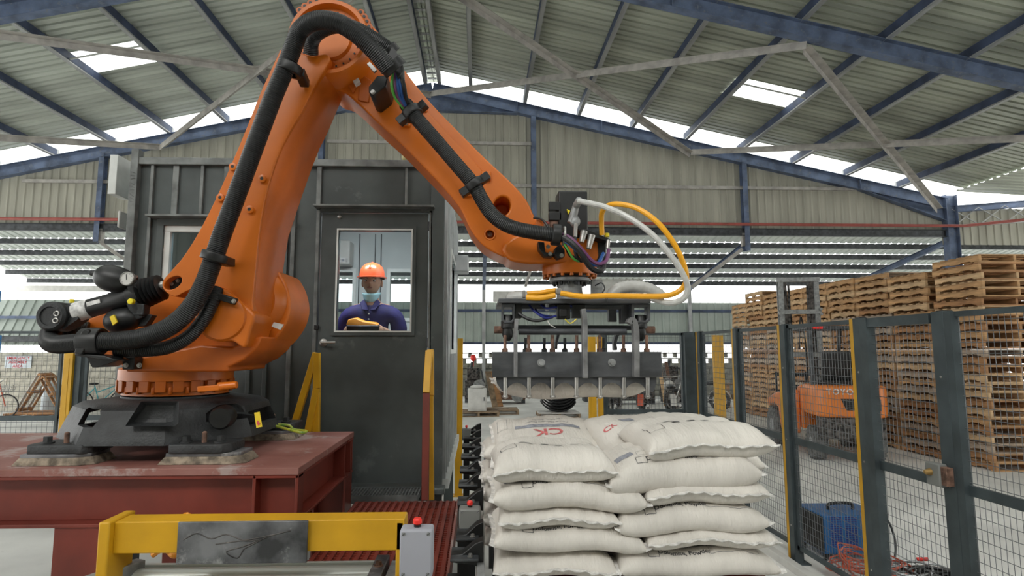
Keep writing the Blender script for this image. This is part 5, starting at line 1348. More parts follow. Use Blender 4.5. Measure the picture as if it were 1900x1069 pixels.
# mask pulled below the chin
mb = MB(); vs = []; fs = []; nn = 13
for i in range(nn):
    a = math.pi * (-0.06 + 1.12 * i / (nn - 1)); 
    for k in range(5):
        q = k / 4; rx_ = 0.074 - 0.012 * q; ry_ = 0.100 - 0.020 * q
        vs.append((math.cos(a) * rx_, -math.sin(a) * ry_ - 0.025, hcz - 0.058 - 0.062 * q * (0.55 + 0.6 * math.sin(max(0, min(math.pi, a)))) - 0.020 * math.sin(max(0, min(math.pi, a)))))
for i in range(nn - 1):
    for k in range(4): fs.append((i * 5 + k, i * 5 + k + 1, (i + 1) * 5 + k + 1, (i + 1) * 5 + k))
mb.add(vs, fs); mk = mb.build('face_mask', M['mask'], per, smooth=60, local=True); mk.location = (0, 0.004, -0.030); sd = mk.modifiers.new('s', 'SOLIDIFY'); sd.thickness = 0.003
for s in (-1, 1):
    b = MB(); b.tube([(s * 0.074, -0.02, hcz - 0.065), (s * 0.084, 0.0, hcz - 0.03), (s * 0.083, 0.015, hcz + 0.01)], 0.0018, n=5); b.build('mask_loop', M['white'], mk, smooth=True, local=True)
# collar, placket buttons, chest emblem
b = MB()
for s in (-1, 1):
    b.prism([(s * 0.006, -0.10, sh - 0.015), (s * 0.055, -0.125, sh - 0.01), (s * 0.085, -0.06, sh + 0.055), (s * 0.05, -0.045, sh + 0.085), (s * 0.03, -0.07, sh + 0.05)], (0, -0.010, 0.004))
b.build('collar', M['shirt'], per, bevel=0.004, local=True)
for z in (0.04, 0.085, 0.135):
    b = MB(); b.lathe((0, -0.118 - z * 0.06, sh - z), (0, -1, 0), [(0.006, 0), (0.006, 0.006), (0.004, 0.007)], n=10); b.build('button', M['white'], per, smooth=30, local=True)
vs, fs = text_mesh('CK', 0.022, True); mb = MB(); mb.add([(v.x + 0.075, -0.134, v.y + sh - 0.135) for v in vs], fs); mb.bb((0.045, -0.1345, sh - 0.156), (0.105, -0.133, sh - 0.149)); mb.build('chest_emblem', M['label_yellow'], per, local=True, weld=False)
for s in (-1, 1):
    b = MB(); b.torus((s * 0.239, 0.018, el + 0.035), (s * 0.05, 0.0, -1), 0.062, 0.004, 20, 6); b.build('sleeve_piping', M['ink_blue'], per, smooth=True, local=True)
# controller held in front
pend = thing('teach_pendant', 'orange and black hand controller held by the operator', 'controller', (PX_, PY - 0.31, cf + hz))
b = MB(); b.prism([(-0.125, -0.05, -0.012), (0.125, -0.05, -0.012), (0.125, 0.05, 0.0), (-0.125, 0.05, 0.0)], (0, -0.012, 0.04)); b.build('pendant_body', M['black'], pend, bevel=0.008, local=True)
b = MB(); b.prism([(-0.13, -0.055, 0.028), (0.12, -0.055, 0.022), (0.10, -0.05, 0.045), (0.0, -0.05, 0.06), (-0.06, -0.05, 0.085), (-0.115, -0.05, 0.075)], (0, 0.10, 0.012)); b.build('pendant_shell', M['lift_orange'] if False else M['w_orange'], pend, bevel=0.008, segs=3, local=True)
# hands with five fingers each
for s in (-1, 1):
    hx, hy, hzz = s * 0.128, -0.30, hz - 0.002
    vh = [V(s * 0.155, -0.235, hz - 0.008), V(hx, hy + 0.01, hzz)]; eh = [(0, 1)]; rh = [(0.024, 0.020), (0.034, 0.018)]
    for k in range(4):
        zz = hzz + 0.016 - k * 0.014; L = (0.034, 0.038, 0.036, 0.028)[k]
        n = len(vh); vh += [V(hx - s * 0.004, hy - 0.022 - 0.004 * k, zz), V(hx - s * 0.018, hy - 0.042, zz - 0.012), V(hx - s * (0.018 + L), hy - 0.040, zz - 0.022)]
        eh += [(1, n), (n, n + 1), (n + 1, n + 2)]; rh += [0.0095, 0.0085, 0.007]
    n = len(vh); vh += [V(hx - s * 0.008, hy - 0.006, hzz + 0.028), V(hx - s * 0.030, hy - 0.018, hzz + 0.042)]; eh += [(1, n), (n, n + 1)]; rh += [0.011, 0.009]
    skinfig('hand', vh, eh, rh, M['skin'], root=1, sub=1)

# ============================================================ RAMP AND HANDRAILS
RZ = 0.745
rp = thing('access_platform', 'dusty oxide red ribbed steel access platform below the cabin door', 'platform', (-0.5, 3.1, 0))
ra, rb2 = UZ(680, 931, RZ), UZ(848, 930, RZ)
X0, X1, Y1 = -0.82, rb2.x, (ra.y + rb2.y) / 2
Y0 = 2.46
mb = MB(); mb.bb((X0, Y0, RZ - 0.03), (X1, Y1, RZ - 0.012)); mb.build('deck', M['red_steel'], rp)
nr = 16
for i in range(nr):
    x = X0 + 0.02 + (X1 - X0 - 0.04) * i / (nr - 1)
    mb = MB(); mb.bb((x - 0.011, Y0, RZ - 0.012), (x + 0.011, Y1, RZ + 0.004)); mb.build('tread_bar', M['red_steel'], rp, bevel=0.003)
for i in range(34):
    pass
mb = MB()
for i in range(46):
    y = Y0 + 0.02 + i * (Y1 - Y0 - 0.04) / 45; mb.bb((X0, y - 0.004, RZ - 0.012), (X1, y + 0.004, RZ - 0.002))
mb.build('cross_ribs', M['red_steel'], rp, kind='stuff')
MB().bb((X1, Y0, RZ - 0.10), (X1 + 0.012, Y1, RZ + 0.012)).build('edge_angle', M['grout'] if False else M['red_top'], rp)
MB().bb((X0, Y1 - 0.01, RZ - 0.10), (X1, Y1, RZ + 0.0)).build('edge_angle', M['red_steel'], rp)
for (x, y) in ((X0 + 0.05, Y1 - 0.06), (X1 - 0.06, Y1 - 0.06), (X0 + 0.05, Y0 + 0.1), (X1 - 0.06, Y0 + 0.1)):
    MB().bb((x - 0.03, y - 0.03, 0), (x + 0.03, y + 0.03, RZ - 0.03)).build('leg', M['red_steel'], rp)
# upper step with worn patch
mb = MB(); A = U(672, 930, 3.95); B = U(800, 908, 4.1)
mb.bb((A.x, 3.86, cf - 0.14), (DR + 0.05, 4.12, cf - 0.115)); mb.bb((A.x, 3.86, RZ - 0.1), (DR + 0.05, 3.87, cf - 0.115)); mb.build('upper_step', M['red_steel'], rp)
MB().bb((A.x + 0.05, 3.88, cf - 0.114), (A.x + 0.30, 4.08, cf - 0.1125)).build('worn_patch', M['red_top'], rp)
def rail(name, lab, pts, r, grp=None):
    p0 = U(*pts[0][0]); o = thing(name, lab, 'handrail', (p0.x, p0.y, 0), grp)
    for seg in pts:
        for (a, b, m_) in ((seg[0], seg[1], seg[2]),):
            MB().beam(U(*a), U(*b), r, r, up=(0, 1, 0)).build('rail_bar', M[m_], o, bevel=0.003)
    return o
rail('handrail', 'yellow sloping handrail behind the red plinth left of the cabin door', [((587, 655, 4.2), (543, 800, 4.22), 'yellow'), ((588, 655, 4.2), (588, 720, 4.2), 'yellow'), ((588, 720, 4.2), (572, 800, 4.2), 'yellow'), ((588, 720, 4.22), (584, 985, 4.22), 'yellow')], 0.045)
rail('handrail', 'yellow and red handrail at the right edge of the cabin door', [((799, 650, 4.1), (799, 735, 4.0), 'yellow'), ((798, 735, 4.0), (799, 928, 3.9), 'yellow'), ((796, 652, 4.0), (791, 730, 3.9), 'yellow'), ((791, 730, 3.9), (789, 928, 3.8), 'red_steel')], 0.045)

# ============================================================ YELLOW POSTS
def ypost(x0_, x1_, yt, Y, lab, yb=None, d=0.06, name='light_curtain_post'):
    a = U(x0_, yt, Y); b = U(x1_, yt, Y); mb = MB(); mb.bb((a.x, Y, 0.0 if yb is None else U(x0_, yb, Y).z), (b.x, Y + d, a.z)); 
    o = thing(name, lab, 'post', ((a.x + b.x) / 2, Y, 0))
    mb.build('post_body', M['yellow'], o, bevel=0.004)
    MB().bb((a.x + (b.x - a.x) * 0.36, Y - 0.004, 0.2), (a.x + (b.x - a.x) * 0.64, Y, a.z - 0.06)).build('lens_strip', M['yellow'], o)
    MB().bb((a.x - 0.04, Y - 0.04, 0), (b.x + 0.04, Y + d + 0.04, 0.012)).build('base_foot', M['yellow'], o, bevel=0.003)
    return o
p_ = UZ(852, 895, 0.0)
ypost(845.5, 859, 628, 7.25, 'yellow light curtain post just right of the grey cabin')
ypost(1091, 1105, 625, 6.9, 'broader yellow post behind the gripper, left of a close pair')
ypost(1108, 1117.5, 625, 6.98, 'slim yellow post behind the gripper, right of a close pair')
ypost(119, 136, 655, 6.7, 'yellow post behind the robot at the left mesh fence')
ypost(1322, 1342, 622, 9.2, 'wide yellow post standing beyond the right mesh fence', d=0.05)

# ============================================================ MESH FENCES
FX = 2.65; FZ = 1.965
def fpost(x, y, lab, yellow=True, w=0.075, zt_=FZ + 0.005, side=-1):
    o = thing('fence_post', lab, 'post', (x, y, 0))
    MB().bb((x - w / 2, y - w / 2, 0), (x + w / 2, y + w / 2, zt_)).build('post_tube', M['fence'], o, bevel=0.003)
    MB().lathe((x, y, zt_), (0, 0, 1), [(w * 0.5, 0), (w * 0.4, 0.006)], n=4, phase=math.pi / 4).build('post_cap', M['black'], o)
    MB().bb((x - w, y - w, 0), (x + w, y + w, 0.01)).build('base_foot', M['fence'], o)
    if yellow:
        MB().bb((x - w / 2, y + w / 2, 0.02), (x - w / 2 + 0.055, y + w / 2 + 0.035, zt_)).build('yellow_strip', M['yellow'], o)
    for z in (0.3, 1.0, 1.6):
        b = MB(); b.lathe((x - w / 2, y, z), (-1, 0, 0), [(0.007, 0), (0.007, 0.004), (0.004, 0.005)], n=8); b.build('screw', M['steel'], o)
    return o
def fpanel(p0, p1, lab, cell=(0.035, 0.056), z0=0.12, rails=(1.0,), name='mesh_panel', group=None):
    p0 = Vector((p0[0], p0[1], 0)); p1 = Vector((p1[0], p1[1], 0)); d = (p1 - p0).normalized(); L = (p1 - p0).length
    o = thing(name, lab, 'fence', tuple((p0 + p1) / 2), group)
    up = Vector((0, 0, 1)); fr = 0.03
    for z in (z0 + fr / 2, FZ - fr / 2): MB().beam(p0 + up * z, p1 + up * z, fr, fr).build('frame_rail', M['fence'], o)
    for z in rails: MB().beam(p0 + up * z, p1 + up * z, 0.022, 0.055).build('mid_rail', M['fence'], o)
    for p in (p0 + d * fr / 2, p1 - d * fr / 2): MB().beam(p + up * z0, p + up * FZ, fr, fr, up=d).build('frame_stile', M['fence'], o)
    n = int(L / cell[0]); 
    # each vertical and horizontal wire is its own length of round wire
    mb = MB()
    for i in range(1, n):
        q = p0 + d * (i * L / n); mb.cyl(q + up * (z0 + 0.02), q + up * (FZ - 0.02), 0.0019, n=4, caps=False)
    n2 = int((FZ - z0) / cell[1])
    s_ = d.cross(up) * 0.004
    for i in range(1, n2):
        z = z0 + i * (FZ - z0) / n2; mb.cyl(p0 + up * z + s_, p1 + up * z + s_, 0.0019, n=4, caps=False)
    mb.build('wire_mesh', M['wire'], o, kind='stuff', weld=False)
    return o
ys = [UX(x, y, FX).y for x, y in ((1283, 618), (1300, 616), (1368, 609), (1457, 602), (1597, 592), (1748, 580))]
corner, y1_, y2_, y3_, y4_, y5_ = ys
labs = ['fence post with a yellow edge nearest the dark corner post', 'fence post with a yellow edge, second from the corner', 'fence post with a yellow edge in front of the forklift mast', 'fence post with a yellow edge beside the gate frame']
for i, (y, lb) in enumerate(zip((y1_, y2_, y3_, y4_), labs)): fpost(FX, y, lb)
cpost = fpost(FX - 0.02, corner + 0.02, 'thick dark grey corner post where the two mesh fences meet', False, w=0.19)
fpost(FX + 0.01, y5_, 'thick dark grey gate post carrying the lock box', False, w=0.09)
pl = ['narrow mesh panel beside the dark corner post', 'mesh panel in front of the wide yellow post', 'mesh panel in front of the forklift wheel', 'mesh panel in front of the orange forklift body', 'mesh gate leaf in front of the nearest pallet stacks', 'last mesh panel at the right edge of the photo']
yy = [corner - 0.10, y1_, y2_, y3_, y4_, y5_, 1.75]
for i in range(6): fpanel((FX, yy[i] - 0.04), (FX, yy[i + 1] + 0.04), pl[i])
MB().beam((FX - 0.012, y4_ - 0.06, FZ - 0.03), (FX - 0.012, y5_ + 0.06, FZ - 0.03), 0.05, 0.06).build('gate_head', M['fence'], cpost.children[0] if False else bpy.data.objects['mesh_panel.004'])
MB().beam((FX - 0.012, y4_ - 0.075, 0.1), (FX - 0.012, y4_ - 0.075, FZ), 0.06, 0.075, up=(0, 1, 0)).build('gate_stile', M['fence'], bpy.data.objects['mesh_panel.004'])
MB().beam((FX - 0.012, y5_ - 0.075, 0.1), (FX - 0.012, y5_ - 0.075, FZ), 0.05, 0.05, up=(0, 1, 0)).build('frame_stile', M['fence'], bpy.data.objects['mesh_panel.005'])
# lock box
c = UX(1738, 880, FX - 0.06)
lk = thing('lock_box', 'grey metal lock box with a brass knob on the gate post', 'lock', tuple(c))
MB().box(c, (0.05, 0.10, 0.125)).build('box_body', M['box_grey2'], lk, bevel=0.006)
b = MB(); b.lathe(c + Vector((-0.025, 0.015, 0.01)), (-1, 0, 0), [(0.02, 0), (0.018, 0.012), (0.013, 0.03), (0.008, 0.034)], n=18); b.build('brass_knob', mat('brass', (0.5, 0.32, 0.12), 0.4, 0.7), lk, smooth=30)
MB().box(c + Vector((0.01, -0.065, 0)), (0.05, 0.05, 0.10)).build('strike_plate', M['rust'], lk, bevel=0.003)
# back fences
fpanel((U(1122, 640, corner + 0.02).x, corner + 0.02), (FX - 0.1, corner + 0.02), 'mesh panel closing the back of the cell, right of the gripper', cell=(0.045, 0.056))
fpost(U(1122, 640, corner).x - 0.03, corner + 0.02, 'slim dark post at the end of the back mesh panel', False, w=0.06)
lf0, lf1 = U(-260, 627, 6.75).x, U(119, 627, 6.75).x
fpanel((lf0, 6.75), ((lf0 + lf1) / 2, 6.75), 'left outer mesh panel mostly outside the photo', cell=(0.055, 0.055))
fpanel(((lf0 + lf1) / 2, 6.75), (lf1, 6.75), 'mesh panel in front of the bicycle and assembly sign', cell=(0.055, 0.055))
fpost(lf1 + 0.17, 6.78, 'dark grey post beside the yellow post at the left fence', False, w=0.09)
fpanel((lf1 + 0.24, 6.78), (XL_ + 0.2, 6.78), 'short mesh panel between the left posts and the cabin', cell=(0.055, 0.055))
# cable trunking on the floor along the fence
tr_ = MB(); tr_.bb((FX - 0.16, 1.6, 0), (FX - 0.09, corner, 0.06)); tag(tr_.build('cable_trunking', M['white'], None, bevel=0.004), 'long white cable trunking on the floor along the right fence', 'trunking')

# ============================================================ FOREGROUND BARRIER, CONVEYOR, PUSH BUTTON BOXES
BYY = 2.2
A = U(190, 1042, BYY); B = U(750, 962, BYY)
gb = thing('guard_beam', 'thick yellow steel guard beam across the foreground', 'beam', ((A.x + B.x) / 2, BYY, 0))
zt0, zb0 = U(300, 968, BYY).z, U(300, 1030, BYY).z
zt1, zb1 = U(745, 960, BYY).z, U(745, 1013, BYY).z
mb = MB(); x0_, x1_ = U(210, 1000, BYY).x, U(750, 990, BYY).x
mb.bb((x0_, BYY, zb0 + 0.005), (x1_, BYY + 0.10, zt0)); mb.build('beam_body', M['yellow'], gb, bevel=0.004)
mb = MB(); a = U(187, 1045, BYY); b = U(213, 967, BYY); mb.bb((a.x, BYY - 0.03, a.z - 0.10), (b.x, BYY + 0.13, b.z + 0.004)); mb.build('end_post', M['yellow'], gb, bevel=0.006)
MB().bb((x1_ - 0.03, BYY + 0.0, 0.1), (x1_ - 0.002, BYY + 0.1, zt0 - 0.01)).build('end_post', M['yellow'], gb, bevel=0.004)
MB().bb((a.x + 0.005, BYY + 0.02, 0), (b.x - 0.005, BYY + 0.1, a.z - 0.09)).build('end_post', M['yellow'], gb)
a = U(326, 1048, BYY - 0.02); b = U(571, 967, BYY - 0.02)
MB().bb((a.x, BYY - 0.02, a.z), (b.x, BYY - 0.008, b.z)).build('scratched_plate', M['plate'], gb, bevel=0.002)
mb = MB(); sc0 = [(340, 1002), (365, 990), (392, 1000), (420, 992), (455, 1004), (480, 1002), (452, 1014), (420, 1024), (440, 1036), (452, 1020), (462, 1014), (500, 995), (540, 985), (470, 1000), (400, 1010)]
mb.tube(cat([U(x, y, BYY - 0.0205) for x, y in sc0], 4), 0.0022, n=4); mb.build('scribbled_line', M['dirt'], gb)
# roller conveyor under the beam
cz = 0.90
cv_ = thing('roller_conveyor', 'zinc roller conveyor running under the yellow guard beam', 'conveyor', (-0.9, 1.9, 0))
xa, xb = U(235, 1050, 2.3).x, U(690, 1040, 2.3).x
for i in range(9):
    y = 2.33 - i * 0.085
    MB().cyl((xa - 0.02 * i, y, cz), (xb, y, cz), 0.036, n=18).build('roller', M['roller'], cv_, smooth=30)
MB().bb((xb, 1.55, cz - 0.08), (xb + 0.05, 2.42, cz + 0.045)).build('side_frame', M['plate'], cv_, bevel=0.003)
MB().bb((xb + 0.06, 1.6, cz - 0.05), (xb + 0.10, 2.4, cz + 0.03)).build('guide_rail', M['cast_grey'], cv_, bevel=0.004)
mb = MB(); mb.beam((xa + 0.02, 2.36, cz + 0.02), (xa - 0.27, 1.75, cz + 0.02), 0.05, 0.08); mb.build('side_frame', M['cast_grey'], cv_, bevel=0.004)
for i in range(5):
    y = 2.30 - i * 0.16; b = MB(); hexbolt(b, (xb + 0.025, y, cz + 0.045), (0, 0, 1), 0.012, 0.016); b.build('bolt', M['rust'], cv_, smooth=30)
for x in (xa, xb):
    for y in (1.7, 2.35): MB().bb((x, y - 0.03, 0), (x + 0.05, y + 0.03, cz - 0.06)).build('leg', M['dark_metal2'], cv_)
mb = MB(); mb.bb((xa - 0.1, 2.38, cz + 0.0), (xb, 2.40, cz + 0.03)); mb.build('end_angle', M['roller'], cv_)
# orange cables under the beam
for i, pts in enumerate(([(345, 955, 2.9), (322, 980, 2.8), (300, 1000, 2.6), (318, 1028, 2.5), (330, 1030, 2.5)], [(283, 1030, 2.5), (300, 1020, 2.5), (320, 1024, 2.5), (345, 1028, 2.5)], [(350, 953, 2.9), (335, 975, 2.85), (290, 1025, 2.6)])):
    mb = MB(); mb.tube(cat(px3(pts), 8), 0.012, n=8); tag(mb.build('orange_cable', M['w_orange'], smooth=True), 'loose orange cable hanging between the red plinth and the yellow beam', 'cable', 'orange cables under the plinth')
def ebox(x0_, x1_, yt, yb, Y, depth, m_, lab, stand):
    a = U(x0_, yb, Y); b = U(x1_, yt, Y); o = thing('stop_button_box', lab, 'control box', ((a.x + b.x) / 2, Y, 0 if stand else a.z))
    MB().bb((a.x, Y, a.z), (b.x, Y + depth, b.z)).build('enclosure', M[m_], o, bevel=min(0.010, depth / 8), segs=3)
    MB().bb((a.x + 0.004, Y - 0.004, a.z + 0.004), (b.x - 0.004, Y, b.z - 0.004)).build('cover', M[m_], o, bevel=0.003)
    w = b.x - a.x; c = Vector(((a.x + b.x) / 2, Y + depth * 0.5, b.z))
    k = MB(); k.lathe(c, (0, 0, 1), [(w * 0.11, -0.001), (w * 0.11, 0.007)], n=20); k.build('button_collar', M['black'], o, smooth=30)
    k = MB(); k.lathe(c + Vector((0, 0, 0.006)), (0, 0, 1), [(w * 0.08, 0), (w * 0.14, 0.006), (w * 0.14, 0.016), (w * 0.10, 0.022)], n=20); k.build('red_button', M['red_button'], o, smooth=30)
    for sx in (0.13, 0.87):
        for sz in (0.10, 0.92) if (b.z - a.z) < 0.3 else (0.92, 0.08):
            p = Vector((a.x + w * sx, Y - 0.004, a.z + (b.z - a.z) * sz)); k = MB(); k.lathe(p, (0, -1, 0), [(w * 0.055, 0), (w * 0.055, 0.0015)], n=14); k.build('screw', M['cast_grey'], o)
            MB().beam(p + Vector((-w * 0.04, -0.002, -w * 0.03)), p + Vector((w * 0.04, -0.002, w * 0.03)), 0.001, 0.003, up=(0, 1, 0)).build('screw_slot', M['black'], o)
    if stand: MB().bb((c.x - 0.025, Y + depth, 0), (c.x + 0.025, Y + depth + 0.04, a.z + 0.05)).build('stand', M['black'], o)
    return o
ebox(740, 803, 983, 1075, 1.95, 0.07, 'box_grey', 'large pale grey stop button box in the foreground beside the yellow beam', True)
ebox(851, 892, 945, 1000, 2.7, 0.08, 'box_grey2', 'mid-sized grey stop button box between the red platform and the bags', True)
ebox(857, 873.5, 796, 818, 5.1, 0.06, 'box_grey2', 'small dark stop button box on a stalk near the yellow post', True)

# ============================================================ SIDE CONVEYOR WITH BLACK BRACKETS
sc_ = thing('bracket_conveyor', 'narrow chain conveyor with black triangular brackets left of the bags', 'conveyor', (-0.05, 4.0, 0))
kz = [(798, 5.2), (812, 4.75), (828, 4.35), (848, 3.95), (873, 3.6), (901, 3.25), (935, 2.95), (1000, 2.6), (1038, 2.42)]
for i, (y, Y) in enumerate(kz):
    if Y < 2.5: x0_ = 836
    else: x0_ = 862 - (i * 2.2)
    a = U(x0_, y + 6, Y); b = U(893 if Y > 3 else 897, y - 8, Y)
    h = 0.055; mb = MB(); z = a.z
    mb.prism([(a.x, Y, z), (b.x, Y, z - 0.02), (b.x, Y, z + h * 1.5), (a.x + (b.x - a.x) * 0.75, Y, z + h * 1.3), (a.x + (b.x - a.x) * 0.35, Y, z + h * 0.55), (a.x, Y, z + h * 0.5)], (0, 0.06, 0))
    br1 = mb.build('bracket', M['black'], sc_, bevel=0.003)
    mb = MB(); mb.bb((a.x, Y - 0.05, z + h * 0.35), (b.x - 0.02, Y + 0.10, z + h * 0.5)); mb.build('bracket_shelf', M['dark_metal2'], br1, bevel=0.002)
    b_ = MB(); hexbolt(b_, (a.x + (b.x - a.x) * 0.6, Y - 0.02, z + h * 0.5), (0, 0, 1), 0.008, 0.012); b_.build('bolt', M['steel'], br1)
RLZ = 0.86
for x_, w_, m_ in ((897, 0.03, 'cast_grey'), (906, 0.045, 'plate'), (917, 0.03, 'purlin')):
    a = UZ(x_ - 6, 800, 1.0); X = 0.012 + (0.055 if x_ == 906 else 0.10 if x_ == 917 else 0)
    MB().bb((X - w_ / 2, 2.05 if x_ == 897 else 3.6, RLZ), (X + w_ / 2, 5.0, RLZ + 0.05)).build('side_rail', M[m_], sc_, bevel=0.003)
mb = MB(); mb.tube(cat([Vector((0.02, 5.3, 0.98)), Vector((0.02, 5.0, 1.0)), Vector((0.025, 4.4, 0.93)), Vector((0.02, 3.2, 0.90)), Vector((0.01, 2.5, 0.86)), Vector((0.03, 2.3, 0.75)), Vector((0.06, 2.2, 0.55))], 6), 0.018, n=10); mb.build('conduit', M['alu_white'], sc_, smooth=True)
for y in (4.9, 3.6, 2.4): MB().bb((-0.12, y, 0), (-0.07, y + 0.05, RLZ)).build('leg', M['black'], sc_)
MB().bb((-0.14, 2.1, 0.55), (0.03, 2.9, 0.62)).build('motor_tray', M['dirt'], sc_, bevel=0.004)
for y in (4.9, 3.7): MB().bb((0.09, y, 0), (0.13, y + 0.05, RLZ)).build('leg', M['black'], sc_)
# ============================================================ BAGS
def bag_shape(L, W, H, seed, sag=0.0, tilt=0.0, ears=0.05, ends='x', pw=(8.0, 4.5)):
    r = random.Random(seed); ph = [r.uniform(0, 6.28) for _ in range(8)]; am = [r.uniform(0.5, 1) for _ in range(8)]
    sd = Vector((r.uniform(0, 50), r.uniform(0, 50), 0))
    def outline(u, v):
        x = u * L / 2 * (1 - ears * (1 - v * v)) ; y = v * W / 2 * (1 - ears * 1.1 * (1 - u * u))
        return x, y
    def env(u, v): return max(0.0, (1 - abs(u) ** pw[0]) * (1 - abs(v) ** pw[1])) ** 0.5
    def low(u, v): return -sag * (u * u) + tilt * u * L / 2 + 0.006 * math.sin(u * 5 + ph[0]) + 0.004 * math.sin(v * 6 + ph[1])
    def top(u, v):
        x, y = outline(u, v); e = env(u, v)
        nz = noise.noise(Vector((x * 7, y * 7, 0)) + sd) * 0.010 + noise.noise(Vector((x * 26, y * 9, 3)) + sd) * 0.0035
        edge = (abs(v) ** 3) * (1 - abs(v) ** 14)
        wr = math.sin(x * 95 + ph[2] + 2.2 * math.sin(x * 17 + ph[4])) * 0.0036 * edge + math.sin(x * 210 + ph[3] + 3 * math.sin(x * 23)) * 0.0018 * edge
        ew = (abs(u) ** 4) * (1 - abs(u) ** 14); wr += math.sin(y * 80 + ph[5] + 2 * math.sin(y * 19)) * 0.0040 * ew
        return x, y, low(u, v) + H / 2 * e + (nz + wr) * min(1, e * 1.4)
    def bot(u, v):
        x, y = outline(u, v); e = env(u, v)
        return x, y, low(u, v) - H / 2 * e * 0.92 + math.sin(x * 90 + ph[6]) * 0.0015 * (abs(v) ** 3) * min(1, e)
    return outline, env, low, top, bot
def make_bag(loc, L, W, H, seed, rotz, lab, grp, seam='y-', prints=(), rotx=0.0, **kw):
    root = thing('filled_bag', lab, 'bag', loc, grp, rotz); root.rotation_euler = (rotx, 0, rotz)
    outline, env, low, top, bot = bag_shape(L, W, H, seed, **kw)
    nu, nv = 56, 36; vs = []; fs = []
    def g(i, n): s = -1 + 2 * i / n; return math.sin(s * math.pi / 2) * 0.35 + s * 0.65
    for fn in (top, bot):
        for i in range(nu + 1):
            for j in range(nv + 1): vs.append(fn(g(i, nu), g(j, nv)))
    K = (nu + 1) * (nv + 1)
    for i in range(nu):
        for j in range(nv):
            a = i * (nv + 1) + j; fs.append((a, a + nv + 1, a + nv + 2, a + 1)); fs.append((a + K, a + K + 1, a + K + nv + 2, a + K + nv + 1))
    mb = MB(); mb.add(vs, fs); b = mb.build('bag_body', M['bag'], root, smooth=75, local=True)
    # sewn seam: a flat hem with a crinkled lip
    r = random.Random(seed + 99)
    def seamline(f, n=48, w=0.014):
        pts = [Vector(f(-1 + 2 * i / n)) for i in range(n + 1)]; v_ = []; c = Vector((0, 0, 0))
        mbs = MB()
        for i, p in enumerate(pts):
            o = Vector((p.x, p.y, 0)).normalized(); 
            if seam[0] == 'y': o = Vector((0, math.copysign(1, p.y), 0))
            else: o = Vector((math.copysign(1, p.x), 0, 0))
            k = 0.004 * math.sin(i * 1.1 + seed) + r.uniform(-.0015, .0015)
            q = p + o * w + Vector((0, 0, k + 0.004))
            v_ += [p - o * 0.008 + Vector((0, 0, 0.005)), q + Vector((0, 0, 0.0025)), q - Vector((0, 0, 0.0025)), p - o * 0.008 - Vector((0, 0, 0.005))]
        m_ = len(pts); f_ = []
        for i in range(m_ - 1):
            for k in range(4): f_.append((i * 4 + k, i * 4 + (k + 1) % 4, (i + 1) * 4 + (k + 1) % 4, (i + 1) * 4 + k))
        f_ += [(0, 1, 2, 3), ((m_ - 1) * 4 + 3, (m_ - 1) * 4 + 2, (m_ - 1) * 4 + 1, (m_ - 1) * 4)]
        mbs.add(v_, f_); return mbs.build('sewn_seam', M['bag_seam'], root, smooth=60, local=True)
    if seam[0] == 'y':
        seamline(lambda s: top(s, -1.0)); seamline(lambda s: top(s, 1.0))
    else:
        seamline(lambda s: top(-1.0, s)); seamline(lambda s: top(1.0, s))
    def onto(x, y, d=0.0018):
        u = x / (L / 2); v = y / (W / 2)
        for _ in range(3):
            ox, oy = outline(u, v); u += (x - ox) / (L / 2); v += (y - oy) / (W / 2)
        u = max(-1, min(1, u)); v = max(-1, min(1, v)); t_ = top(u, v); return (t_[0], t_[1], t_[2] + d)
    for p in prints:
        kind = p[0]; mb = MB()
        if kind == 'text':
            _, s, x, y, size, rot, m_, nm = p; v0, f0 = text_mesh(s, size, True); ca, sa = math.cos(rot), math.sin(rot)
            mb.add([onto(x + q.x * ca - q.y * sa, y + q.x * sa + q.y * ca) for q in v0], f0)
        elif kind == 'bar':
            _, x, y, w, h, rot, m_, nm = p; ca, sa = math.cos(rot), math.sin(rot); n = max(2, int(w / 0.01)); mm = max(1, int(h / 0.01)); v_ = []; f_ = []
            for i in range(n + 1):
                for j in range(mm + 1):
                    a = -w / 2 + w * i / n; c = -h / 2 + h * j / mm; v_.append(onto(x + a * ca - c * sa, y + a * sa + c * ca))
            for i in range(n):
                for j in range(mm): k = i * (mm + 1) + j; f_.append((k, k + mm + 1, k + mm + 2, k + 1))
            mb.add(v_, f_)
        elif kind == 'box':
            _, x, y, w, h, rot, m_, nm = p; ca, sa = math.cos(rot), math.sin(rot); th = 0.0022
            for (cx_, cy_, w2, h2) in ((0, h / 2, w, th), (0, -h / 2, w, th), (-w / 2, 0, th, h), (w / 2, 0, th, h)):
                n = max(2, int(max(w2, h2) / 0.01)); v_ = []; f_ = []
                for i in range(n + 1):
                    for j in (0, 1):
                        if w2 > h2: a = cx_ - w2 / 2 + w2 * i / n; c = cy_ + (j - 0.5) * h2
                        else: a = cx_ + (j - 0.5) * w2; c = cy_ - h2 / 2 + h2 * i / n
                        v_.append(onto(x + a * ca - c * sa, y + a * sa + c * ca))
                for i in range(n): f_.append((i * 2, i * 2 + 2, i * 2 + 3, i * 2 + 1))
                mb.add(v_, f_)
        mb.build(nm, M[m_], root, local=True, weld=False, smooth=False)
    return root
PF = 2.30
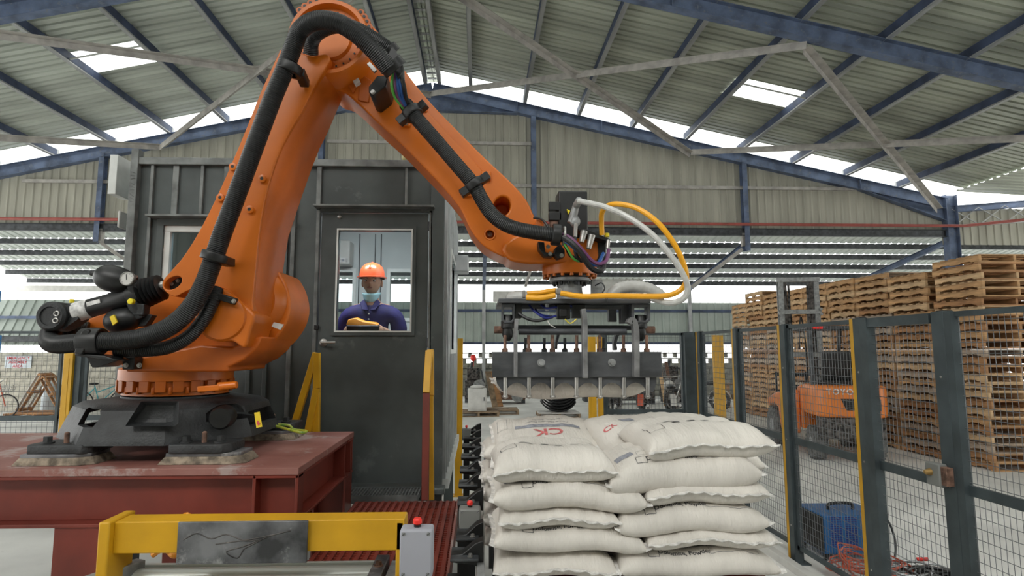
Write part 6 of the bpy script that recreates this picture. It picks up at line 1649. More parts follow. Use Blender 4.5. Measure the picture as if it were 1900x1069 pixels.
def longprints(L, W):
    y = -W / 2 + 0.045
    return (('box', -L * 0.27, y + 0.006, 0.042, 0.036, 0, 'ink', 'tick_box'), ('text', 'Dolomite, Powder', -L * 0.27 + 0.125, y + 0.010, 0.028, 0.0, 'ink', 'printed_text'),
            ('box', L * 0.24, y + 0.018, 0.19, 0.035, 0, 'ink_soft', 'blank_box'), ('bar', -L * 0.36, y + 0.075, 0.07, 0.045, 0.1, 'ink_blue', 'printed_bar'),
            ('box', -L * 0.25, y + 0.055, 0.038, 0.034, 0, 'ink_soft', 'tick_box'), ('text', 'Calcium Carbonate Powder', -L * 0.27 + 0.17, y + 0.052, 0.022, 0, 'ink_soft', 'printed_text'))
PI = math.pi
topprints = (('text', 'CK', 0.0, -0.035, 0.11, PI, 'ink_red', 'red_letters'), ('bar', 0.0, 0.035, 0.34, 0.030, 0, 'ink_blue', 'printed_bar'), ('text', 'Calcium Carbonate Powder', 0.0, 0.075, 0.020, PI, 'ink_soft', 'printed_text'),
             ('text', 'Dolomite, Powder', 0.0, 0.105, 0.020, PI, 'ink_soft', 'printed_text'), ('box', -0.235, 0.09, 0.05, 0.12, 0, 'ink_soft', 'blank_box'), ('box', 0.225, 0.08, 0.03, 0.09, 0, 'ink_soft', 'blank_box'))
def seamprints(L, W):
    return (('box', -L * 0.36, -W * 0.14, 0.062, 0.13, 0, 'ink', 'blank_box'), ('bar', -0.085, -W * 0.12, 0.032, 0.022, 0, 'ink', 'care_symbol'), ('bar', -0.02, -W * 0.12, 0.032, 0.022, 0, 'ink', 'care_symbol'), ('bar', 0.04, -W * 0.12, 0.034, 0.016, 0, 'ink_soft', 'care_symbol'), ('bar', 0.105, -W * 0.115, 0.034, 0.010, 0, 'ink_soft', 'care_symbol'),
            ('bar', -0.10, -W * 0.03, 0.05, 0.02, 0, 'ink_soft', 'care_symbol'), ('bar', 0.04, -W * 0.04, 0.07, 0.007, 0, 'ink_soft', 'printed_line'), ('bar', 0.14, -W * 0.04, 0.09, 0.008, 0, 'ink_soft', 'printed_line'), ('box', L * 0.33, -W * 0.16, 0.05, 0.02, 0, 'ink_soft', 'blank_box'))
G_ = 'white woven bags in the pile'
def place(x0, x1, yt, yb, kind, seed, lab, Y=PF, sag=0.0, tilt=0.0, H=None, rz=0.0, dep=None):
    a = U(x0, yb, Y); b = U(x1, yt, Y); X = (a.x + b.x) / 2; L = (b.x - a.x); z = (a.z + b.z) / 2; H = H or (b.z - a.z) * 1.12
    W = dep or (0.66 if kind == 'seam' else 0.44)
    return make_bag((X, Y + W / 2, z), L, W, H, seed, rz, lab, G_, seam='y-' if kind == 'seam' else 'x-', prints=seamprints(L, W) if kind == 'seam' and H > 0.1 and yt < 860 else (longprints(L, W) if kind == 'long' else ()), sag=sag, tilt=tilt)
place(914, 1150, 1036, 1090, 'seam', 1, 'bag at the bottom of the left column, hemmed edge forward', sag=0.006)
place(914, 1202, 984, 1040, 'long', 2, 'long bag second from the bottom of the left column, its right end drooping', sag=0.012, tilt=-0.02)
place(924, 1152, 944, 992, 'seam', 3, 'bag in the middle of the left column, hemmed edge forward', sag=0.008)
place(913, 1204, 898, 958, 'long', 4, 'long bag second from the top of the left column front, pointed right end', sag=0.02, tilt=-0.03)
place(914, 1146, 846, 902, 'seam', 5, 'top front bag of the left column with a printed box and symbols', sag=0.012, H=0.14, dep=0.50)
place(1150, 1452, 1030, 1086, 'long', 6, 'long bag at the bottom of the right column, tick box on its edge', sag=0.008)
place(1204, 1448, 984, 1034, 'seam', 7, 'hemmed bag second from the bottom of the right column', sag=0.010)
place(1148, 1430, 942, 1004, 'long', 8, 'long bag third from the bottom of the right column, left end sagging', sag=0.016, tilt=0.03)
place(1202, 1432, 892, 948, 'seam', 9, 'hemmed bag fourth from the bottom of the right column', sag=0.010)
place(1132, 1416, 846, 922, 'long', 10, 'long bag under the topmost right bag, tick box and grey print visible', sag=0.018, tilt=0.05)
place(1206, 1444, 796, 860, 'seam', 11, 'topmost front right bag with black symbols and a pointed right corner', sag=0.014, H=0.135, dep=0.52, tilt=0.03)
# rear row
rr_ = U(1015, 820, 3.1)
a = U(918, 800, 3.1); b = U(1112, 800, 3.1)
make_bag((( a.x + b.x) / 2, 3.08, 1.275), (b.x - a.x) * 1.06, 0.50, 0.15, 21, 0.0, 'rear left bag printed with large red CK letters upside down', G_, seam='x-', prints=topprints, sag=0.016, rotx=math.radians(17))
a = U(1112, 800, 2.95); b = U(1380, 800, 2.95)
tp2 = (('text', 'CK', -0.30, 0.0, 0.05, 0.35, 'ink_red', 'red_letters'), ('bar', -0.19, 0.075, 0.07, 0.05, 0.15, 'ink_blue', 'printed_bar'), ('box', -0.13, 0.02, 0.038, 0.04, 0.12, 'ink_soft', 'tick_box'), ('box', -0.125, -0.045, 0.045, 0.05, 0.12, 'ink', 'tick_box'), ('text', 'Calcium Carbonate Powder', 0.04, 0.045, 0.026, 0.08, 'ink_soft', 'printed_text'), ('text', 'Dolomite, Powder', 0.0, -0.02, 0.034, 0.10, 'ink', 'printed_text'), ('box', 0.17, 0.03, 0.19, 0.05, 0.05, 'ink_soft', 'blank_box'))
make_bag((( a.x + b.x) / 2 - 0.02, 2.98, 1.30), (b.x - a.x) * 1.04, 0.54, 0.17, 22, 0.10, 'rear right bag with Dolomite tick boxes, the highest bag of the pile', G_, seam='x-', prints=tp2, sag=0.03, rotx=math.radians(15))
for k in range(5):
    z = 1.335 - 0.105 * (k + 1); s1 = bpy.data.objects['filled_bag.001']
    for j, X in enumerate((0.32, 0.92)):
        o = thing('filled_bag', 'bag of the hidden back row, %s layer down on the %s side' % (('first', 'second', 'third', 'fourth', 'fifth')[k], ('left', 'right')[j]), 'bag', (X, 3.22, z - 0.01), G_)
        src = bpy.data.objects['filled_bag.003' if k % 2 else 'filled_bag.001']
        for ch in src.children:
            if ch.name.startswith(('bag_body', 'sewn_seam')):
                c = ch.copy(); COL.objects.link(c); c.parent = o
# held bag in the gripper
hb0, hb1 = U(916, 734, GP + 0.05), U(1212, 702, GP + 0.05)
make_bag(((hb0.x + hb1.x) / 2, GP + 0.30, (hb0.z + hb1.z) / 2 - 0.0), hb1.x - hb0.x, 0.46, 0.15, 31, 0, 'pale bag held between the claws of the gripper', G_, seam='x-', sag=-0.01)
# stand below the pile: pallet on a red steel lift frame
PB = U(1200, 1069, PF).z - 0.075
lp = thing('loading_pallet', 'red painted loading pallet under the pile of bags', 'pallet', (0.62, 2.85, 0))
for i in range(7): MB().bb((0.08, PF + 0.03 + i * 0.17, PB - 0.02), (1.20, PF + 0.14 + i * 0.17, PB)).build('deck_board', M['red_steel'], lp, bevel=0.002)
for x in (0.13, 0.62, 1.12): MB().bb((x - 0.04, PF + 0.03, PB - 0.12), (x + 0.04, PF + 1.16, PB - 0.02)).build('stringer', M['red_steel'], lp, bevel=0.002)
lf = thing('lift_table', 'dark steel lift table carrying the loaded pallet', 'table', (0.62, 2.85, 0))
MB().bb((0.09, PF + 0.05, PB - 0.17), (1.2, PF + 1.15, PB - 0.12)).build('table_top', M['dark_metal2'], lf, bevel=0.003)
for x in (0.14, 1.12):
    for y in (PF + 0.12, PF + 1.08): MB().bb((x - 0.04, y - 0.04, 0), (x + 0.04, y + 0.04, PB - 0.17)).build('leg', M['dark_metal2'], lf)

# ============================================================ PALLET STACKS
PH = 0.127; PWd, PDp = 0.90, 1.10
def board_mesh(name, dims, m):
    mb = MB(); mb.box((0, 0, 0), dims); o = mb.build(name, m); me = o.data; bpy.data.objects.remove(o); return me
def stringer_mesh(m, name):
    mb = MB(); pts = []
    h = PH * 0.66; y0, y1 = -PWd / 2, PWd / 2
    pts = [(y0, 0), (y0 + 0.14, 0), (y0 + 0.17, 0.018), (y0 + 0.33, 0.018), (y0 + 0.36, 0), (y1 - 0.36, 0), (y1 - 0.33, 0.018), (y1 - 0.17, 0.018), (y1 - 0.14, 0), (y1, 0), (y1, h), (y0, h)]
    mb.prism([(-0.02, y, z) for y, z in pts], (0.04, 0, 0)); o = mb.build(name, m); me = o.data; bpy.data.objects.remove(o); return me
woods = ['wood_a', 'wood_b', 'wood_c', 'wood_d', 'wood_a', 'wood_b']
SM = {w: stringer_mesh(M[w], 'stringer') for w in set(woods)}
DM = {w: board_mesh('deck_board', (PDp, 0.085, PH * 0.15), M[w]) for w in set(woods)}
def whole_pallet(w):
    mb = MB(); h = PH * 0.66; zt__ = PH * 0.16
    for x in (-PDp / 2 + 0.02, 0, PDp / 2 - 0.02):
        y0, y1 = -PWd / 2, PWd / 2
        pts = [(y0, 0), (y0 + 0.14, 0), (y0 + 0.17, 0.018), (y0 + 0.33, 0.018), (y0 + 0.36, 0), (y1 - 0.36, 0), (y1 - 0.33, 0.018), (y1 - 0.17, 0.018), (y1 - 0.14, 0), (y1, 0), (y1, h), (y0, h)]
        mb.prism([(x - 0.02, y, z + zt__) for y, z in pts], (0.04, 0, 0))
    for i in range(7): mb.box((0, -PWd / 2 + 0.045 + i * (PWd - 0.09) / 6, PH - PH * 0.09), (PDp, 0.085, PH * 0.15))
    for y in (-PWd / 2 + 0.045, 0, PWd / 2 - 0.045): mb.box((0, y, PH * 0.075), (PDp, 0.085, PH * 0.15))
    o = mb.build('wooden_pallet', M[w]); me = o.data; bpy.data.objects.remove(o); return me
WM = {w: whole_pallet(w) for w in set(woods)}
ords = ['topmost', 'second', 'third', 'fourth', 'fifth', 'sixth', 'seventh', 'eighth', 'ninth', 'tenth', 'eleventh', 'twelfth', 'thirteenth', 'fourteenth', 'fifteenth', 'sixteenth', 'seventeenth', 'eighteenth', 'nineteenth', 'twentieth', 'twenty-first', 'twenty-second', 'twenty-third', 'twenty-fourth', 'twenty-fifth', 'twenty-sixth']
snames = ['the nearest stack at the right edge', 'the second stack from the right edge', 'the third stack from the right edge', 'the stack just right of the forklift', 'the stack behind the forklift body', 'the stack behind the forklift mast, nearer one', 'the stack behind the forklift mast, farther one', 'the last but one far stack', 'the farthest stack by the back wall']
rnd = random.Random(5)
fy = [8.38, 9.34, 10.28, 11.2, 12.14, 13.06, 14.0, 14.95, 15.9]
tops = [488, 505, 508, 516, 530, 540, 545, 545, 570]
for k, y0 in enumerate(fy):
    yc = y0 + PWd / 2
    H_ = U(1700, tops[k], y0 + 0.45).z
    n = max(10, int(round(H_ / PH)))
    for i in range(n):
        top5 = i >= n - 5
        x = 7.47 + PDp / 2 + rnd.uniform(-0.02, 0.02) + (0.0 if not top5 else -0.05); y = yc + rnd.uniform(-0.02, 0.02) - (0.10 if top5 and k == 0 else 0)
        w = woods[rnd.randrange(len(woods))]
        if top5: w = ('wood_a', 'wood_c', 'wood_a')[i % 3]
        lab = 'wooden pallet, %s from the top of %s' % (ords[n - 1 - i], snames[k]) if i < n - 1 else 'topmost wooden pallet of %s' % snames[k]
        z = i * PH
        if k < 3:
            o = thing('wooden_pallet', lab, 'pallet', (x, y, z), 'wooden pallets in the tall stacks', rnd.uniform(-0.015, 0.015))
            for xs in (-PDp / 2 + 0.02, 0, PDp / 2 - 0.02):
                c = bpy.data.objects.new('stringer', SM[w]); COL.objects.link(c); c.parent = o; c.location = (xs, 0, PH * 0.16)
            w2 = w if rnd.random() < 0.7 else woods[rnd.randrange(6)]
            for j in range(6):
                c = bpy.data.objects.new('deck_board', DM[w2]); COL.objects.link(c); c.parent = o; c.location = (0, -PWd / 2 + 0.045 + j * (PWd - 0.09) / 5, PH - PH * 0.09)
            for yb_ in (-PWd / 2 + 0.045, PWd / 2 - 0.045):
                c = bpy.data.objects.new('deck_board', DM[w2]); COL.objects.link(c); c.parent = o; c.location = (0, yb_, PH * 0.075)
        else:
            o = bpy.data.objects.new('wooden_pallet', WM[w]); COL.objects.link(o); o.location = (x, y, z); o.rotation_euler = (0, 0, rnd.uniform(-0.015, 0.015))
            tag(o, lab, 'pallet', 'wooden pallets in the tall stacks')

# ============================================================ FORKLIFT
fr_ = thing('forklift', 'orange forklift seen from behind through the fence, in front of the pallet stacks', 'forklift', (5.92, 9.40, 0), None, math.radians(-12)); fr_.scale = (0.92, 0.95, 0.98)
def fb_(name, m, mb, bevel=0.0, smooth=None, parent=fr_, segs=2): return mb.build(name, M[m], parent, local=True, bevel=bevel, segs=segs, smooth=smooth)
def wheel(x, y, r, w, m):
    mb = MB(); mb.lathe((x - w / 2, y, r), (1, 0, 0), [(r * 0.55, 0.0), (r * 0.9, 0.0), (r, w * 0.14), (r, w * 0.86), (r * 0.9, w), (r * 0.55, w)], n=32)
    t_ = fb_('wheel', m, mb, smooth=30)
    mb = MB(); mb.lathe((x - w * 0.52, y, r), (1, 0, 0), [(r * 0.2, 0), (r * 0.55, 0.01), (r * 0.55, w * 1.02), (r * 0.2, w * 1.04)], n=24); fb_('wheel_rim', 'cast_grey', mb, smooth=30, parent=t_)
    mb = MB()
    for i in range(20):
        a = 2 * math.pi * i / 20; mb.box((x, y + math.cos(a) * r * 0.995, r + math.sin(a) * r * 0.995), (w * 0.96, 0.035, 0.02), rot=Matrix.Rotation(a + math.pi / 2, 3, 'X'))
    fb_('tread_lug', m, mb, parent=t_)
for s in (-1, 1): wheel(s * 0.46, 0, 0.27, 0.2, 'tyre_dust'); wheel(s * 0.66, 1.55, 0.36, 0.24, 'tyre_dust')
mb = MB(); mb.prism([(-0.56, -0.38, 0.72), (-0.44, -0.5, 0.72), (0.44, -0.5, 0.72), (0.56, -0.38, 0.72), (0.56, 0.35, 0.72), (-0.56, 0.35, 0.72)], (0, 0, 0.50)); fb_('counterweight', 'lift_orange', mb, bevel=0.06, segs=4)
mb = MB(); mb.prism([(-0.5, -0.42, 0.38), (0.5, -0.42, 0.38), (0.5, -0.1, 0.38), (-0.5, -0.1, 0.38)], (0, 0, 0.34)); fb_('rear_skirt', 'dirt', mb, bevel=0.02)
mb = MB(); mb.prism([(-0.22, -0.503, 1.02), (0.40, -0.503, 1.02), (0.40, -0.503, 0.84), (-0.14, -0.503, 0.84)], (0, 0.02, 0)); gw = fb_('rear_grille', 'black', mb)
for i in range(6): mb = MB(); mb.box((0.13, -0.506, 0.86 + i * 0.028), (0.5, 0.01, 0.006)); fb_('grille_slat', 'dark_metal2', mb, parent=gw)
vs, fs = text_mesh('TOYOTA', 0.13, True, 1.25); mb = MB(); mb.add([(v.x - 0.13, -0.505, v.y + 1.125) for v in vs], fs); mb.build('raised_lettering', M['label_white'], fr_, local=True, weld=False)
mb = MB(); mb.prism([(-0.56, 0.35, 0.45), (-0.56, 1.75, 0.45), (-0.56, 1.75, 0.85), (-0.56, 1.3, 0.95), (-0.56, 1.15, 0.62), (-0.56, 0.75, 0.62), (-0.56, 0.6, 1.15), (-0.56, 0.35, 1.2)], (1.12, 0, 0)); fb_('chassis', 'lift_orange', mb, bevel=0.02)
for s in (-1, 1):
    mb = MB(); mb.prism([(s * 0.56, 0.45, 0.35), (s * 0.56, 1.0, 0.35), (s * 0.56, 1.12, 0.72), (s * 0.56, 1.4, 0.80), (s * 0.56, 1.85, 0.70), (s * 0.56, 1.85, 0.86), (s * 0.56, 1.3, 1.0), (s * 0.56, 0.45, 1.1)], (s * 0.20, 0, 0)); fb_('fender', 'lift_orange', mb, bevel=0.03)
mb = MB(); mb.prism([(-0.42, -0.1, 1.2), (0.42, -0.1, 1.2), (0.42, 0.7, 1.12), (-0.42, 0.7, 1.12)], (0, 0, 0.09)); fb_('engine_hood', 'black', mb, bevel=0.02)
mb = MB(); mb.box((0, 0.45, 1.28), (0.5, 0.5, 0.12)); mb.box((0, 0.18, 1.52), (0.5, 0.12, 0.5), rot=Matrix.Rotation(0.15, 3, 'X')); fb_('seat', 'black', mb, bevel=0.04, segs=3)
for s in (-1, 1):
    mb = MB(); mb.beam((s * 0.5, -0.1, 1.15), (s * 0.46, 0.1, 2.16), 0.07, 0.06); fb_('guard_pillar', 'dark_metal2', mb, bevel=0.008)
    mb = MB(); mb.beam((s * 0.5, 1.6, 0.85), (s * 0.46, 1.15, 2.16), 0.06, 0.06); fb_('guard_pillar', 'dark_metal2', mb, bevel=0.008)
    mb = MB(); mb.box((s * 0.34, -0.0, 2.17), (0.16, 0.05, 0.06)); fb_('tail_lamp', 'red_button', mb, bevel=0.008)
mb = MB()
for (a, b) in (((-0.48, 0.05, 2.17), (0.48, 0.05, 2.17)), ((-0.48, 1.15, 2.17), (0.48, 1.15, 2.17)), ((-0.48, 0.05, 2.17), (-0.48, 1.15, 2.17)), ((0.48, 0.05, 2.17), (0.48, 1.15, 2.17))): mb.beam(a, b, 0.06, 0.05)
for i in range(7): mb.beam((-0.36 + 0.12 * i, 0.05, 2.18), (-0.36 + 0.12 * i, 1.15, 2.18), 0.025, 0.02)
fb_('overhead_guard', 'dark_metal2', mb, bevel=0.004)
mb = MB(); mb.tube([(-0.05, 1.25, 0.95), (-0.05, 0.98, 1.35)], 0.03, n=10); mb.torus((-0.05, 0.96, 1.37), (0, -0.55, 0.8), 0.16, 0.015, 24, 8); fb_('steering_wheel', 'black', mb, smooth=True)
mb = MB(); mb.box((0, 1.55, 0.95), (0.9, 0.2, 0.35)); fb_('dashboard', 'black', mb, bevel=0.03)
for s in (-1, 1):
    mb = MB(); mb.cchan((s * 0.36, 2.0, 0.1), (s * 0.36, 2.0, 3.22), 0.09, 0.14, 0.02, up=Vector((0, 1, 0)), side=s); fb_('mast_rail', 'cast_grey', mb)
    mb = MB(); mb.cchan((s * 0.27, 2.02, 0.2), (s * 0.27, 2.02, 3.15), 0.07, 0.11, 0.018, up=Vector((0, 1, 0)), side=s); fb_('mast_rail', 'dirt', mb)
    mb = MB(); mb.cyl((s * 0.19, 1.98, 0.3), (s * 0.19, 1.98, 2.6), 0.04, n=14); mb.cyl((s * 0.19, 1.98, 2.6), (s * 0.19, 1.98, 3.1), 0.025, n=12); fb_('lift_cylinder', 'dirt', mb, smooth=30)
    mb = MB(); mb.bb((s * 0.22 - 0.06, 2.25, 0.35), (s * 0.22 + 0.06, 3.3, 0.39)); mb.bb((s * 0.22 - 0.06, 2.22, 0.35), (s * 0.22 + 0.06, 2.27, 0.9)); fb_('fork', 'dark_metal2', mb, bevel=0.004)
for z in (3.2, 2.55, 1.7, 0.5):
    mb = MB(); mb.box((0, 1.95, z), (0.86, 0.06, 0.09)); fb_('mast_crossbar', 'cast_grey', mb, bevel=0.004)
for z in (2.6, 2.5):
    for s in (-1, 1): mb = MB(); mb.lathe((s * 0.40, 1.9, z), (0, -1, 0), [(0.03, 0), (0.03, 0.04)], n=12); fb_('roller_guide', 'cast_grey', mb)
mb = MB(); mb.tube(cat([Vector((0.08, 1.93, 0.5)), Vector((0.07, 1.9, 1.8)), Vector((0.0, 1.9, 2.45)), Vector((-0.06, 1.92, 1.8))], 8), 0.015, n=8); fb_('hydraulic_line', 'black_hose', mb, smooth=True)
mb = MB()
for z in (0.45, 0.95, 1.3): mb.box((0, 2.24, z), (0.95, 0.03, 0.07))
for x in (-0.45, -0.15, 0.15, 0.45): mb.box((x, 2.24, 0.9), (0.03, 0.03, 0.9))
fb_('load_backrest', 'dark_metal2', mb)

# ============================================================ WELDING SET AND CABLES BEYOND THE FENCE
A = UZ(1532, 1045, 0)
wx, wy = A.x + 0.24, 4.95
A = U(1528, 958, wy); B = U(1650, 1030, wy)
ws = thing('welding_machine', 'blue welding machine with a black carry handle beyond the right fence', 'machine', ((A.x + B.x) / 2, wy + 0.15, 0))
zb_ = 0.06
MB().bb((A.x, wy, zb_), (B.x, wy + 0.42, A.z)).build('casing', M['blue_box'], ws, bevel=0.008)
MB().bb((A.x - 0.006, wy + 0.01, zb_ + 0.01), (A.x, wy + 0.41, A.z - 0.01)).build('front_plate', M['black'], ws, bevel=0.002)
for i in range(14):
    for j in range(2): MB().bb((A.x + 0.05 + j * 0.13, wy - 0.003, zb_ + 0.06 + i * 0.018), (A.x + 0.15 + j * 0.13, wy + 0.0005, zb_ + 0.067 + i * 0.018)).build('vent_slot', M['w_dkblue'], ws)
mb = MB(); c = Vector(((A.x + B.x) / 2, wy + 0.2, A.z)); mb.tube(cat([c + Vector((-0.11, 0, 0)), c + Vector((-0.10, 0, 0.045)), c + Vector((0, 0, 0.055)), c + Vector((0.10, 0, 0.045)), c + Vector((0.11, 0, 0))], 5), 0.014, n=10); mb.build('carry_handle', M['black'], ws, smooth=True)
for x in (A.x + 0.03, B.x - 0.03):
    for y in (wy + 0.05, wy + 0.37): MB().cyl((x, y, 0), (x, y, zb_), 0.02, n=12).build('rubber_foot', M['black'], ws)
mb = MB(); mb.tube(cat([Vector((B.x, wy + 0.1, 0.35)), Vector((B.x + 0.05, wy + 0.05, 0.3)), Vector((B.x + 0.06, wy, 0.15)), Vector((B.x + 0.0, wy - 0.06, 0.02))], 6), 0.009, n=8); mb.build('power_lead', M['black_hose'], ws, smooth=True)
def coil(cx, cy, n, r0, r1, z, m, lab, grp, seed, rr=0.006):
    r = random.Random(seed)
    for k in range(n):
        pts = []; R_ = r.uniform(r0, r1); ox, oy = r.uniform(-.07, .07), r.uniform(-.07, .07); zz = z + rr + 0.011 * k; e_ = r.uniform(0.6, 1.0); ph = r.uniform(0, 6)
        for i in range(13): a = 2 * math.pi * i / 12 * 1.0 + ph; pts.append(Vector((cx + ox + math.cos(a) * R_ * (1 + 0.1 * math.sin(3 * a + k)), cy + oy + math.sin(a) * R_ * e_, zz + 0.012 * abs(math.sin(a * 2 + k)) + (0.10 * max(0, math.cos(a - 2.2)) if k % 3 == 0 and m == 'w_red' else 0))))
        mb = MB(); mb.tube(cat(pts, 4), rr, n=6); tag(mb.build('cable_loop', M[m], smooth=True), lab, 'cable', grp)
coil(3.02, 4.62, 12, 0.14, 0.26, 0.0, 'w_red', 'loop of the tangled thin red cable on the floor below the blue machine', 'tangled red cable loops', 3)
coil(3.40, 4.35, 10, 0.14, 0.26, 0.0, 'black_hose', 'loop of the heavy black cable heap right of the red cables', 'black cable loops on the floor', 4, 0.011)
coil(3.28, 4.45, 8, 0.10, 0.24, 0.02, 'alu', 'loop of grey cable lying among the black cables', 'grey cable loops on the floor', 5, 0.008)
for k, (x, y) in enumerate(((3.42, 4.62), (3.62, 4.2))):
    mb = MB(); mb.cyl((x, y, 0.13), (x + 0.07, y - 0.03, 0.14), 0.014, n=12); tag(mb.build('cable_plug', M['red_button'], bevel=0.002), 'red plug on the black cable heap, %s' % ('the one near the blue machine', 'the one farther from the blue machine')[k], 'plug')

# ============================================================ THINGS ALONG THE BACK
def bicycle(name, lab, loc, rz, m, sc=1.0, basket=True):
    o = thing(name, lab, 'bicycle', loc, None, rz); o.scale = (sc, sc, sc)
    R_ = 0.33
    def q(n, m_, mb, **k): return mb.build(n, M[m_], o, local=True, **k)
    for x in (-0.52, 0.52):
        mb = MB(); mb.torus((x, 0, R_), (0, 1, 0), R_ - 0.02, 0.018, 32, 8); w = q('wheel', 'tyre', mb, smooth=True)
        mb = MB()
        for i in range(12): a = math.pi * 2 * i / 12; mb.beam((x, 0, R_), (x + math.cos(a) * (R_ - 0.02), 0, R_ + math.sin(a) * (R_ - 0.02)), 0.004, 0.004, up=(0, 1, 0))
        q('spokes', 'steel', mb)
    mb = MB()
    for a, b in (((-0.52, 0, R_), (-0.05, 0, 0.30)), ((-0.52, 0, R_), (-0.18, 0, 0.75)), ((-0.05, 0, 0.30), (-0.20, 0, 0.82)), ((-0.05, 0, 0.30), (0.36, 0, 0.72)), ((-0.15, 0, 0.6), (0.35, 0, 0.80)), ((0.52, 0, R_), (0.33, 0, 0.95))): mb.tube([a, b], 0.016, n=8)
    q('frame', m, mb, smooth=True)
    mb = MB(); mb.tube(cat([Vector((0.20, -0.28, 1.0)), Vector((0.30, -0.2, 1.02)), Vector((0.33, 0, 0.97)), Vector((0.30, 0.2, 1.02)), Vector((0.20, 0.28, 1.0))], 5), 0.012, n=8); q('handlebar', 'steel', mb, smooth=True)
    mb = MB(); mb.sph((-0.22, 0, 0.86), 0.09, sc=(1.4, 0.9, 0.4)); q('saddle', 'black', mb, smooth=True)
    mb = MB(); mb.lathe((-0.05, -0.03, 0.30), (0, 1, 0), [(0.09, 0), (0.09, 0.01)], n=18); mb.beam((-0.05, -0.05, 0.30), (0.06, -0.06, 0.18), 0.015, 0.015); mb.beam((-0.05, 0.05, 0.30), (-0.16, 0.06, 0.42), 0.015, 0.015); q('crankset', 'dark_metal2', mb)
    if basket:
        mb = MB()
        for k in range(4):
            z = 0.72 + k * 0.06; e_ = 0.10 + 0.012 * k
            for (a, b) in (((0.42, -e_, z), (0.42, e_, z)), ((0.66 + 0.01 * k, -e_, z), (0.66 + 0.01 * k, e_, z)), ((0.42, -e_, z), (0.66 + 0.01 * k, -e_, z)), ((0.42, e_, z), (0.66 + 0.01 * k, e_, z))): mb.beam(a, b, 0.006, 0.006)
        for i in range(6):
            x = 0.42 + i * 0.048
            for s in (-1, 1): mb.beam((x, s * 0.10, 0.72), (x, s * 0.136, 0.90), 0.005, 0.005)
            mb.beam((x, -0.1, 0.72), (x, 0.1, 0.72), 0.005, 0.005)
        q('basket', 'cast_grey', mb)
    return o
def ground(x, y): return UZ(x, y, 0)
g = ground(14, 772); bicycle('bicycle', 'red bicycle with a wire basket leaning by the cream block wall', (g.x - 0.08, 15.6, 0), 0.15, 'w_red', 0.95)
g = ground(192, 765); bicycle('bicycle', 'teal framed bicycle standing behind the left fence posts', (g.x + 0.1, 16.9, 0), 0.3, 'teal', 0.95, True)
def small_pallet(loc, rot, lab, w='wood_old', parts=True, top_m=None, n=6, L=1.1, Wd=0.9):
    o = thing('wooden_pallet', lab, 'pallet', loc); o.rotation_euler = rot
    for i in range(n): MB().box((0, -Wd / 2 + 0.05 + i * (Wd - 0.1) / (n - 1), 0.11), (L, 0.09, 0.02)).build('deck_board', M[top_m or w], o, local=True)
    for x in (-L / 2 + 0.03, 0, L / 2 - 0.03): MB().box((x, 0, 0.06), (0.05, Wd, 0.08)).build('stringer', M[w], o, local=True)
    for y in (-Wd / 2 + 0.05, Wd / 2 - 0.05): MB().box((0, y, 0.01), (L, 0.09, 0.02)).build('deck_board', M[w], o, local=True)
    return o
g = ground(90, 772)
small_pallet((g.x, 16.15, 0), (0, 0, 0), 'flat wooden pallet under the leaning pallet pair by the cream wall', 'wood_b', L=1.5)
p = small_pallet((g.x - 0.30, 16.2, 0.62), (0, math.radians(-62), 0), 'white topped pallet leaning to the right in the upright pair', 'wood_b', top_m='white', L=1.1, n=3, Wd=0.5)
p = small_pallet((g.x + 0.28, 16.2, 0.62), (0, math.radians(-122), 0), 'brown pallet leaning to the left in the upright pair', 'wood_b', L=1.1, n=3, Wd=0.5)
mb = MB(); g2 = U(88, 760, 16.9); mb.lathe((g2.x, 16.9, 0), (0, 0, 1), [(0.15, 0), (0.16, 0.02), (0.16, 0.42), (0.165, 0.44), (0.16, 0.46), (0.16, 0.85), (0.14, 0.87), (0.03, 0.875), (0.03, 0.9)], n=24)
tag(mb.build('steel_drum', M['sign_white'], smooth=30), 'pale drum standing behind the leaning pallets at the cream wall', 'drum')
sg = thing('wall_sign', 'white sign reading EMERGENCY ASSEMBLY AREA in red on the cream wall', 'sign', tuple(U(34, 672, YW - 0.03)))
a = U(8, 683, YW - 0.03); b = U(59, 660, YW - 0.03)
MB().bb((a.x, YW - 0.03, a.z), (b.x, YW - 0.01, b.z)).build('sign_board', M['sign_white'], sg)
for i, s in enumerate(('EMERGENCY', 'ASSEMBLY', 'AREA')):
    vs, fs = text_mesh(s, 0.115, True); mb = MB(); cx0, cz0 = (a.x + b.x) / 2, b.z - 0.075 - i * 0.115
    mb.add([(v.x + cx0, YW - 0.035, v.y + cz0) for v in vs], fs); mb.build('sign_text', M['sign_red'], sg, weld=False)
# white cabinet on a pallet
g = ground(885, 770); small_pallet((g.x, 16.1, 0), (0, 0, 0.1), 'pallet under the small white cabinet by the yellow post')
wc = thing('white_cabinet', 'small white metal cabinet on a pallet right of the yellow post', 'cabinet', (g.x, 16.1, 0.13))
a = U(868, 762, 15.85); b = U(903, 722, 15.85)
MB().bb((a.x, 15.85, 0.13), (b.x, 16.35, b.z)).build('cabinet_body', M['white'], wc, bevel=0.01)
MB().bb((a.x + 0.03, 15.84, 0.17), (b.x - 0.03, 15.85, b.z - 0.05)).build('cabinet_door', M['white'], wc, bevel=0.004)
MB().bb((b.x - 0.08, 15.82, 0.4), (b.x - 0.06, 15.84, 0.5)).build('handle', M['dark_metal2'], wc)
mb = MB(); mb.sph(((a.x + b.x) / 2, 16.1, b.z + 0.04), 0.12, sc=(1.7, 1.2, 0.45)); tag(mb.build('crumpled_cloth', M['white'], smooth=True), 'crumpled pale cloth on top of the white cabinet', 'cloth')
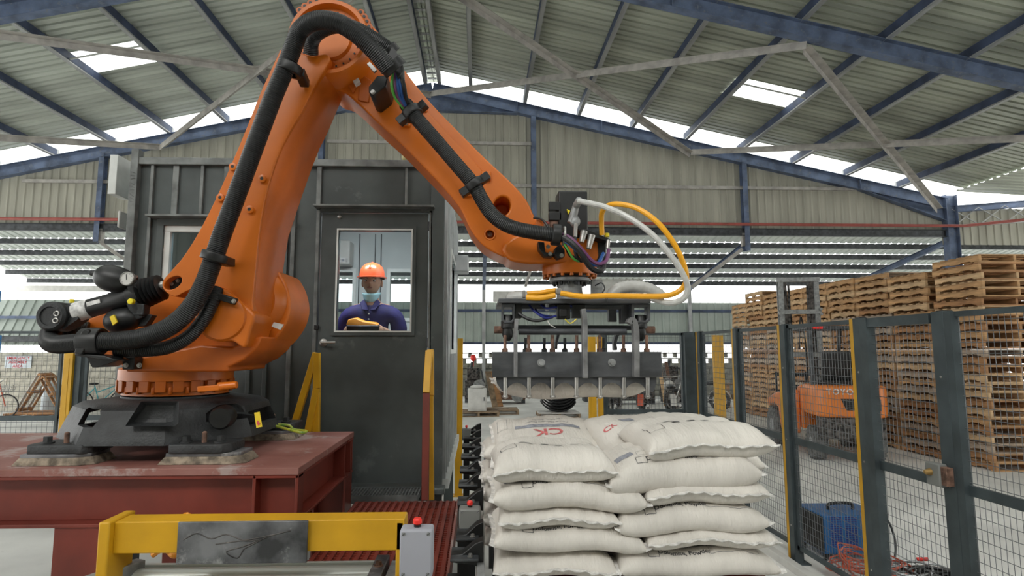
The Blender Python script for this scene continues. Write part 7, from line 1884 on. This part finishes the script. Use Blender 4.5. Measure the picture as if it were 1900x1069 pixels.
# nested tyre halves on a pallet
g = ground(1040, 775); small_pallet((g.x - 0.02, 15.8, 0), (0, 0, 0), 'pallet with pale deck under the nested tyre halves', 'wood_old', top_m='white')
for k in range(5):
    mb = MB(); cx0, cz0 = g.x - 0.02, 0.92 - 0.02 * k + 0.0; R1 = 0.52; pts = []
    z0_ = 0.45 - 0.075 * k + 0.05
    arc = [(cx0 + math.cos(math.radians(a_)) * 0.50, z0_ + math.sin(math.radians(a_)) * 0.42 + 0.34) for a_ in range(205, 336, 10)]
    vs_ = []
    for x, z in arc: vs_ += [(x, 15.55, z), (x, 15.50, z + 0.05), (x, 16.0, z + 0.05), (x, 15.98, z)]
    n = len(arc); fs_ = [(i * 4 + j, i * 4 + (j + 1) % 4, (i + 1) * 4 + (j + 1) % 4, (i + 1) * 4 + j) for i in range(n - 1) for j in range(4)] + [(0, 1, 2, 3), tuple((n - 1) * 4 + j for j in (3, 2, 1, 0))]
    mb.add(vs_, fs_); tag(mb.build('tyre_half', M['tyre'], bevel=0.01), 'curved black tyre half, %s of the nest on the pale pallet' % (('topmost', 'second from the top', 'middle one', 'second from the bottom', 'lowest')[k]), 'tyre', 'nested tyre halves on the pallet')
# motorcycles
def motorbike(loc, rz, lab, m, tilt=0.0):
    o = thing('motorcycle', lab, 'motorcycle', loc, None, rz)
    def q(n, m_, mb, **k): return mb.build(n, M[m_], o, local=True, **k)
    for x in (-0.6, 0.62):
        mb = MB(); mb.torus((x, 0, 0.30), (0, 1, 0), 0.25, 0.05, 28, 10); q('wheel', 'tyre', mb, smooth=True)
        mb = MB(); mb.lathe((x, -0.04, 0.30), (0, 1, 0), [(0.09, 0), (0.10, 0.04), (0.09, 0.08)], n=18)
        for i in range(8): a = math.pi * 2 * i / 8; mb.beam((x, 0, 0.3), (x + math.cos(a) * 0.21, 0, 0.3 + math.sin(a) * 0.21), 0.01, 0.01, up=(0, 1, 0))
        q('hub', 'steel', mb)
    mb = MB(); mb.sph((0.12, 0, 0.80), 0.2, sc=(1.4, 0.75, 0.7)); q('fuel_tank', m, mb, smooth=True)
    mb = MB(); mb.sph((-0.35, 0, 0.80), 0.2, sc=(1.7, 0.6, 0.35)); q('seat', 'black', mb, smooth=True)
    mb = MB(); mb.box((0.02, 0, 0.45), (0.38, 0.26, 0.34)); mb.cyl((0.05, -0.15, 0.42), (0.05, 0.15, 0.42), 0.13, n=16); q('engine', 'dirt', mb, bevel=0.02)
    mb = MB()
    for s in (-1, 1): mb.tube([(0.62, s * 0.09, 0.3), (0.38, s * 0.07, 0.98)], 0.022, n=8)
    mb.tube([(0.35, -0.33, 1.06), (0.38, -0.1, 1.02), (0.38, 0.1, 1.02), (0.35, 0.33, 1.06)], 0.014, n=8); mb.tube([(-0.6, 0.08, 0.3), (-0.1, 0.08, 0.35), (0.3, 0, 0.75)], 0.02, n=8); q('fork', 'steel', mb, smooth=True)
    mb = MB(); mb.lathe((0.46, 0, 0.90), (1, 0, 0), [(0.05, 0), (0.09, 0.05), (0.09, 0.09)], n=18); q('headlamp', 'cast_grey', mb, smooth=30)
    mb = MB(); mb.tube(cat([Vector((0.15, -0.12, 0.4)), Vector((0.1, -0.16, 0.22)), Vector((-0.3, -0.17, 0.25)), Vector((-0.75, -0.17, 0.36))], 5), 0.035, n=10); q('exhaust', 'steel', mb, smooth=True)
    mb = MB(); a_ = [(-0.6 + 0.33 * math.cos(math.radians(t)), 0.3 + 0.33 * math.sin(math.radians(t))) for t in range(30, 171, 20)]
    vs_ = [];
    for x, z in a_: vs_ += [(x, -0.07, z), (x, 0.07, z), (x, 0.07, z + 0.01), (x, -0.07, z + 0.01)]
    n = len(a_); mb.add(vs_, [(i * 4 + j, i * 4 + (j + 1) % 4, (i + 1) * 4 + (j + 1) % 4, (i + 1) * 4 + j) for i in range(n - 1) for j in range(4)]); q('mudguard', m, mb)
    return o
for (x, y, Y, rz, m, lb) in ((1140, 768, 15.6, 1.15, 'dirt', 'dusty dark motorcycle left in the row behind the back mesh panel'), (1192, 768, 15.6, 1.25, 'w_red', 'red tanked motorcycle in the middle of the row behind the back mesh panel'), (1244, 768, 15.6, 1.35, 'white', 'pale motorcycle right in the row behind the back mesh panel'), (1296, 755, 17.2, 2.6, 'white', 'white and red scooter beyond the corner fence post')):
    X = U(x, y, Y).x; motorbike((X, Y, 0), rz, lb, m)
# machinery and boards against the far wall
def machine(xa, xb, yt, Y, lab, m='dirt', d=0.6):
    a = U(xa, 745, Y); b = U(xb, yt, Y); o = thing('old_machine', lab, 'machine', ((a.x + b.x) / 2, Y, 0)); w = b.x - a.x; h = b.z; r = random.Random(int(xa))
    MB().bb((a.x, Y, 0.12), (b.x, Y + d, h * 0.55)).build('machine_body', M[m], o, bevel=0.03)
    MB().bb((a.x + w * 0.1, Y + 0.05, h * 0.55), (b.x - w * 0.25, Y + d * 0.8, h * 0.85)).build('machine_head', M[m], o, bevel=0.03)
    mb = MB(); mb.lathe((a.x + w * 0.7, Y - 0.02, h * 0.42), (0, -1, 0), [(0.2, 0), (0.2, 0.05), (0.16, 0.05), (0.16, 0.02), (0.05, 0.02), (0.05, 0.08)], n=24); mb.build('flywheel', M['cast_grey'], o, smooth=30)
    mb = MB(); mb.cyl((a.x + w * 0.3, Y + 0.2, h * 0.8), (a.x + w * 0.36, Y + 0.2, h), 0.05, n=12); mb.tube(cat([Vector((a.x + w * 0.5, Y + 0.1, h * 0.7)), Vector((a.x + w * 0.8, Y, h * 0.8)), Vector((a.x + w * 0.95, Y, h * 0.4))], 5), 0.03, n=8); mb.build('pipework', M['dark_metal2'], o, smooth=30)
    for x in (a.x + 0.06, b.x - 0.06): MB().bb((x - 0.05, Y + 0.02, 0), (x + 0.05, Y + d - 0.02, 0.12)).build('leg', M['dark_metal2'], o)
    for k in range(3): MB().bb((a.x + w * (0.1 + 0.25 * k), Y - 0.015, 0.25), (a.x + w * (0.28 + 0.25 * k), Y, h * 0.38)).build('access_panel', M[('dark_metal', 'rust', 'wood_old')[k]], o, bevel=0.005)
    return o
machine(862, 900, 672, 19.8, 'dark rusty machine behind the small white cabinet')
machine(925, 975, 715, 19.5, 'low orange-brown machine frame under the gripper, left of the tyres', 'rust')
machine(1085, 1135, 700, 20.0, 'oily dark machine behind the yellow post pair')
machine(1140, 1215, 690, 19.0, 'large oily machine behind the motorcycle row')
machine(1235, 1268, 668, 19.6, 'narrow machine just left of the dark corner post')
for k, (x, x2, m, lb) in enumerate(((905, 918, 'wood_old', 'brown board leaning behind the white cabinet, left one'), (914, 928, 'wood_b', 'dark board leaning behind the white cabinet, right one'), (1226, 1232, 'wood_c', 'pale plank leaning left of the corner post'), (1241, 1248, 'rust', 'rusty plank leaning beside the pale plank'))):
    a = U(x2, 745, 18.6); b = U(x, 690 if k < 2 else 672, 19.2)
    mb = MB(); mb.beam((a.x, 18.3 + 0.07 * k, 0.01), (b.x, 19.3 + 0.07 * k, b.z), 0.18 if k < 2 else 0.11, 0.03); tag(mb.build('leaning_board', M[m]), lb, 'board')
mb = MB(); q_ = U(878, 664, 20.0); mb.sph(q_, 0.1, sc=(1, 1, 1.2)); mb.cyl(q_, (q_.x, q_.y, 1.2), 0.02, n=8); tag(mb.build('red_float', M['red_button'], smooth=40), 'small red ball on a rod above the rusty machine', 'ball')
for k, (x, y, lb) in enumerate(((925, 768, 'low plank pallet on the floor left of the tyre halves'),)):
    g = ground(x, y); small_pallet((g.x, 16.6 + 0.8 * k, 0), (0, 0, 0), lb)
def table(xa, xb, yt, Y, lab):
    a = U(xa, 757, Y); b = U(xb, yt, Y); o = thing('wooden_workbench', lab, 'bench', ((a.x + b.x) / 2, Y, 0))
    for i in range(4): MB().bb((a.x, Y + i * 0.16, b.z - 0.04), (b.x, Y + 0.15 + i * 0.16, b.z)).build('top_plank', M['wood_old'], o)
    for x in (a.x + 0.05, b.x - 0.13):
        for y in (Y + 0.02, Y + 0.54): MB().bb((x, y, 0), (x + 0.09, y + 0.09, b.z - 0.04)).build('leg', M['wood_a'], o)
    MB().bb((a.x + 0.1, Y + 0.05, 0.25), (b.x - 0.1, Y + 0.09, 0.4)).build('apron', M['wood_old'], o)
table(1348, 1370, 712, 17.8, 'rough wooden bench behind the wide yellow post, left one')
table(1377, 1400, 714, 17.6, 'rough wooden bench left of the far pallet stack, right one')
tb = MB(); tb.bb(U(-30, 560, 17.0), U(3, 540, 17.1)); tag(tb.build('blue_tarpaulin', M['tarp'], bevel=0.01), 'strip of blue tarpaulin hanging at the left edge, upper one', 'tarpaulin')
tb = MB(); tb.bb(U(-30, 655, 17.0), U(4, 622, 17.1)); tag(tb.build('blue_tarpaulin', M['tarp'], bevel=0.01), 'strip of blue tarpaulin hanging at the left edge, lower one', 'tarpaulin')
bpy.context.view_layer.update()
